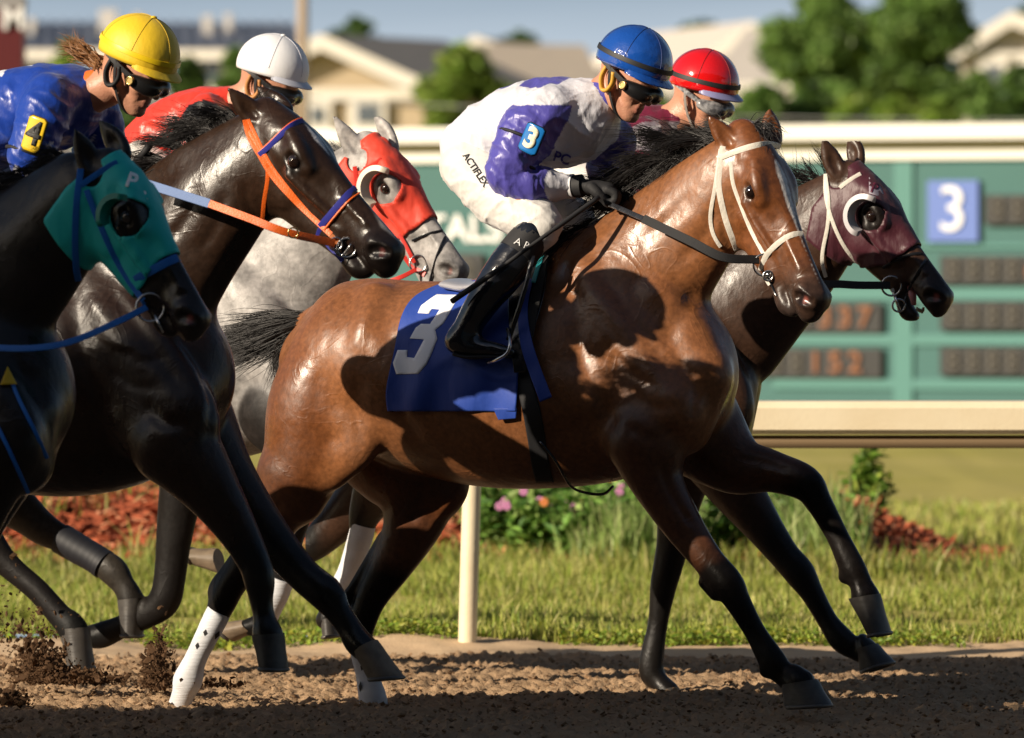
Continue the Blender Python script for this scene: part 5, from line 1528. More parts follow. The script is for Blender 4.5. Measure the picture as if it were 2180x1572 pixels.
# ---------------------------------------------------------------- riders
SKIN = mat('skin', (.50, .25, .16), rough=.45, spec=.4, noise=(60, .35, (.42, .17, .11)), bump=(120, .15))
class HHead:
    def __init__(h, fr, c, v, yaw, pitch, roll=0.0, s=1.0):
        h.fr = fr; d = yaw - fr.yaw
        f = np.array([math.cos(d), math.sin(d), 0]); Z = np.array([0, 0, 1.0]); l = np.array([-math.sin(d), math.cos(d), 0])
        X = math.cos(pitch) * f - math.sin(pitch) * Z; Y = math.sin(pitch) * f + math.cos(pitch) * Z
        h.X = X; h.Y = math.cos(roll) * Y + math.sin(roll) * l; h.Z = math.cos(roll) * l - math.sin(roll) * Y
        h.o = fr.P(c[0], c[1], v); h.s = s
    def p(h, x, y, z=0.0): return h.o + h.s * (x * h.X + y * h.Y + z * h.Z)
    def w(h, x, y, z=0.0): return h.fr.wor(h.p(x, y, z))
    def R(h):
        wv = lambda a: a[0] * h.fr.u + a[1] * h.fr.v + a[2] * h.fr.z
        return np.stack([wv(h.X), wv(h.Z), wv(h.Y)], 1)
    def chain(h, nodes, k=.012, sub=4, col=None, neg=False, axis=None):
        return Chain(np.array([[*h.p(*n[:3]), n[3] * h.s, n[4] if len(n) > 4 else 1.0] for n in nodes]), axis=h.Z if axis is None else axis, k=k, sub=sub, col=col, neg=neg)
SK = (.50, .25, .16); LIP = (.38, .13, .10)
def face_chains(h, ears=True):
    o = [h.chain([(-.03, .035, 0, .085, .85), (.02, .035, 0, .088, .85)], col=SK),
         h.chain([(.04, .0, 0, .066, .9), (.045, -.045, 0, .052, .95), (.048, -.078, 0, .040, 1.0), (.064, -.104, 0, .022, 1.3)], col=SK, k=.02),
         h.chain([(.078, -.108, 0, .014, 1.2)], col=SK, k=.015),
         h.chain([(-.04, -.02, 0, .060, .95), (-.065, -.09, 0, .058, .95)], col=SK, k=.02),
         h.chain([(.088, .012, 0, .010), (.101, -.020, 0, .0105), (.112, -.038, 0, .0125)], col=SK, k=.008),
         h.chain([(.0885, -.0665, 0, .0085, 2.4)], col=LIP, k=.006), h.chain([(.087, -.0805, 0, .009, 2.0)], col=LIP, k=.006),
         h.chain([(.1015, -.0735, 0, .0028, 9)], neg=True, k=.004)]
    for z in (-1, 1):
        o += [h.chain([(.0, -.062, z * .05, .018), (.03, -.092, z * .038, .017), (.06, -.105, z * .018, .016)], col=SK, k=.02),
              h.chain([(.062, -.028, z * .042, .022)], col=SK, k=.02),
              h.chain([(.090, .012, z * .012, .010), (.082, .014, z * .04, .010)], col=SK, k=.012),
              h.chain([(.098, -.012, z * .031, .011)], neg=True, k=.012),
              h.chain([(.103, -.0425, z * .0125, .008)], col=SK, k=.006),
              h.chain([(.109, -.048, z * .008, .0032)], neg=True, k=.003),
              h.chain([(.089, -.055, z * .026, .004), (.078, -.08, z * .036, .003)], neg=True, k=.012)]
        if ears:
            o += [h.chain([(-.002, .012, z * .080, .010, .6), (-.018, .006, z * .084, .010, .6), (-.016, -.02, z * .082, .009, .6), (-.004, -.042, z * .078, .009, .7)], col=SK, k=.008),
                  h.chain([(-.004, -.014, z * .088, .008)], neg=True, k=.006)]
    return o
def helmet(h, root, m, brimm, band, c=(-.004, .058, 0), r=(.136, .122, .116), seams=None, bandm=None, back=None, top=False):
    R = h.R(); V = []; n = 48; rows = 20; C = h.w(*c)
    for i in range(rows + 1):
        th = (i / rows) * 1.0
        for k in range(n):
            a = 2 * math.pi * k / n
            lim = math.pi / 2 + .10 + .22 * (1 - math.cos(a)) / 2   # lower behind
            t = th * lim
            rr = 1 + .004 * math.cos(6 * a) * math.sin(t)
            v = np.array([math.sin(t) * math.cos(a) * r[0], math.sin(t) * math.sin(a) * r[1 + 1] , math.cos(t) * r[1]]) * rr * h.s
            V.append(C + R @ v)
    F = [(i * n + k, (i + 1) * n + k, (i + 1) * n + (k + 1) % n, i * n + (k + 1) % n) for i in range(rows) for k in range(n)]
    hb = MB().add(V, F); ho = hb.build('helmet', m, root)
    ho.modifiers.new('t', 'SOLIDIFY').thickness = .004
    pt = lambda th, a, o=1.0: C + R @ (np.array([math.sin(th) * math.cos(a) * r[0], math.sin(th) * math.sin(a) * r[2], math.cos(th) * r[1]]) * o * h.s)
    # brim
    V = []; F = []; nb = 24
    for i in range(nb + 1):
        a = -1.15 + 2.3 * i / nb; e = math.cos(a / 1.15 * math.pi / 2) ** .7
        for (ex, dz) in ((0, .004), (1, -.002), (1, -.006), (0, -.004)):
            b = np.array([(r[0] * .985 + ex * .030 * e) * math.cos(a), (r[2] * .985 + ex * .030 * e) * math.sin(a), -.012 + dz - ex * .010]) * h.s
            V.append(C + R @ b)
    for i in range(nb):
        for k in range(4): F.append((i * 4 + k, i * 4 + (k + 1) % 4, (i + 1) * 4 + (k + 1) % 4, (i + 1) * 4 + k))
    F += [(0, 1, 2, 3), (nb * 4 + 3, nb * 4 + 2, nb * 4 + 1, nb * 4)]
    MB().add(V, F).build('brim', brimm, ho, sharp=50)
    sm = MB()
    for k in range(6):
        a = 2 * math.pi * k / 6 + .25
        sm.tube([pt(t, a, 1.004) for t in np.linspace(.03, 1.5, 16)], .0011, 5)
    sm.build('seam', seams, ho)
    if top: MB().sphere(pt(0, 0, 1.0), (.012, .012, .006), 10).build('button', m, ho)
    if bandm:
        P = [pt(1.42 + .12 * (1 - math.cos(a)) / 2, a, 1.012) for a in np.linspace(0, 2 * math.pi, 49)]
        N = [p - C for p in P]
        MB().ribbon(P, N, .017, .002).build('helmet_band', bandm, ho, sharp=40)
    return ho, pt, C
def goggles(h, root, framem, lensm, strapm, pt=None, disc=None):
    g = nets([h.chain([(.056, -.010, .074, .020), (.086, -.014, .054, .027), (.104, -.016, .028, .028), (.108, -.010, 0, .022), (.104, -.016, -.028, .028), (.086, -.014, -.054, .027), (.056, -.010, -.074, .020)], axis=h.Y, k=.004)],
             *[np.arange(h.o[i] - .17, h.o[i] + .17, .0045) for i in range(3)])
    go = link('goggles', mesh_np('goggles', h.fr.wor(g[0]), g[1]), framem, root)
    for z in (-1, 1):
        n = nets([h.chain([(.092, -.016, z * .051, .023), (.109, -.017, z * .029, .0235), (.114, -.014, z * .013, .018)], axis=h.Y, k=.004)], *[np.arange(h.o[i] - .17, h.o[i] + .17, .0045) for i in range(3)])
        link('lens', mesh_np('lens', h.fr.wor(n[0]), n[1]), lensm, go)
        a = h.w(.060, -.010, z * .090); b = h.w(.060, -.010, z * .099)
        if disc: MB().tube([a, b], .0135, 16).build('vent', disc, go, sharp=40); MB().torus(b, .012, .0022, b - a, 16).build('vent_ring', disc, go)
        P = [h.w(.06, -.004, z * .082), h.w(.03, .006, z * .093), h.w(-.01, .02, z * .103), h.w(-.06, .035, z * .098), h.w(-.11, .045, z * .06), h.w(-.135, .05, 0)]
        P = catmull(P, 5); N = [p - h.w(-.01, .02, 0) for p in P]
        MB().ribbon(P, N, .017, .002).build('strap', strapm, go, sharp=40)
    return go
def chin_strap(h, root, m, cup=None, y0=.03):
    for z in (-1, 1):
        P = catmull([h.w(-.012, y0, z * .104), h.w(.0, -.02, z * .094), h.w(.012, -.06, z * .078), h.w(.035, -.105, z * .052), h.w(.05, -.124, z * .02), h.w(.052, -.127, 0)], 5)
        N = [p - h.w(.02, -.03, 0) for p in P]
        MB().ribbon(P, N, .012, .002).build('chin_strap', m, root, sharp=40)
    if cup: 
        for z in (-1, 1):
            P = catmull([h.w(-.03, .02, z * .096), h.w(-.034, -.02, z * .094), h.w(-.018, -.055, z * .088), h.w(.004, -.05, z * .088), h.w(.014, -.02, z * .09), h.w(.006, .015, z * .096)], 4)
            MB().tube(P, .0125, 8, flat=.6).build('ear_guard', cup, root)

def cloth_nets(name, fr, chains, m, root, wr=(.003, (14, 14, 9)), res=.009, seed=3, colf=None, cut=None, fold=None):
    lo = np.min([c.bbox(.03)[0] for c in chains if not c.neg], 0); hi = np.max([c.bbox(.03)[1] for c in chains if not c.neg], 0)
    V, F = nets(chains, *[np.arange(lo[i], hi[i] + res, res) for i in range(3)])
    V = smooth_mesh(V, F, 4, .5); N = vnormals(V, F)
    c0 = V.mean(0)
    if ((V - c0) * N).sum() < 0: N = -N
    d = wr[0] * .5 * (1 - 2 * np.abs(fbm(V * np.array(wr[1]), 2, seed))) 
    if fold is not None:
        d = d + fold(V)
        q = np.stack([V[:, 0] * 10 - V[:, 2] * 7, V[:, 0] * 5 + V[:, 2] * 9, V[:, 1] * 7], 1) + 1.1 * np.stack([vnoise(V * 6, 61), vnoise(V * 6, 62), vnoise(V * 6, 63)], 1)
        d = d + .0042 * ((1 - np.abs(vnoise(q, 64))) ** 7 - .15) + .0026 * ((1 - np.abs(vnoise(q * 2.1, 65))) ** 7 - .15)
    V2 = V + N * d[:, None]
    W = fr.wor(V2); me = mesh_np(name, W, F)
    C = colf(V) if colf is not None else chain_colours(V, chains, (.7, .7, .7), .004)
    set_col(me, 'tint', C)
    return link(name, me, m, root), Surf(W, F)

def hand(fr, root, wrist, knuckle, m, sc=1.0, name='glove', side=1, down=(0, 0, -1)):
    """gripping hand: local points of wrist and knuckles; fingers curl down and back round the rein"""
    w = np.array(wrist); k = np.array(knuckle); f = k - w; L = np.linalg.norm(f); f /= L
    dn = np.array(down, float); dn -= f * dn.dot(f); dn /= np.linalg.norm(dn); s = np.cross(f, dn) * side
    ch = [Chain(np.array([[*(w), .030, .8], [*(w + f * L * .5), .034, .8], [*(w + f * L), .032, .8]]), axis=dn, k=.012, sub=3)]
    # s is the sideways direction across the knuckles
    for i, (o, l) in enumerate(((-.030, .95), (-.010, 1.05), (.010, 1.0), (.029, .82))):
        b = k + s * o + f * .006
        P = [b, b + f * .028 * l + dn * .010, b + f * .030 * l + dn * .034 * l, b + f * .006 + dn * .046 * l, b - f * .012 + dn * .034 * l]
        ch.append(Chain(np.array([[*p, r * sc, 1] for p, r in zip(P, (.0115, .0112, .0105, .0098, .009))]), k=.003, sub=3))
    b = w + f * L * .45 - s * .030
    P = [b, b + f * .022 - s * .008 + dn * .014, b + f * .045 - s * .002 + dn * .030, b + f * .058 + s * .012 + dn * .036]
    ch.append(Chain(np.array([[*p, r * sc, 1] for p, r in zip(P, (.015, .0135, .012, .010))]), k=.006, sub=3))
    lo = np.min([c.bbox(.02)[0] for c in ch], 0); hi = np.max([c.bbox(.02)[1] for c in ch], 0)
    V, F = nets(ch, *[np.arange(lo[i], hi[i] + .0045, .0045) for i in range(3)])
    return link(name, mesh_np(name, fr.wor(V), F), m, root)

def rider_body(fr, h, extra, label, head_extra=(), group='jockeys crouched over their horses'):
    """continuous body: head with face, neck, trunk and limbs (mostly under the clothes)"""
    root = empty('person', fr.wor(h.o) * np.array([1, 1, 0]) + np.array([0, 0, 1.2])); tag(root, label, 'person', group)
    ch = face_chains(h) + list(head_extra) + extra
    lo = np.min([c.bbox(.03)[0] for c in ch if not c.neg], 0); hi = np.max([c.bbox(.03)[1] for c in ch if not c.neg], 0)
    ax = [axis_grid(lo[i], hi[i], .014, (h.o[i] - .14, h.o[i] + .15), .004) for i in range(3)]
    V, F = nets(ch, *ax)
    C = chain_colours(V, ch, SK, .004)
    me = mesh_np('body', fr.wor(V), F); set_col(me, 'tint', C)
    sk = mat('skin_tint', attr='tint', rough=.42, spec=.4, bump=(140, .2), noise=(70, .3, (.42, .16, .11)))
    link('body', me, sk, root)
    return root
def shrink(chains, d=.012):
    out = []
    for c in chains:
        if c.neg: continue
        N = c.N.copy(); N[:, 3] = np.maximum(N[:, 3] - d, .008)
        q = Chain(N[:1], axis=c.a, k=c.k, col=SK); q.N = N; out.append(q)
    return out
# ---------------------------------------------------------------- jockey of the bay horse (number 3)
BLKCL = mat('black_cloth', (.010, .010, .012), rough=.7); BLKL = mat('black_leather', (.010, .011, .014), rough=.22, spec=.6, bump=(14, .35), coat=.3)
ELAS = mat('black_elastic', (.014, .014, .016), rough=.6); GOLD = mat('brass', (.62, .46, .18), rough=.28, metal=1.0)
STEEL = mat('bit_steel', (.55, .55, .56), rough=.22, metal=1.0); LENSD = mat('lens_dark', (.010, .010, .012), rough=.05, spec=.9, coat=1, coat_rough=.02)
LENSB = mat('lens_brown', (.06, .028, .010), rough=.08, spec=.9, coat=1, coat_rough=.02); GOGF = mat('goggle_frame', (.012, .012, .013), rough=.3)
SEAM = mat('seam_thread', (.004, .03, .16), rough=.5)
PUR = (.075, .066, .34); WH = (.66, .66, .72)
def torso_limbs(fr, spec):
    return {k: Chain(fr.nodes(v[0]), axis=v[1] if len(v) > 1 else (0, 1, 0), k=v[2] if len(v) > 2 else .04, sub=8) for k, v in spec.items()}
hh = HHead(fD, (1338, 168), .0, math.radians(40), math.radians(24), roll=math.radians(-6), s=1.02)
T = torso_limbs(fD, {
    'torso': ([(1272, 224, 48, 0, 1.0), (1228, 254, 86, 0, 1.2), (1145, 266, 96, 0, 1.25), (1065, 284, 82, 0, 1.25), (1005, 315, 66, 0, 1.25)],),
    'arm': ([(1168, 240, 56, .15), (1120, 288, 58, .2), (1094, 335, 50, .235), (1082, 372, 45, .24), (1120, 393, 41, .22), (1168, 396, 34, .17), (1206, 398, 26, .13)],),
    'arm2': ([(1275, 262, 52, -.15), (1310, 310, 46, -.2), (1290, 360, 40, -.2), (1310, 385, 30, -.12)],),
    'pelvis': ([(1030, 322, 62, 0, 1.3), (1000, 352, 58, 0, 1.4)],),
    'thigh': ([(1002, 360, 58, .10), (1048, 405, 62, .15), (1105, 448, 57, .19), (1152, 480, 44, .22), (1130, 512, 38, .24)],),
    'thigh2': ([(1010, 360, 58, -.10), (1100, 405, 58, -.15), (1180, 448, 52, -.18), (1228, 470, 42, -.2), (1215, 510, 34, -.2)],),
    'shin': ([(1132, 500, 38, .25), (1085, 565, 44, .29), (1035, 632, 37, .32), (1002, 685, 30, .33), (988, 712, 29, .33)],),
    'foot': ([(972, 730, 25, .335), (1000, 738, 23, .335), (1045, 743, 17, .335), (1088, 750, 11, .335)],),
    'shin2': ([(1220, 500, 34, -.2), (1190, 560, 36, -.24), (1140, 625, 31, -.25), (1105, 680, 25, -.25), (1090, 708, 24, -.25)],),
    'foot2': ([(1080, 728, 22, -.25), (1110, 738, 20, -.25), (1150, 742, 15, -.25), (1190, 750, 11, -.25)],),
    'neck': ([(1302, 195, 34), (1262, 220, 40), (1230, 240, 50)],)})
PD = rider_body(fD, hh, shrink(T.values()), 'jockey in glossy blue helmet and white and purple silks riding the bay horse')
def silkD(V):
    C = np.tile(np.array(WH), (len(V), 1)); nz = fbm(V * 6, 2, 8) * .02
    for nm in ('arm', 'arm2'):
        d = T[nm].dist(V[:, 0], V[:, 1], V[:, 2]); dt = T['torso'].dist(V[:, 0], V[:, 1], V[:, 2])
        top = fD.P(1120, 226, .2)[2]
        m = (d < dt - .004 + nz) & (V[:, 2] < top)
        if nm == 'arm':
            e = fD.P(1176, 396, .17)[0]; m &= ~((V[:, 0] > e) & (V[:, 2] < fD.P(1176, 345, .17)[2]))
        C[m] = PUR
    # purple blocks on the back
    a, b = fD.P(1145, 176, .05), fD.P(1115, 190, -.1)
    for (px, py, v, r) in ((1165, 172, .05, .028), (1135, 170, .07, .03), (1090, 178, -.02, .028), (1190, 172, .03, .025)):
        q = fD.P(px, py, v); C[(np.abs(V[:, 0] - q[0]) < r * 1.3) & (np.abs(V[:, 1] - q[1]) < .09) & (np.abs(V[:, 2] - q[2]) < r * .8)] = PUR
    return C
SILK = cloth_mat('racing_silk', (.7, .7, .7), attr='tint', rough=.38, sheen=.1, b=.55, sc=26)
def folds(fr, lst):
    """pinched folds: (px,py,v, dirx,dirz, wavelength, amp, radius)"""
    def f(V):
        d = 0
        for (px, py, v, ax, az, wl, am, r) in lst:
            q = V - fr.P(px, py, v); w = np.exp(-(q ** 2).sum(1) / r ** 2)
            nn = math.hypot(ax, az); c1 = (q[:, 0] * ax + q[:, 2] * az) / nn; c2 = (q[:, 0] * az - q[:, 2] * ax) / nn
            t = vnoise(np.stack([c1 / wl * .75 + .9 * vnoise(V * 6, 5), c2 / wl * .22, V[:, 1] / wl * .3], 1), 7)
            t2 = vnoise(np.stack([c1 / wl * 1.6 + .9 * vnoise(V * 8, 6), c2 / wl * .35, V[:, 1] / wl * .5], 1), 9)
            d = d + am * 1.35 * w * (1.5 * (1 - np.abs(t)) ** 5 - .5 + .6 * (1 - np.abs(t2)) ** 6)
        return d
    return f
o, SDs = cloth_nets('silks', fD, [T['torso'], T['arm'], T['arm2'], Chain(fD.nodes([(1256, 220, 46, 0, .95), (1285, 208, 40, 0, .9)]), k=.01, col=PUR)], SILK, PD, wr=(.007, (9, 9, 12)), colf=silkD, res=.006,
                     fold=folds(fD, [(1090, 345, .24, .6, .8, .035, .006, .12), (1130, 390, .22, 1, .2, .03, .006, .11), (1110, 262, .22, .3, 1, .04, .005, .1), (1060, 250, .1, .7, .7, .07, .004, .2), (1200, 300, .15, .8, .5, .05, .005, .16), (1180, 360, .1, .2, 1, .04, .005, .12)]))
o, _ = cloth_nets('collar', fD, [Chain(fD.nodes([(1262, 226, 52, .0, 1.0), (1288, 210, 45, .0, .95)]), k=.01)], SILK, PD, wr=(.003, (9, 9, 12)), colf=lambda V: np.tile(PUR, (len(V), 1)), res=.006)
BRE = cloth_mat('breeches', (.64, .62, .59), rough=.55, b=.5, sc=20)
o, SDb = cloth_nets('breeches', fD, [T['pelvis'], T['thigh'], T['thigh2']], BRE, PD, wr=(.006, (7, 7, 16)), res=.0062,
                     fold=folds(fD, [(1010, 400, .15, -.3, 1, .03, .0035, .13), (1120, 470, .2, 1, .3, .035, .006, .1), (1070, 440, .2, -.5, 1, .035, .004, .12), (1200, 450, -.1, 1, .4, .03, .005, .12)]))
BOOT = mat('black_boot', (.008, .009, .013), rough=.16, spec=.7, bump=(11, .5), coat=.5, coat_rough=.1)
for q, nm in (('shin', 'foot'), ('shin2', 'foot2')):
    o, SB_ = cloth_nets('boot', fD, [T[q], T[nm]], BOOT, PD, wr=(.002, (9, 9, 9)), res=.0075)
    if q == 'shin': SDboot = SB_
    N = T[nm].N; P = [fD.wor(n[:3] + np.array([0, 0, -n[3] * .95])) for n in N]
    MB().tube(P, [max(.012, n[3] * .9) for n in N], 12, flat=.25, up=(0, 0, 1)).build('boot_sole', BLKCL, o)
MB().tube([fD.W(1136, 498, .245), fD.W(1118, 520, .262), fD.W(1102, 542, .278)], [.0625, .067, .070], 20).build('sock', BLKCL, PD, sharp=50)
if 0: MB().ribbon([p for p in [fD.wor(fD.P(x, y, .275)) for x, y in ((1085, 530), (1115, 545), (1150, 570))]], [(-.3, -1, 0)] * 3, .05, .003)
text_decal('lettering', 'ACTIFLEX', 1012, 362, 21, math.radians(56), SDb, mat('print_black', (.01, .01, .01), rough=.6), PD, off=.003, bold=.012, squeeze=.88)
_so = bpy.data.objects[[o.name for o in bpy.data.objects if o.name.startswith('sock')][0]].data
SDsock = Surf(np.array([v.co[:] for v in _so.vertices]), [tuple(p.vertices) for p in _so.polygons])
text_decal('lettering', 'A R', 1112, 520, 22, math.radians(24), SDsock, mat('print_white', (.75, .75, .75), rough=.6), PD, off=.003)
text_decal('lettering', 'PC', 1196, 338, 30, math.radians(18), SDs, mat('print_purple', PUR, rough=.6), PD, off=.004, bold=.02)
BLUEV = mat('blue_vinyl', (.008, .065, .33), rough=.12, spec=.6, coat=1, coat_rough=.06, bump=(22, .5, (1, 1, 1)))
ho, hpt, hC_ = helmet(hh, PD, BLUEV, BLUEV, None, seams=SEAM, bandm=ELAS)
goggles(hh, PD, GOGF, LENSB, ELAS, disc=GOLD)
chin_strap(hh, PD, ELAS, cup=mat('yellow_leather', (.62, .33, .04), rough=.5))
BG = mat('black_glove', (.013, .013, .015), rough=.75, bump=(60, .2))
hand(fD, PD, fD.P(1236, 396, .125), fD.P(1292, 404, .10), BG, 1.25, side=-1)
hand(fD, PD, fD.P(1290, 405, -.10), fD.P(1330, 412, -.08), BG, 1.2, side=-1)
MB().tube([fD.W(1204, 398, .13), fD.W(1222, 397, .128)], [.041, .042], 16).build('cuff', mat('white_cuff', (.6, .6, .62), rough=.7), PD, sharp=40)
MB().tube([fD.W(1222, 397, .128), fD.W(1240, 396, .125)], [.038, .039], 16).build('glove_cuff', BLKCL, PD, sharp=40)
# arm number
def armband(fr, root, c, ax, up, w, hgt, colm, txt, tcm, v, bandpx, strapm, R):
    p0 = fr.W(c[0], c[1], v); 
    e = fr.W(c[0] + up[0] * 10, c[1] + up[1] * 10, v) - p0; e /= np.linalg.norm(e)
    n = np.array([-.35, -1, .15]); n = n - e * n.dot(e); n /= np.linalg.norm(n); s = np.cross(e, n)
    V = []; F = []; nu, nv = 12, 14
    def P(x, y, o=0):  # x across, y along
        a = x / R
        return p0 + e * y + s * math.sin(a) * R + n * (R * (math.cos(a) - 1) + o)
    mb = MB(); 
    def patch(m, w, hgt, o, name, par, rc=.012):
        V = []; F = []
        for j in range(nv + 1):
            y = (j / nv - .5) * hgt; dy = hgt / 2 - abs(y); ww = w / 2 - (rc - math.sqrt(max(0, rc ** 2 - max(0, rc - dy) ** 2)) if dy < rc else 0)
            for i in range(nu + 1): V.append(P((i / nu - .5) * 2 * ww, y, o))
        F = [(j * (nu + 1) + i, j * (nu + 1) + i + 1, (j + 1) * (nu + 1) + i + 1, (j + 1) * (nu + 1) + i) for j in range(nv) for i in range(nu)]
        ob = MB().add(V, F).build(name, m, par); ob.modifiers.new('t', 'SOLIDIFY').thickness = .003
        return ob
    b = patch(mat('badge_rim_' + txt, tuple(c_ * .25 for c_ in colm.diffuse_color[:3]), rough=.4), w * 1.07, hgt * 1.05, 0.0, 'arm_badge', root)
    patch(colm, w, hgt, .003, 'badge_face', b)
    me = text_mesh(txt, hgt * .98, 0, .004 if txt == '3' else .002)
    Vt = np.array([q.co[:] for q in me.vertices]); Ft = [tuple(q.vertices) for q in me.polygons]
    Vt, Ft = fine_mesh(Vt, Ft, .012)
    W = [P(q[0], q[1], .006) for q in Vt]
    mo = link('badge_number', mesh_py('badge_number', W, Ft), tcm, b); mo.modifiers.new('t', 'SOLIDIFY').thickness = .001
    return b
BB = mat('badge_blue', (.01, .16, .48), rough=.25, coat=.8); BB.diffuse_color = (.05, .05, .05, 1)
armband(fD, PD, (1131, 296), None, (.42, -1), .072, .098, BB, '3', mat('badge_cream', (.80, .74, .55), rough=.5), .325, None, BLKCL, .10)
for dy in (-22, 30):
    MB().torus(fD.W(1104 - dy * .25, 318 + dy, .22), .082, .006, fD.W(1085, 372, .24) - fD.W(1120, 290, .2), 28).build('armband_strap', BLKCL, PD)
# crop
rc = MB().tube(catmull([fD.W(1275, 420, .17), fD.W(1200, 474, .27), fD.W(1130, 524, .35), fD.W(1045, 585, .41), fD.W(962, 642, .40)], 6), [.009] * 8 + [.007] * 5 + [.0075] * 5 + [.010] * 7, 10).build('riding_crop', BLKCL)
tag(rc, 'long black whip slanting down across the tall boot of the blue helmeted jockey', 'riding crop')

# ---------------------------------------------------------------- saddle and cloth on the bay
BLUEC = cloth_mat('blue_cloth', (.008, .045, .30), rough=.6, b=.5, sc=16)
WHC = cloth_mat('white_cloth', (.85, .86, .90), rough=.6, b=.2, sc=16)
def cf(u, v):
    return .009 * np.sin(u * 16 + v * 5) * np.clip(v - .5, 0, 1) * 2 + (.010 * np.exp(-((v - .62 - .08 * np.sin(u * 7)) / .03) ** 2) + .008 * np.exp(-((v - .70 - .05 * np.sin(u * 9)) / .02) ** 2) + .007 * np.exp(-((v - .54 - .10 * np.sin(u * 5)) / .025) ** 2)) * np.clip((u - .3) * 4, 0, 1)
cl, SC_ = sheet('saddle_cloth', [(955, 597), (884, 628), (852, 672), (836, 745), (818, 830), (822, 881)], [(1125, 590), (1115, 660), (1108, 760), (1105, 830), (1102, 880)], HD.surf, BLUEC, HD.root, off=.014, fold=cf, nu=44, nv=44, mirror=fD)
o3 = [(655, 600), (695, 573), (845, 577), (738, 770), (683, 815), (697, 873), (665, 960), (625, 1050), (570, 1115), (425, 1117), (403, 1040), (435, 952), (500, 952), (495, 1000), (545, 1007), (610, 880), (515, 873), (555, 800), (590, 775), (650, 775), (715, 675), (660, 672), (640, 705), (568, 700), (590, 650)]
poly_decal('cloth_number', [(707 + x / 3.113, 448 + y / 3.2) for x, y in o3], SC_, WHC, HD.root, off=.004, th=.002, maxlen=10)
sheet('saddle_cloth_tab', [(1046, 868), (1054, 885), (1060, 897)], [(1104, 868), (1103, 880), (1101, 893)], HD.surf, BLUEC, HD.root, off=.02, nu=10, nv=8)
sheet('saddle_cloth_front', [(1122, 590), (1104, 660), (1108, 740), (1150, 862)], [(1136, 590), (1124, 660), (1138, 740), (1178, 850)], HD.surf, BLUEC, HD.root, off=.052, nu=12, nv=34, wr=.010)
fl, SF_ = sheet('saddle_flap', [(1085, 575), (1080, 650), (1085, 720), (1095, 800)], [(1168, 548), (1162, 620), (1140, 700), (1118, 800)], HD.surf, BLKL, HD.root, off=.034, nu=24, nv=24, wr=.004)
sheet('saddle_pad_edge', [(1150, 540), (1122, 660), (1118, 720)], [(1172, 536), (1152, 640), (1136, 725)], HD.surf, mat('mesh_black', (.02, .02, .02), rough=.9, bump=(500, 1.0)), HD.root, off=.044, nu=8, nv=20)
sheet('teal_trim', [(1150, 535), (1128, 605)], [(1164, 532), (1140, 607)], HD.surf, mat('teal_tape', (.02, .34, .38), rough=.5), HD.root, off=.056, nu=5, nv=12)
sheet('girth', [(1085, 780), (1110, 880), (1130, 1000), (1140, 1032)], [(1122, 770), (1155, 880), (1175, 1000), (1185, 1032)], HD.surf, BLKCL, HD.root, off=.010, nu=8, nv=30)
c, _s = cloth_nets('saddle', fD, [Chain(fD.nodes([(975, 606, 14, 0, 7), (1050, 612, 16, 0, 8), (1120, 578, 20, 0, 6), (1165, 548, 20, 0, 3)]), k=.02)], mat('grey_saddle', (.33, .33, .36), rough=.3, coat=.4), HD.root, wr=(0, (1, 1, 1)))
MB().ribbon(catmull([fD.W(1135, 545, .30), fD.W(1110, 640, .345), fD.W(1082, 725, .33)], 6), [(-.3, -1, 0)] * 13, .018, .003).build('stirrup_leather', BLKL, HD.root)
sp = [fD.W(1080, 700, .34), fD.W(1086, 728, .385), fD.W(1080, 752, .395), fD.W(1058, 766, .385), fD.W(1038, 774, .34)]
MB().tube(catmull(sp, 6), .0065, 8).build('stirrup', STEEL, HD.root)
MB().tube(catmull([fD.W(1150, 940, .3), fD.W(1185, 985, .28), fD.W(1215, 1035, .2), fD.W(1250, 1050, .12), fD.W(1285, 1052, .05), fD.W(1305, 1036, .0)], 6), .005, 6).build('loose_strap', BLKL, HD.root)

# ---------------------------------------------------------------- tack helpers
def bit_ring(H, px, py, r, v=None, off=.012, m=STEEL, parent=None, thick=.0038):
    p, n = H.surf.hit(px, py, off, miss=H.missY)
    n = n * .5 + np.array([-.2, -1, .1]) * .7
    return MB().torus(p, r, thick, n, 24).build('bit_ring', m, parent or H.root), p
WL = mat('white_leather', (.78, .74, .66), rough=.45, bump=(80, .2)); BRL = mat('tan_leather', (.40, .12, .03), rough=.4)
RWEB = mat('black_web', (.02, .02, .022), rough=.85, bump=(500, .8))
# bay: white bridle
br = HD
st = lambda *a, **k: br.strap(*a, **k)
st('bridle_strap', [(1539, 312), (1532, 360), (1530, 400), (1544, 465), (1560, 510), (1572, 540)], .020, WL)
st('bridle_strap', [(1534, 318), (1522, 400), (1512, 460), (1518, 500), (1534, 526)], .013, WL)
st('browband', [(1528, 338), (1560, 325), (1600, 312), (1640, 306), (1658, 312)], .020, WL, th=.006)
st('bridle_strap', [(1556, 345), (1560, 390), (1578, 440), (1598, 490), (1622, 535), (1628, 545)], .013, WL)
st('noseband', [(1620, 575), (1630, 545), (1660, 515), (1690, 498), (1716, 500)], .019, WL, th=.005)
bit_ring(HD, 1604, 566, .036); bit_ring(HD, 1618, 592, .016)
MB().tube([br.surf.hit(1600, 585, .012, miss=HD.missY)[0], br.surf.hit(1640, 590, .008, miss=HD.missY)[0]], .006, 8).build('bit', STEEL, HD.root)
st('chin_strap', [(1600, 588), (1592, 610), (1610, 622)], .018, WL, miss=-.6)
st('lip_strap', [(1610, 596), (1625, 622), (1645, 630)], .006, BLKL, miss=-.6)
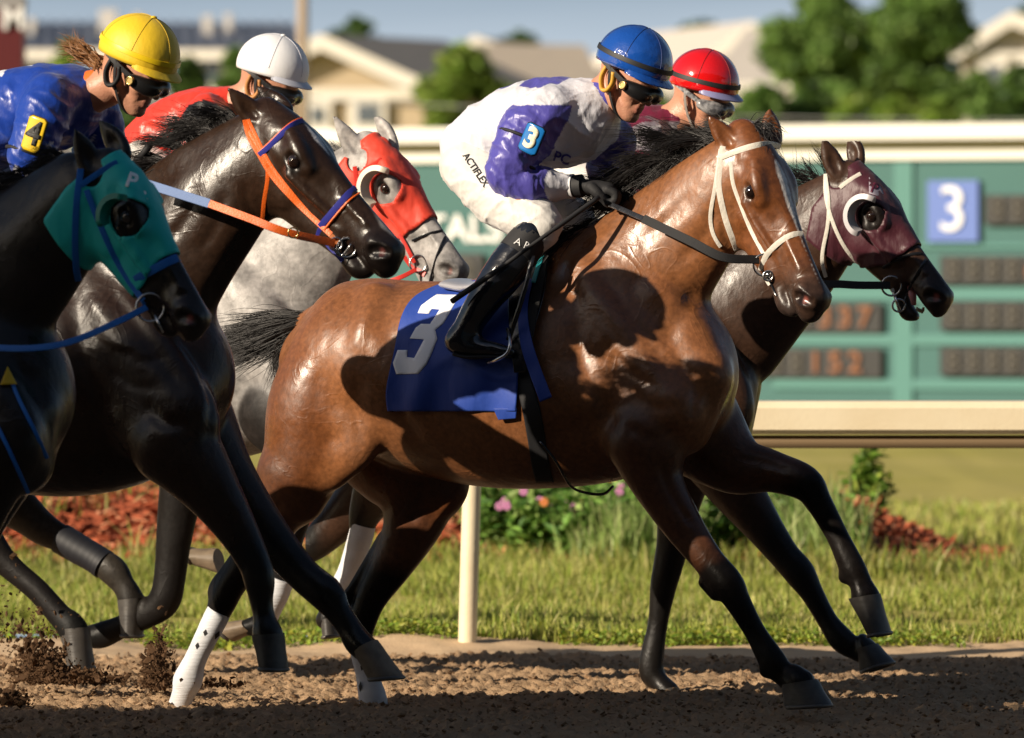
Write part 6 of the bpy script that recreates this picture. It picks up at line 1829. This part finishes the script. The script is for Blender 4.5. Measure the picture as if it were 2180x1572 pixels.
def rein(name, pts, root, w, m, th=.004, nrm=(-.25, -1, .2)):
    P = catmull(np.array(pts), 8); return MB().ribbon(P, [nrm] * len(P), w, th).build(name, m, root, sharp=40)
pR = HD.surf.hit(1565, 560, .02, miss=HD.missY)[0]
pr1 = fD.W(1290, 432, .12)
rein('rein', [pr1, fD.W(1370, 466, .19)], HD.root, .018, BLKL)
rein('rein_grip', [fD.W(1370, 466, .19), fD.W(1470, 514, .24), fD.W(1540, 548, .22), HD.surf.hit(1572, 560, .02, miss=HD.missY)[0]], HD.root, .030, RWEB)
# ---------------------------------------------------------------- manes and tails
BH = hair_mat('black_hair', (.008, .007, .007)); GH_ = hair_mat('grey_hair', (.10, .095, .09)); 
def mane(H, crest, n, flow, length, v=0.0, seed=1, m=None, width=.0028, spread=.3, lift=0.0, name='mane'):
    fr = H.fr; C = polyline(crest, 2); R0 = np.random.default_rng(seed + 100); K = 26
    ca = R0.normal(0, spread * .9, K); cl = R0.uniform(.65, 1.25, K); cs = R0.normal(0, .3, K); ct = np.sort(R0.uniform(0, 1, K))
    def f(R):
        kk = R.integers(0, K); loose = R.uniform() < .2; t = min(.999, max(0, ct[kk] + R.normal(0, .012 if not loose else .05))); p = C[int(t * (len(C) - 1))]; L = np.interp(t, np.linspace(0, 1, len(length)), length) * R.uniform(.75, 1.1) * cl[kk]
        a = flow[0] + ca[kk] + R.normal(0, spread * (.22 if not loose else .9)); vv = v + R.normal(0, .012)
        q = fr.P(p[0], p[1] + R.uniform(0, 8), vv); S = fr.S
        d = np.array([math.cos(a), 0, -math.sin(a)]); side = flow[1] + cs[kk] + R.normal(0, .1)
        l = L / S
        p1 = q + np.array([0, 0, .3]) * l * (.4 + lift) + d * l * .18; p2 = q + d * l * .6 + np.array([0, side * .5, .12 + lift * .4]) * l; p3 = q + d * l + np.array([0, side, -.05 + flow[2]]) * l
        return fr.wor(np.array([q, p1, p2, p3]))
    return strands(name, f, H.root, m or BH, n, width=width, seed=seed, seg=8, wave=.014)
# angle is measured clockwise from forward, pi = blown straight back
mane(HD, [(1568, 282), (1500, 315), (1430, 352), (1360, 410), (1290, 460)], 2600, (math.pi * .98, .15, .0), [90, 120, 150, 130, 80], seed=2)
mane(HD, [(1290, 470), (1240, 500), (1195, 525)], 800, (math.pi * .86, .5, -.15), [90, 100, 70], seed=3)
mane(HD, [(1575, 275), (1610, 262), (1640, 272)], 220, (math.pi * .2, .1, -.2), [50, 60, 40], seed=4, name='forelock', spread=.9)
mane(HB, [(500, 245), (440, 285), (380, 330), (320, 380), (270, 430)], 2200, (math.pi * .97, .2, .0), [70, 110, 140, 150, 120], seed=5)
mane(HB, [(530, 225), (560, 215), (585, 225)], 120, (math.pi * .1, .1, -.2), [40, 50, 40], seed=6, name='forelock', spread=.8)
mane(HC, [(745, 318), (720, 335), (690, 360), (640, 400)], 500, (math.pi * 1.05, .1, .1), [50, 60, 80, 90], seed=7, m=GH_)
mane(HE, [(1775, 378), (1740, 398), (1700, 420), (1640, 460)], 700, (math.pi * 1.12, .1, .15), [60, 100, 110, 100], seed=8)
mane(HA, [(140, 330), (90, 360), (30, 400), (-60, 450)], 900, (math.pi * .95, .2, .0), [60, 100, 120, 120], seed=9)
def tail(H, root, path, n, spread, seed, m=BH, v=0.0, width=.0035):
    fr = H.fr
    def f(R):
        s = R.normal(0, 1) * spread; s2 = R.normal(0, .35); k = R.uniform(.5, 1.05)
        out = []
        for i, (x, y, w) in enumerate(path):
            t = i / (len(path) - 1)
            if t > k + .01: break
            out.append(fr.P(x + w * s * .25, y + w * s, v + s2 * w / fr.S))
        while len(out) < 3: out.append(out[-1] + np.array([-.02, 0, -.01]))
        return fr.wor(np.array(out))
    return strands('tail', f, H.root, m, n, width=width, seed=seed, seg=9, wave=.02)
tail(HD, None, [(672, 672, 6), (635, 688, 16), (590, 704, 28), (540, 722, 36), (490, 738, 44), (452, 752, 52)], 5200, .45, 11)
tail(HD, None, [(660, 684, 6), (625, 708, 14), (598, 740, 22), (585, 785, 26), (575, 830, 24)], 700, .6, 12)
for H_, x, y in ((HB, -430, 690), (HA, -720, 700), (HC, -120, 690)):
    tail(H_, None, [(x, y, 8), (x - 40, y - 5, 20), (x - 120, y + 20, 40), (x - 220, y + 70, 60)], 300, .5, 13)

# ---------------------------------------------------------------- hoods
RIBC = [.33, -.10]
def cup(H, m, r, z=(1, -1), a0=1.9, a1=5.2, c=(.33, -.105), zz=.185, w=.02, rim=.016):
    h = H.head
    R0 = r
    for s in z:
        r = R0 if s > 0 else R0 * .7
        ctr = h.w(c[0], c[1], s * (zz if s > 0 else .15)); ax = h.w(c[0], c[1], s * (zz + .1)) - ctr; ex = h.w(c[0] + .1, c[1], s * zz) - ctr
        V = []; F = []; n = 26; 
        prof = [(r, 0), (r * 1.02, .045), (r * .78, .05), (r * .74, .02), (r * .70, -.03)]
        axn = ax / np.linalg.norm(ax); e = ex / np.linalg.norm(ex); f = np.cross(axn, e) * s
        for i in range(n + 1):
            a = a0 + (a1 - a0) * i / n; tp = min(1, min(i, n - i) / 3 + .6)
            for (rr, zz_) in prof: V.append(ctr + (e * math.cos(a) + f * math.sin(a)) * rr * h.L + axn * zz_ * tp * h.L)
        k = len(prof)
        F = [(i * k + j, i * k + (j + 1) % k, (i + 1) * k + (j + 1) % k, (i + 1) * k + j) for i in range(n) for j in range(k)]
        F += [tuple(range(k)), tuple(n * k + j for j in reversed(range(k)))]
        MB().add(V, F).build('eye_cup', m, H.root, sharp=40)
HO = [(-.03, .12), (.30, .12), (.60, .12), (.615, -.08), (.60, -.22), (.53, -.33), (.40, -.46), (.18, -.5), (.06, -.36), (.02, -.2)]
TEALH = cloth_mat('teal_hood_cloth', (.0, .46, .44), rough=.6, b=.35, sc=20)
REDH = cloth_mat('red_hood_cloth', (.62, .045, .020), rough=.6, b=.35, sc=20)
MARH = cloth_mat('maroon_hood_cloth', (.052, .007, .015), rough=.5, b=.6, sc=24)
HA.hood('hood', [(-.03, .12), (.6, .12), (.60, -.1), (.66, -.24), (.66, -.36), (.5, -.5), (.10, -.5), (.03, -.3)], [(.335, -.105, .095), (.0, -.04, .10)], TEALH)
HC.hood('hood', HO, [(.335, -.105, .085), (.0, -.04, .09)], REDH)
HE.hood('hood', HO, [(.335, -.105, .08), (.0, -.04, .09)], MARH)
cup(HC, mat('cream_plastic', (.72, .66, .54), rough=.35), .125); cup(HE, mat('grey_plastic', (.50, .48, .50), rough=.35), .125)
cup(HA, mat('teal_plastic', (.0, .22, .17), rough=.4), .115, a0=2.2, a1=4.6)
def edge_trim(H, pts, w, m, name='hood_trim'):
    h = H.head; P = []; N = []
    Q = polyline(pts, .012)
    for s in (1, -1):
        P = []; N = []
        for (x, y) in Q:
            o = Vector(h.w(x, y, s * .5)); d = Vector(h.w(x, y, 0)) - o
            l, n, i, t = H.surf.b.ray_cast(o, d.normalized())
            if l is None: continue
            P.append(np.array(l) + np.array(n) * .010); N.append(np.array(n))
        if len(P) > 3:
            P = np.array(P); P[1:-1] = P[1:-1] * .5 + .25 * (P[:-2] + P[2:])
            MB().ribbon(P, N, w, .003).build(name, m, H.root, sharp=40)
edge_trim(HC, [(.60, -.02), (.612, -.09), (.60, -.22), (.53, -.33), (.44, -.42)], .014, WL)
edge_trim(HE, [(.60, -.02), (.612, -.09), (.60, -.22), (.53, -.33), (.40, -.43), (.25, -.46)], .016, mat('pink_binding', (.42, .16, .16), rough=.7, bump=(200, .5)))
edge_trim(HE, [(.02, -.12), (.04, -.25), (.08, -.36)], .018, mat('pink_binding'))
for H_, c_ in ((HC, (.30, .012, .008)), (HE, (.02, .003, .006)), (HA, (.0, .20, .19))):
    sm_ = mat('hood_seam_' + str(H_ is HC) + str(H_ is HE), c_, rough=.7)
    edge_trim(H_, [(.08, -.035), (.2, -.03), (.35, -.03), (.5, -.035), (.585, -.045)], .007, sm_, 'hood_seam')
    r_ = .095
    edge_trim(H_, [(.335 + r_ * math.cos(a_), -.105 + r_ * math.sin(a_)) for a_ in np.linspace(-1.9, 1.0, 10)], .006, sm_, 'hood_seam')
def hood_text(H, s, px, py, size, ang, m):
    text_decal('hood_lettering', s, px, py, size, ang, H.surf, m, H.root, off=.013, bold=.03)
WT = mat('hood_white', (.85, .88, .88), rough=.6)
hood_text(HA, 'P', 280, 386, 44, math.radians(20), WT); hood_text(HA, 'M', 312, 412, 30, math.radians(28), WT)
poly_decal('hood_patch', [(1850, 368), (1864, 376), (1888, 424), (1850, 412)], HE.surf, mat('grey_lilac', (.28, .25, .30), rough=.6), HE.root, off=.0115)
hood_text(HE, 'P', 1862, 402, 30, math.radians(20), mat('maroon_print', (.10, .01, .03), rough=.6))
for (x, y) in ((192, 612), (232, 632)): poly_decal('hood_tab', [(x - 8, y - 8), (x + 6, y - 6), (x + 8, y + 8), (x - 4, y + 8)], HA.surf, WT, HA.root, off=.012)

# ---------------------------------------------------------------- bridles of the other horses
BLW = mat('blue_webbing', (.004, .14, .55), rough=.5, bump=(300, .5)); ORW = mat('orange_webbing', (.78, .13, .012), rough=.45, bump=(200, .3)); NVW = mat('violet_blue_webbing', (.03, .035, .28), rough=.5)
REDL = mat('red_webbing', (.58, .03, .02), rough=.45); BLR = mat('blue_grey_webbing', (.10, .17, .36), rough=.6, bump=(300, .4))
H_ = HA; s_ = H_.strap
s_('bridle_strap', [(172, 360), (163, 430), (160, 520), (165, 590), (178, 612)], .020, BLW, off=.012)
s_('bridle_strap', [(184, 405), (205, 460), (240, 540), (275, 600), (305, 640)], .018, BLW, off=.012)
s_('browband', [(172, 395), (205, 372), (240, 350), (250, 346)], .018, BLW, off=.012)
s_('noseband', [(288, 596), (330, 572), (370, 552), (395, 546)], .026, BLW, off=.004, th=.005)
bit_ring(HA, 320, 655, .042); MB().tube([HA.surf.hit(318, 670, .01, miss=HA.missY)[0], HA.surf.hit(338, 720, .015, miss=HA.missY)[0]], .005, 8).build('bit', STEEL, HA.root)
s_('chin_strap', [(268, 610), (262, 645), (280, 665)], .014, BLW, miss=-2.5)
rein('rein', [HA.surf.hit(312, 655, .02, miss=HA.missY)[0], fA.W(250, 686, .14), fA.W(150, 728, .2), fA.W(60, 742, .24), fA.W(-60, 738, .26)], HA.root, .020, BLW)
HA.strap('breastplate', [(-30, 860), (20, 960), (60, 1050), (70, 1075)], .012, BLW, off=.004)
HA.strap('breastplate', [(20, 800), (40, 850), (75, 920), (100, 975)], .012, BLW, off=.004)
poly_decal('breastplate_tag', [(16, 780), (36, 818), (0, 820)], HA.surf, mat('yellow_tag', (.65, .40, .01), rough=.6), HA.root, off=.012)

H_ = HB; s_ = H_.strap
s_('bridle_strap', [(522, 255), (530, 290), (553, 330), (580, 375), (625, 425), (672, 470), (705, 500)], .018, ORW)
s_('bridle_strap', [(528, 255), (545, 290), (575, 350), (620, 410), (665, 462), (700, 492)], .012, ORW)
s_('throat_lash', [(530, 280), (558, 325), (568, 345), (570, 380), (562, 430), (558, 480), (556, 508)], .013, ORW)
s_('browband', [(552, 330), (575, 310), (600, 285), (625, 264), (644, 258)], .018, NVW, th=.005)
s_('browband_edge', [(553, 322), (575, 302), (600, 277), (625, 257), (640, 252)], .006, ORW, th=.006)
s_('noseband', [(682, 482), (705, 455), (735, 420), (755, 402), (765, 400)], .021, NVW, th=.005)
s_('noseband_edge', [(690, 490), (712, 462), (742, 428), (764, 412)], .007, ORW, th=.006)
s_('chin_strap', [(684, 484), (672, 510), (668, 535), (690, 552), (712, 560)], .016, NVW, miss=-1.4)
s_('bridle_strap', [(698, 495), (712, 508), (722, 520)], .016, BRL)
bit_ring(HB, 738, 528, .030); bit_ring(HB, 715, 520, .020)
MB().tube(catmull([HB.surf.hit(700, 515, .012, miss=HB.missY)[0], HB.surf.hit(725, 545, .016, miss=HB.missY)[0], HB.surf.hit(748, 520, .012, miss=HB.missY)[0]], 5), .004, 8).build('bit', STEEL, HB.root)
pB = HB.surf.hit(712, 518, .022, miss=HB.missY)[0]
q0, q1, q2 = fB.W(290, 385, .24), fB.W(446, 434, .27), fB.W(610, 495, .24)
rein('rein_grip', [q0, fB.W(370, 410, .26), q1], HB.root, .030, BLR)
rein('rein', [q1, fB.W(530, 465, .265), q2, pB], HB.root, .026, ORW)
MB().torus(fB.W(624, 496, .245), .016, .0025, (0, -1, 0), 12).build('buckle', GOLD, HB.root)

H_ = HC; s_ = H_.strap
s_('bridle_strap', [(755, 355), (762, 400), (775, 450), (800, 500), (845, 530)], .016, REDL, off=.011)
s_('browband', [(775, 360), (798, 350), (812, 338)], .014, REDL, off=.012)
s_('noseband', [(878, 512), (905, 500), (935, 492), (960, 490)], .009, BLKL, th=.006)
s_('noseband', [(962, 482), (945, 510), (930, 545), (920, 580), (915, 600)], .009, BLKL, th=.006)
s_('chin_strap', [(862, 545), (878, 570), (905, 585)], .02, REDL, miss=1.1); s_('bridle_strap', [(850, 500), (862, 520), (875, 545), (882, 560)], .014, REDL, off=.012)
bit_ring(HC, 890, 562, .030)
rein('rein', [HC.surf.hit(885, 575, .03, miss=HC.missY)[0], fC.W(850, 592, .14), fC.W(800, 606, .16), fC.W(748, 604, .17)], HC.root, .016, REDL)

H_ = HE; s_ = H_.strap
s_('bridle_strap', [(1757, 375), (1758, 420), (1775, 480), (1800, 530), (1830, 565), (1850, 590), (1868, 612)], .013, WL, off=.012)
s_('bridle_strap', [(1757, 372), (1764, 430), (1762, 480), (1752, 530), (1750, 560), (1758, 590)], .013, WL, off=.012)
s_('browband', [(1788, 400), (1806, 385), (1832, 370)], .014, WL, off=.012)
s_('noseband', [(1880, 570), (1910, 552), (1945, 540), (1970, 540)], .010, BLKL, th=.006)
s_('noseband', [(1975, 545), (1955, 580), (1935, 615), (1925, 650), (1918, 668)], .010, BLKL, th=.006)
bit_ring(HE, 1876, 620, .034); bit_ring(HE, 1884, 652, .022)
MB().tube(catmull([HE.surf.hit(1872, 640, .01, miss=HE.missY)[0], HE.surf.hit(1892, 664, .016, miss=HE.missY)[0]], 3), .005, 8).build('bit', STEEL, HE.root)
s_('chin_strap', [(1868, 630), (1876, 655), (1900, 668)], .012, WL, miss=1.)
rein('rein', [HE.surf.hit(1866, 622, .02, miss=HE.missY)[0], fE.W(1800, 606, .2), fE.W(1700, 590, .22), fE.W(1500, 470, .2)], HE.root, .028, RWEB)
# tongue and teeth of the open mouthed horse
h = HE.head
mb = MB(); mb.tube([h.w(.74, -.205, 0), h.w(.82, -.225, .02), h.w(.875, -.245, .04)], [.012, .016, .009], 10, flat=.6); mb.build('tongue', mat('tongue_pink', (.55, .22, .20), rough=.35), HE.root)
mb = MB()
for i in range(-3, 4): mb.box(h.w(.925 - abs(i) * .006, -.245, i * .014), (.007, .008, .014))
mb.build('teeth', mat('tooth', (.60, .50, .30), rough=.4), HE.root)

# ---------------------------------------------------------------- the three other jockeys
def rider(fr, label, hc, v, yaw, pitch, spec, roll=0.0, s=1.0):
    h = HHead(fr, hc, v, math.radians(yaw), math.radians(pitch), math.radians(roll), s)
    T = torso_limbs(fr, spec); return h, T, rider_body(fr, h, shrink(T.values()), label)
# yellow helmet, blue silks, number 4
hB_, TB, PB = rider(fB, 'jockey in yellow helmet and blue silks with number 4 on the arm', (284, 150), 0.0, 30, 26, {
    'torso': ([(178, 200, 50, 0, 1.0), (130, 220, 84, 0, 1.2), (50, 240, 98, 0, 1.2), (-40, 280, 90, 0, 1.2), (-100, 330, 70, 0, 1.2)],),
    'arm': ([(105, 215, 58, .15), (82, 275, 52, .22), (62, 330, 46, .24), (78, 372, 42, .2), (98, 395, 34, .15)],),
    'arm2': ([(200, 235, 50, -.15), (225, 290, 44, -.2), (190, 335, 38, -.18), (230, 360, 28, -.1)],),
    'pelvis': ([(-90, 330, 64, 0, 1.3), (-110, 360, 58, 0, 1.4)],),
    'thigh': ([(-110, 365, 60, .1), (-60, 410, 62, .16), (0, 440, 52, .2), (40, 462, 40, .22), (20, 500, 34, .22)],),
    'thigh2': ([(-110, 365, 60, -.1), (0, 400, 56, -.16), (80, 440, 46, -.2), (70, 500, 34, -.2)],),
    'shin': ([(25, 500, 34, .22), (-40, 580, 36, .24), (-90, 680, 28, .25), (-100, 720, 26, .25), (-30, 745, 16, .25)],),
    'shin2': ([(70, 500, 34, -.22), (20, 580, 36, -.24), (-30, 680, 28, -.25), (-40, 720, 26, -.25), (30, 745, 16, -.25)],),
    'neck': ([(245, 178, 34), (205, 195, 42), (170, 210, 50)],)}, s=1.02)
BLS = (.006, .04, .30)
def silkB(V):
    C = np.tile(BLS, (len(V), 1)); W = fB.wor(V); 
    px = 1090 + W[:, 0] / (W[:, 1] + 25) * FPX; py = 600 + (1.46 - W[:, 2]) / (W[:, 1] + 25) * FPX
    for tri in (((20, 132), (62, 112), (70, 142)), ((55, 128), (100, 117), (122, 128)), ((95, 312), (120, 300), (100, 318)), ((30, 385), (36, 350), (48, 362)), ((188, 305), (206, 280), (200, 300)), ((-20, 160), (20, 140), (5, 165))):
        a, b, c = [np.array(t, float) for t in tri]
        s1 = (b[0] - a[0]) * (py - a[1]) - (b[1] - a[1]) * (px - a[0]); s2 = (c[0] - b[0]) * (py - b[1]) - (c[1] - b[1]) * (px - b[0]); s3 = (a[0] - c[0]) * (py - c[1]) - (a[1] - c[1]) * (px - c[0])
        C[((s1 > 0) & (s2 > 0) & (s3 > 0)) | ((s1 < 0) & (s2 < 0) & (s3 < 0))] = (.7, .7, .75)
    d = fB.P(66, 362, .22)
    C[(TB['arm'].dist(V[:, 0], V[:, 1], V[:, 2]) < TB['torso'].dist(V[:, 0], V[:, 1], V[:, 2])) & (V[:, 2] < d[2]) & (V[:, 0] > d[0] + .01)] = (.42, .44, .52)
    return C
cloth_nets('silks', fB, [TB['torso'], TB['arm'], TB['arm2']], SILK, PB, wr=(.007, (9, 9, 12)), colf=silkB, res=.008, fold=folds(fB, [(70, 320, .24, .6, .8, .035, .006, .12), (110, 240, .2, .5, .9, .05, .006, .15), (40, 250, .1, 1, .3, .06, .004, .2), (200, 290, -.1, .6, .6, .04, .006, .15)]))
cloth_nets('collar', fB, [Chain(fB.nodes([(192, 196, 46, 0, .95), (205, 190, 42, 0, .9)]), k=.01)], cloth_mat('orange_cloth', (.72, .14, .015)), PB, wr=(.004, (9, 9, 12)), res=.006)
cloth_nets('breeches', fB, [TB['pelvis'], TB['thigh'], TB['thigh2']], BRE, PB, res=.010)
for k in ('shin', 'shin2'): cloth_nets('boot', fB, [TB[k]], BOOT, PB, wr=(0, (1, 1, 1)), res=.010)
YEL = cloth_mat('yellow_cap', (.74, .50, .015), rough=.55, b=.5, sc=14)
ho, _, _ = helmet(hB_, PB, YEL, YEL, None, seams=mat('yellow_seam', (.55, .37, .01), rough=.6), bandm=mat('yellow_band', (.80, .56, .01), rough=.4), top=True)
goggles(hB_, PB, GOGF, LENSD, ELAS, disc=GOLD); chin_strap(hB_, PB, ELAS, cup=BLKCL)
h_ = hB_
strands('hair', lambda R: [h_.w(-.09, -.04 + R.normal(0, .012), R.normal(0, .03)), h_.w(-.13, -.03 + R.normal(0, .012), .02 + R.normal(0, .012)), h_.w(-.19, -.02 + R.normal(0, .012), .03 + R.normal(0, .02)), h_.w(-.235 + R.normal(0, .02), -.02 + R.normal(0, .02), .03 + R.normal(0, .03))], PB, hair_mat('brown_hair', (.16, .075, .03)), 300, width=.0045, seed=20)
BY = mat('badge_yellow', (.75, .50, .02), rough=.35, coat=.4); BY.diffuse_color = (.3, .2, .02, 1)
armband(fB, PB, (72, 286), None, (.30, -1), .066, .112, BY, '4', mat('badge_black', (.012, .012, .012), rough=.5), .315, None, BLKCL, .12)
MB().torus(fB.W(64, 330, .23), .078, .006, fB.W(62, 330, .24) - fB.W(82, 275, .22), 28).build('armband_strap', BLKCL, PB)
hand(fB, PB, fB.P(108, 398, .15), fB.P(165, 405, .12), mat('pale_glove', (.45, .45, .5), rough=.6), 1.15, side=-1)
hand(fB, PB, fB.P(240, 362, -.08), fB.P(285, 372, -.02), mat('bare_hand', (.5, .25, .16), rough=.5), 1.1, side=-1)
r2 = MB().tube([fB.W(292, 345, .0), fB.W(305, 328, .02), fB.W(318, 310, .03)], [.011, .011, .013], 10).build('riding_crop', BLKCL)
tag(r2, 'black whip handle tip held near the grey horse beside the red silks', 'riding crop')

# white helmet, red silks
hC2, TC, PC = rider(fC, 'jockey in white helmet and red and black silks leaning low', (572, 178), 0.0, 24, 20, {
    'torso': ([(490, 228, 44, 0, 1.0), (440, 250, 66, 0, 1.2), (380, 275, 72, 0, 1.2), (325, 305, 62, 0, 1.2)],),
    'arm': ([(440, 250, 48, .15), (420, 300, 44, .2), (400, 345, 38, .22), (450, 375, 30, .15)],),
    'arm2': ([(500, 260, 46, -.15), (520, 320, 40, -.2), (520, 370, 30, -.12)],),
    'pelvis': ([(330, 315, 52, 0, 1.3), (310, 345, 50, 0, 1.4)],),
    'thigh': ([(310, 350, 52, .1), (350, 400, 52, .16), (410, 440, 42, .2), (400, 480, 32, .22)],),
    'thigh2': ([(310, 350, 52, -.1), (400, 400, 50, -.16), (480, 430, 40, -.2), (470, 480, 32, -.2)],),
    'shin': ([(400, 480, 32, .22), (350, 560, 33, .24), (310, 640, 26, .25), (360, 670, 14, .25)],),
    'shin2': ([(470, 480, 32, -.22), (420, 560, 33, -.24), (380, 640, 26, -.25), (430, 670, 14, -.25)],),
    'neck': ([(545, 205, 30), (510, 218, 36), (470, 232, 44)],)}, s=1.0)
RS = (.62, .040, .022)
def silkC(V):
    C = np.tile(RS, (len(V), 1)); c = fC.P(446, 262, .15)
    d = np.hypot((V[:, 0] - c[0]) / .085, (V[:, 2] - c[2]) / .075); C[d < 1] = (.012, .012, .013)
    return C
cloth_nets('silks', fC, [TC['torso'], TC['arm'], TC['arm2']], SILK, PC, wr=(.007, (8, 8, 12)), colf=silkC, res=.008, fold=folds(fC, [(350, 300, .1, .2, 1, .045, .006, .16), (470, 240, .1, 1, .3, .04, .005, .12)]))
cloth_nets('breeches', fC, [TC['pelvis'], TC['thigh'], TC['thigh2']], BRE, PC, res=.010)
for k in ('shin', 'shin2'): cloth_nets('boot', fC, [TC[k]], BOOT, PC, wr=(0, (1, 1, 1)), res=.011)
WHH = cloth_mat('white_cap', (.78, .79, .82), rough=.5, b=.3, sc=14)
helmet(hC2, PC, WHH, mat('white_brim', (.5, .52, .6), rough=.35), None, seams=mat('white_seam', (.6, .6, .65), rough=.6), top=True)
goggles(hC2, PC, GOGF, LENSD, mat('wide_black_strap', (.016, .016, .018), rough=.5)); chin_strap(hC2, PC, ELAS, cup=mat('tan_guard', (.45, .20, .06), rough=.6))

# red helmet, maroon silks
hE2, TE, PE = rider(fE, 'jockey in glossy red helmet and maroon silks with silver shoulders', (1492, 208), 0.0, 34, 18, {
    'torso': ([(1420, 270, 42, 0, 1.0), (1380, 290, 66, 0, 1.2), (1320, 310, 70, 0, 1.2), (1250, 340, 62, 0, 1.2)],),
    'arm': ([(1370, 300, 48, .15), (1360, 350, 42, .2), (1380, 395, 36, .2), (1430, 400, 28, .12)],),
    'arm2': ([(1440, 300, 46, -.15), (1470, 350, 40, -.2), (1480, 400, 30, -.12)],),
    'pelvis': ([(1240, 350, 50, 0, 1.3), (1215, 370, 48, 0, 1.4)],),
    'thigh': ([(1220, 375, 50, .1), (1280, 420, 50, .16), (1330, 450, 40, .2), (1320, 490, 32, .22)],),
    'thigh2': ([(1220, 375, 50, -.1), (1320, 420, 48, -.16), (1390, 440, 38, -.2), (1380, 490, 30, -.2)],),
    'shin': ([(1320, 490, 32, .22), (1270, 570, 33, .24), (1220, 650, 26, .25), (1270, 680, 14, .25)],),
    'shin2': ([(1380, 490, 30, -.22), (1340, 570, 32, -.24), (1300, 650, 25, -.25), (1350, 680, 14, -.25)],),
    'neck': ([(1470, 238, 30), (1440, 256, 36), (1400, 275, 44)],)}, s=.97)
def silkE(V):
    C = np.tile((.13, .008, .03), (len(V), 1)); c = fE.P(1420, 292, .12)
    d = np.hypot((V[:, 0] - c[0]) / .12, (V[:, 2] - c[2]) / .055); C[d < 1] = (.22, .19, .22); C[(d > .55) & (d < .68)] = (.5, .48, .5)
    return C
cloth_nets('silks', fE, [TE['torso'], TE['arm'], TE['arm2'], Chain(fE.nodes([(1430, 265, 36, 0, .95), (1442, 256, 35, 0, .9)]), k=.02)], SILK, PE, wr=(.007, (9, 9, 12)), colf=silkE, res=.008, fold=folds(fE, [(1420, 290, .1, 1, .4, .03, .004, .14)]))
cloth_nets('breeches', fE, [TE['pelvis'], TE['thigh'], TE['thigh2']], BRE, PE, res=.011)
for k in ('shin', 'shin2'): cloth_nets('boot', fE, [TE[k]], BOOT, PE, wr=(0, (1, 1, 1)), res=.011)
REDV = mat('red_vinyl', (.60, .006, .008), rough=.12, spec=.6, coat=1, coat_rough=.06, bump=(14, .25))
helmet(hE2, PE, REDV, mat('lilac_brim', (.25, .25, .45), rough=.3), None, seams=mat('red_seam', (.25, .005, .005), rough=.6), bandm=ELAS)
goggles(hE2, PE, mat('silver_frame', (.10, .10, .11), rough=.3, noise=(60, .9, (.45, .45, .46))), mat('lens_silver', (.06, .06, .06), rough=.05, spec=.9, coat=1), mat('silver_strap', (.35, .35, .36), rough=.35, noise=(90, .9, (.04, .04, .05)))); chin_strap(hE2, PE, mat('grey_strap', (.25, .22, .2), rough=.6))
for fr_, P_ in ((fC, PC), (fE, PE)):
    hd = {'c': ((450, 378), (490, 388)), 'e': ((1430, 402), (1470, 410))}['c' if fr_ is fC else 'e']
    for vv in (.13, -.1):
        hand(fr_, P_, fr_.P(*hd[0], vv), fr_.P(*hd[1], vv * .9), BG, 1.1, side=-1)

# ---------------------------------------------------------------- dirt thrown up by the hooves
def clods(cx, cy, n, sx, sy, Y, seed, sh=0.0):
    R = np.random.default_rng(seed); V = []; F = []
    ico = [(0, 0, 1), (.9, 0, .2), (.2, .9, .1), (-.8, .4, -.1), (-.5, -.8, .1), (.4, -.7, -.3), (0, .1, -1)]
    fc = [(0, 1, 2), (0, 2, 3), (0, 3, 4), (0, 4, 5), (0, 5, 1), (6, 2, 1), (6, 3, 2), (6, 4, 3), (6, 5, 4), (6, 1, 5)]
    for i in range(n):
        t = abs(R.normal(0, 1)); y = cy - abs(R.normal(0, sy)); x = cx + R.normal(0, sx) * (1 - .4 * (cy - y) / (sy * 3)) + sh * (cy - y)
        c = at(x, y, Y + R.normal(0, .10)); r = .0035 + .010 * R.uniform(0, 1) ** 4
        M_ = R.normal(0, 1, (3, 3)) * .35 + np.eye(3); o = len(V)
        V += [c + M_ @ np.array(p) * r for p in ico]; F += [(a + o, b + o, d + o) for a, b, d in fc]
    return np.array(V), np.array(F)
VV = []; FF = []; o = 0
for a in ((95, 1450, 1500, 32, 42, 0.9, 31, -.15), (150, 1455, 900, 60, 16, .8, 35, 0), (40, 1400, 260, 60, 70, 1.3, 34, 0), (328, 1465, 1300, 17, 46, .75, 32, .12), (20, 1500, 500, 22, 16, .2, 33, 0), (450, 1462, 160, 40, 8, .5, 36, 0)):
    v, f = clods(*a); VV.append(v); FF.append(f + o); o += len(v)
co = link('flying_dirt', mesh_np('flying_dirt', np.vstack(VV), np.vstack(FF), smooth=False), mat('clod', (.085, .048, .026), rough=.95, spec=.1)); tag(co, kind='stuff')
print('script seconds', round(time.time() - T0, 1))
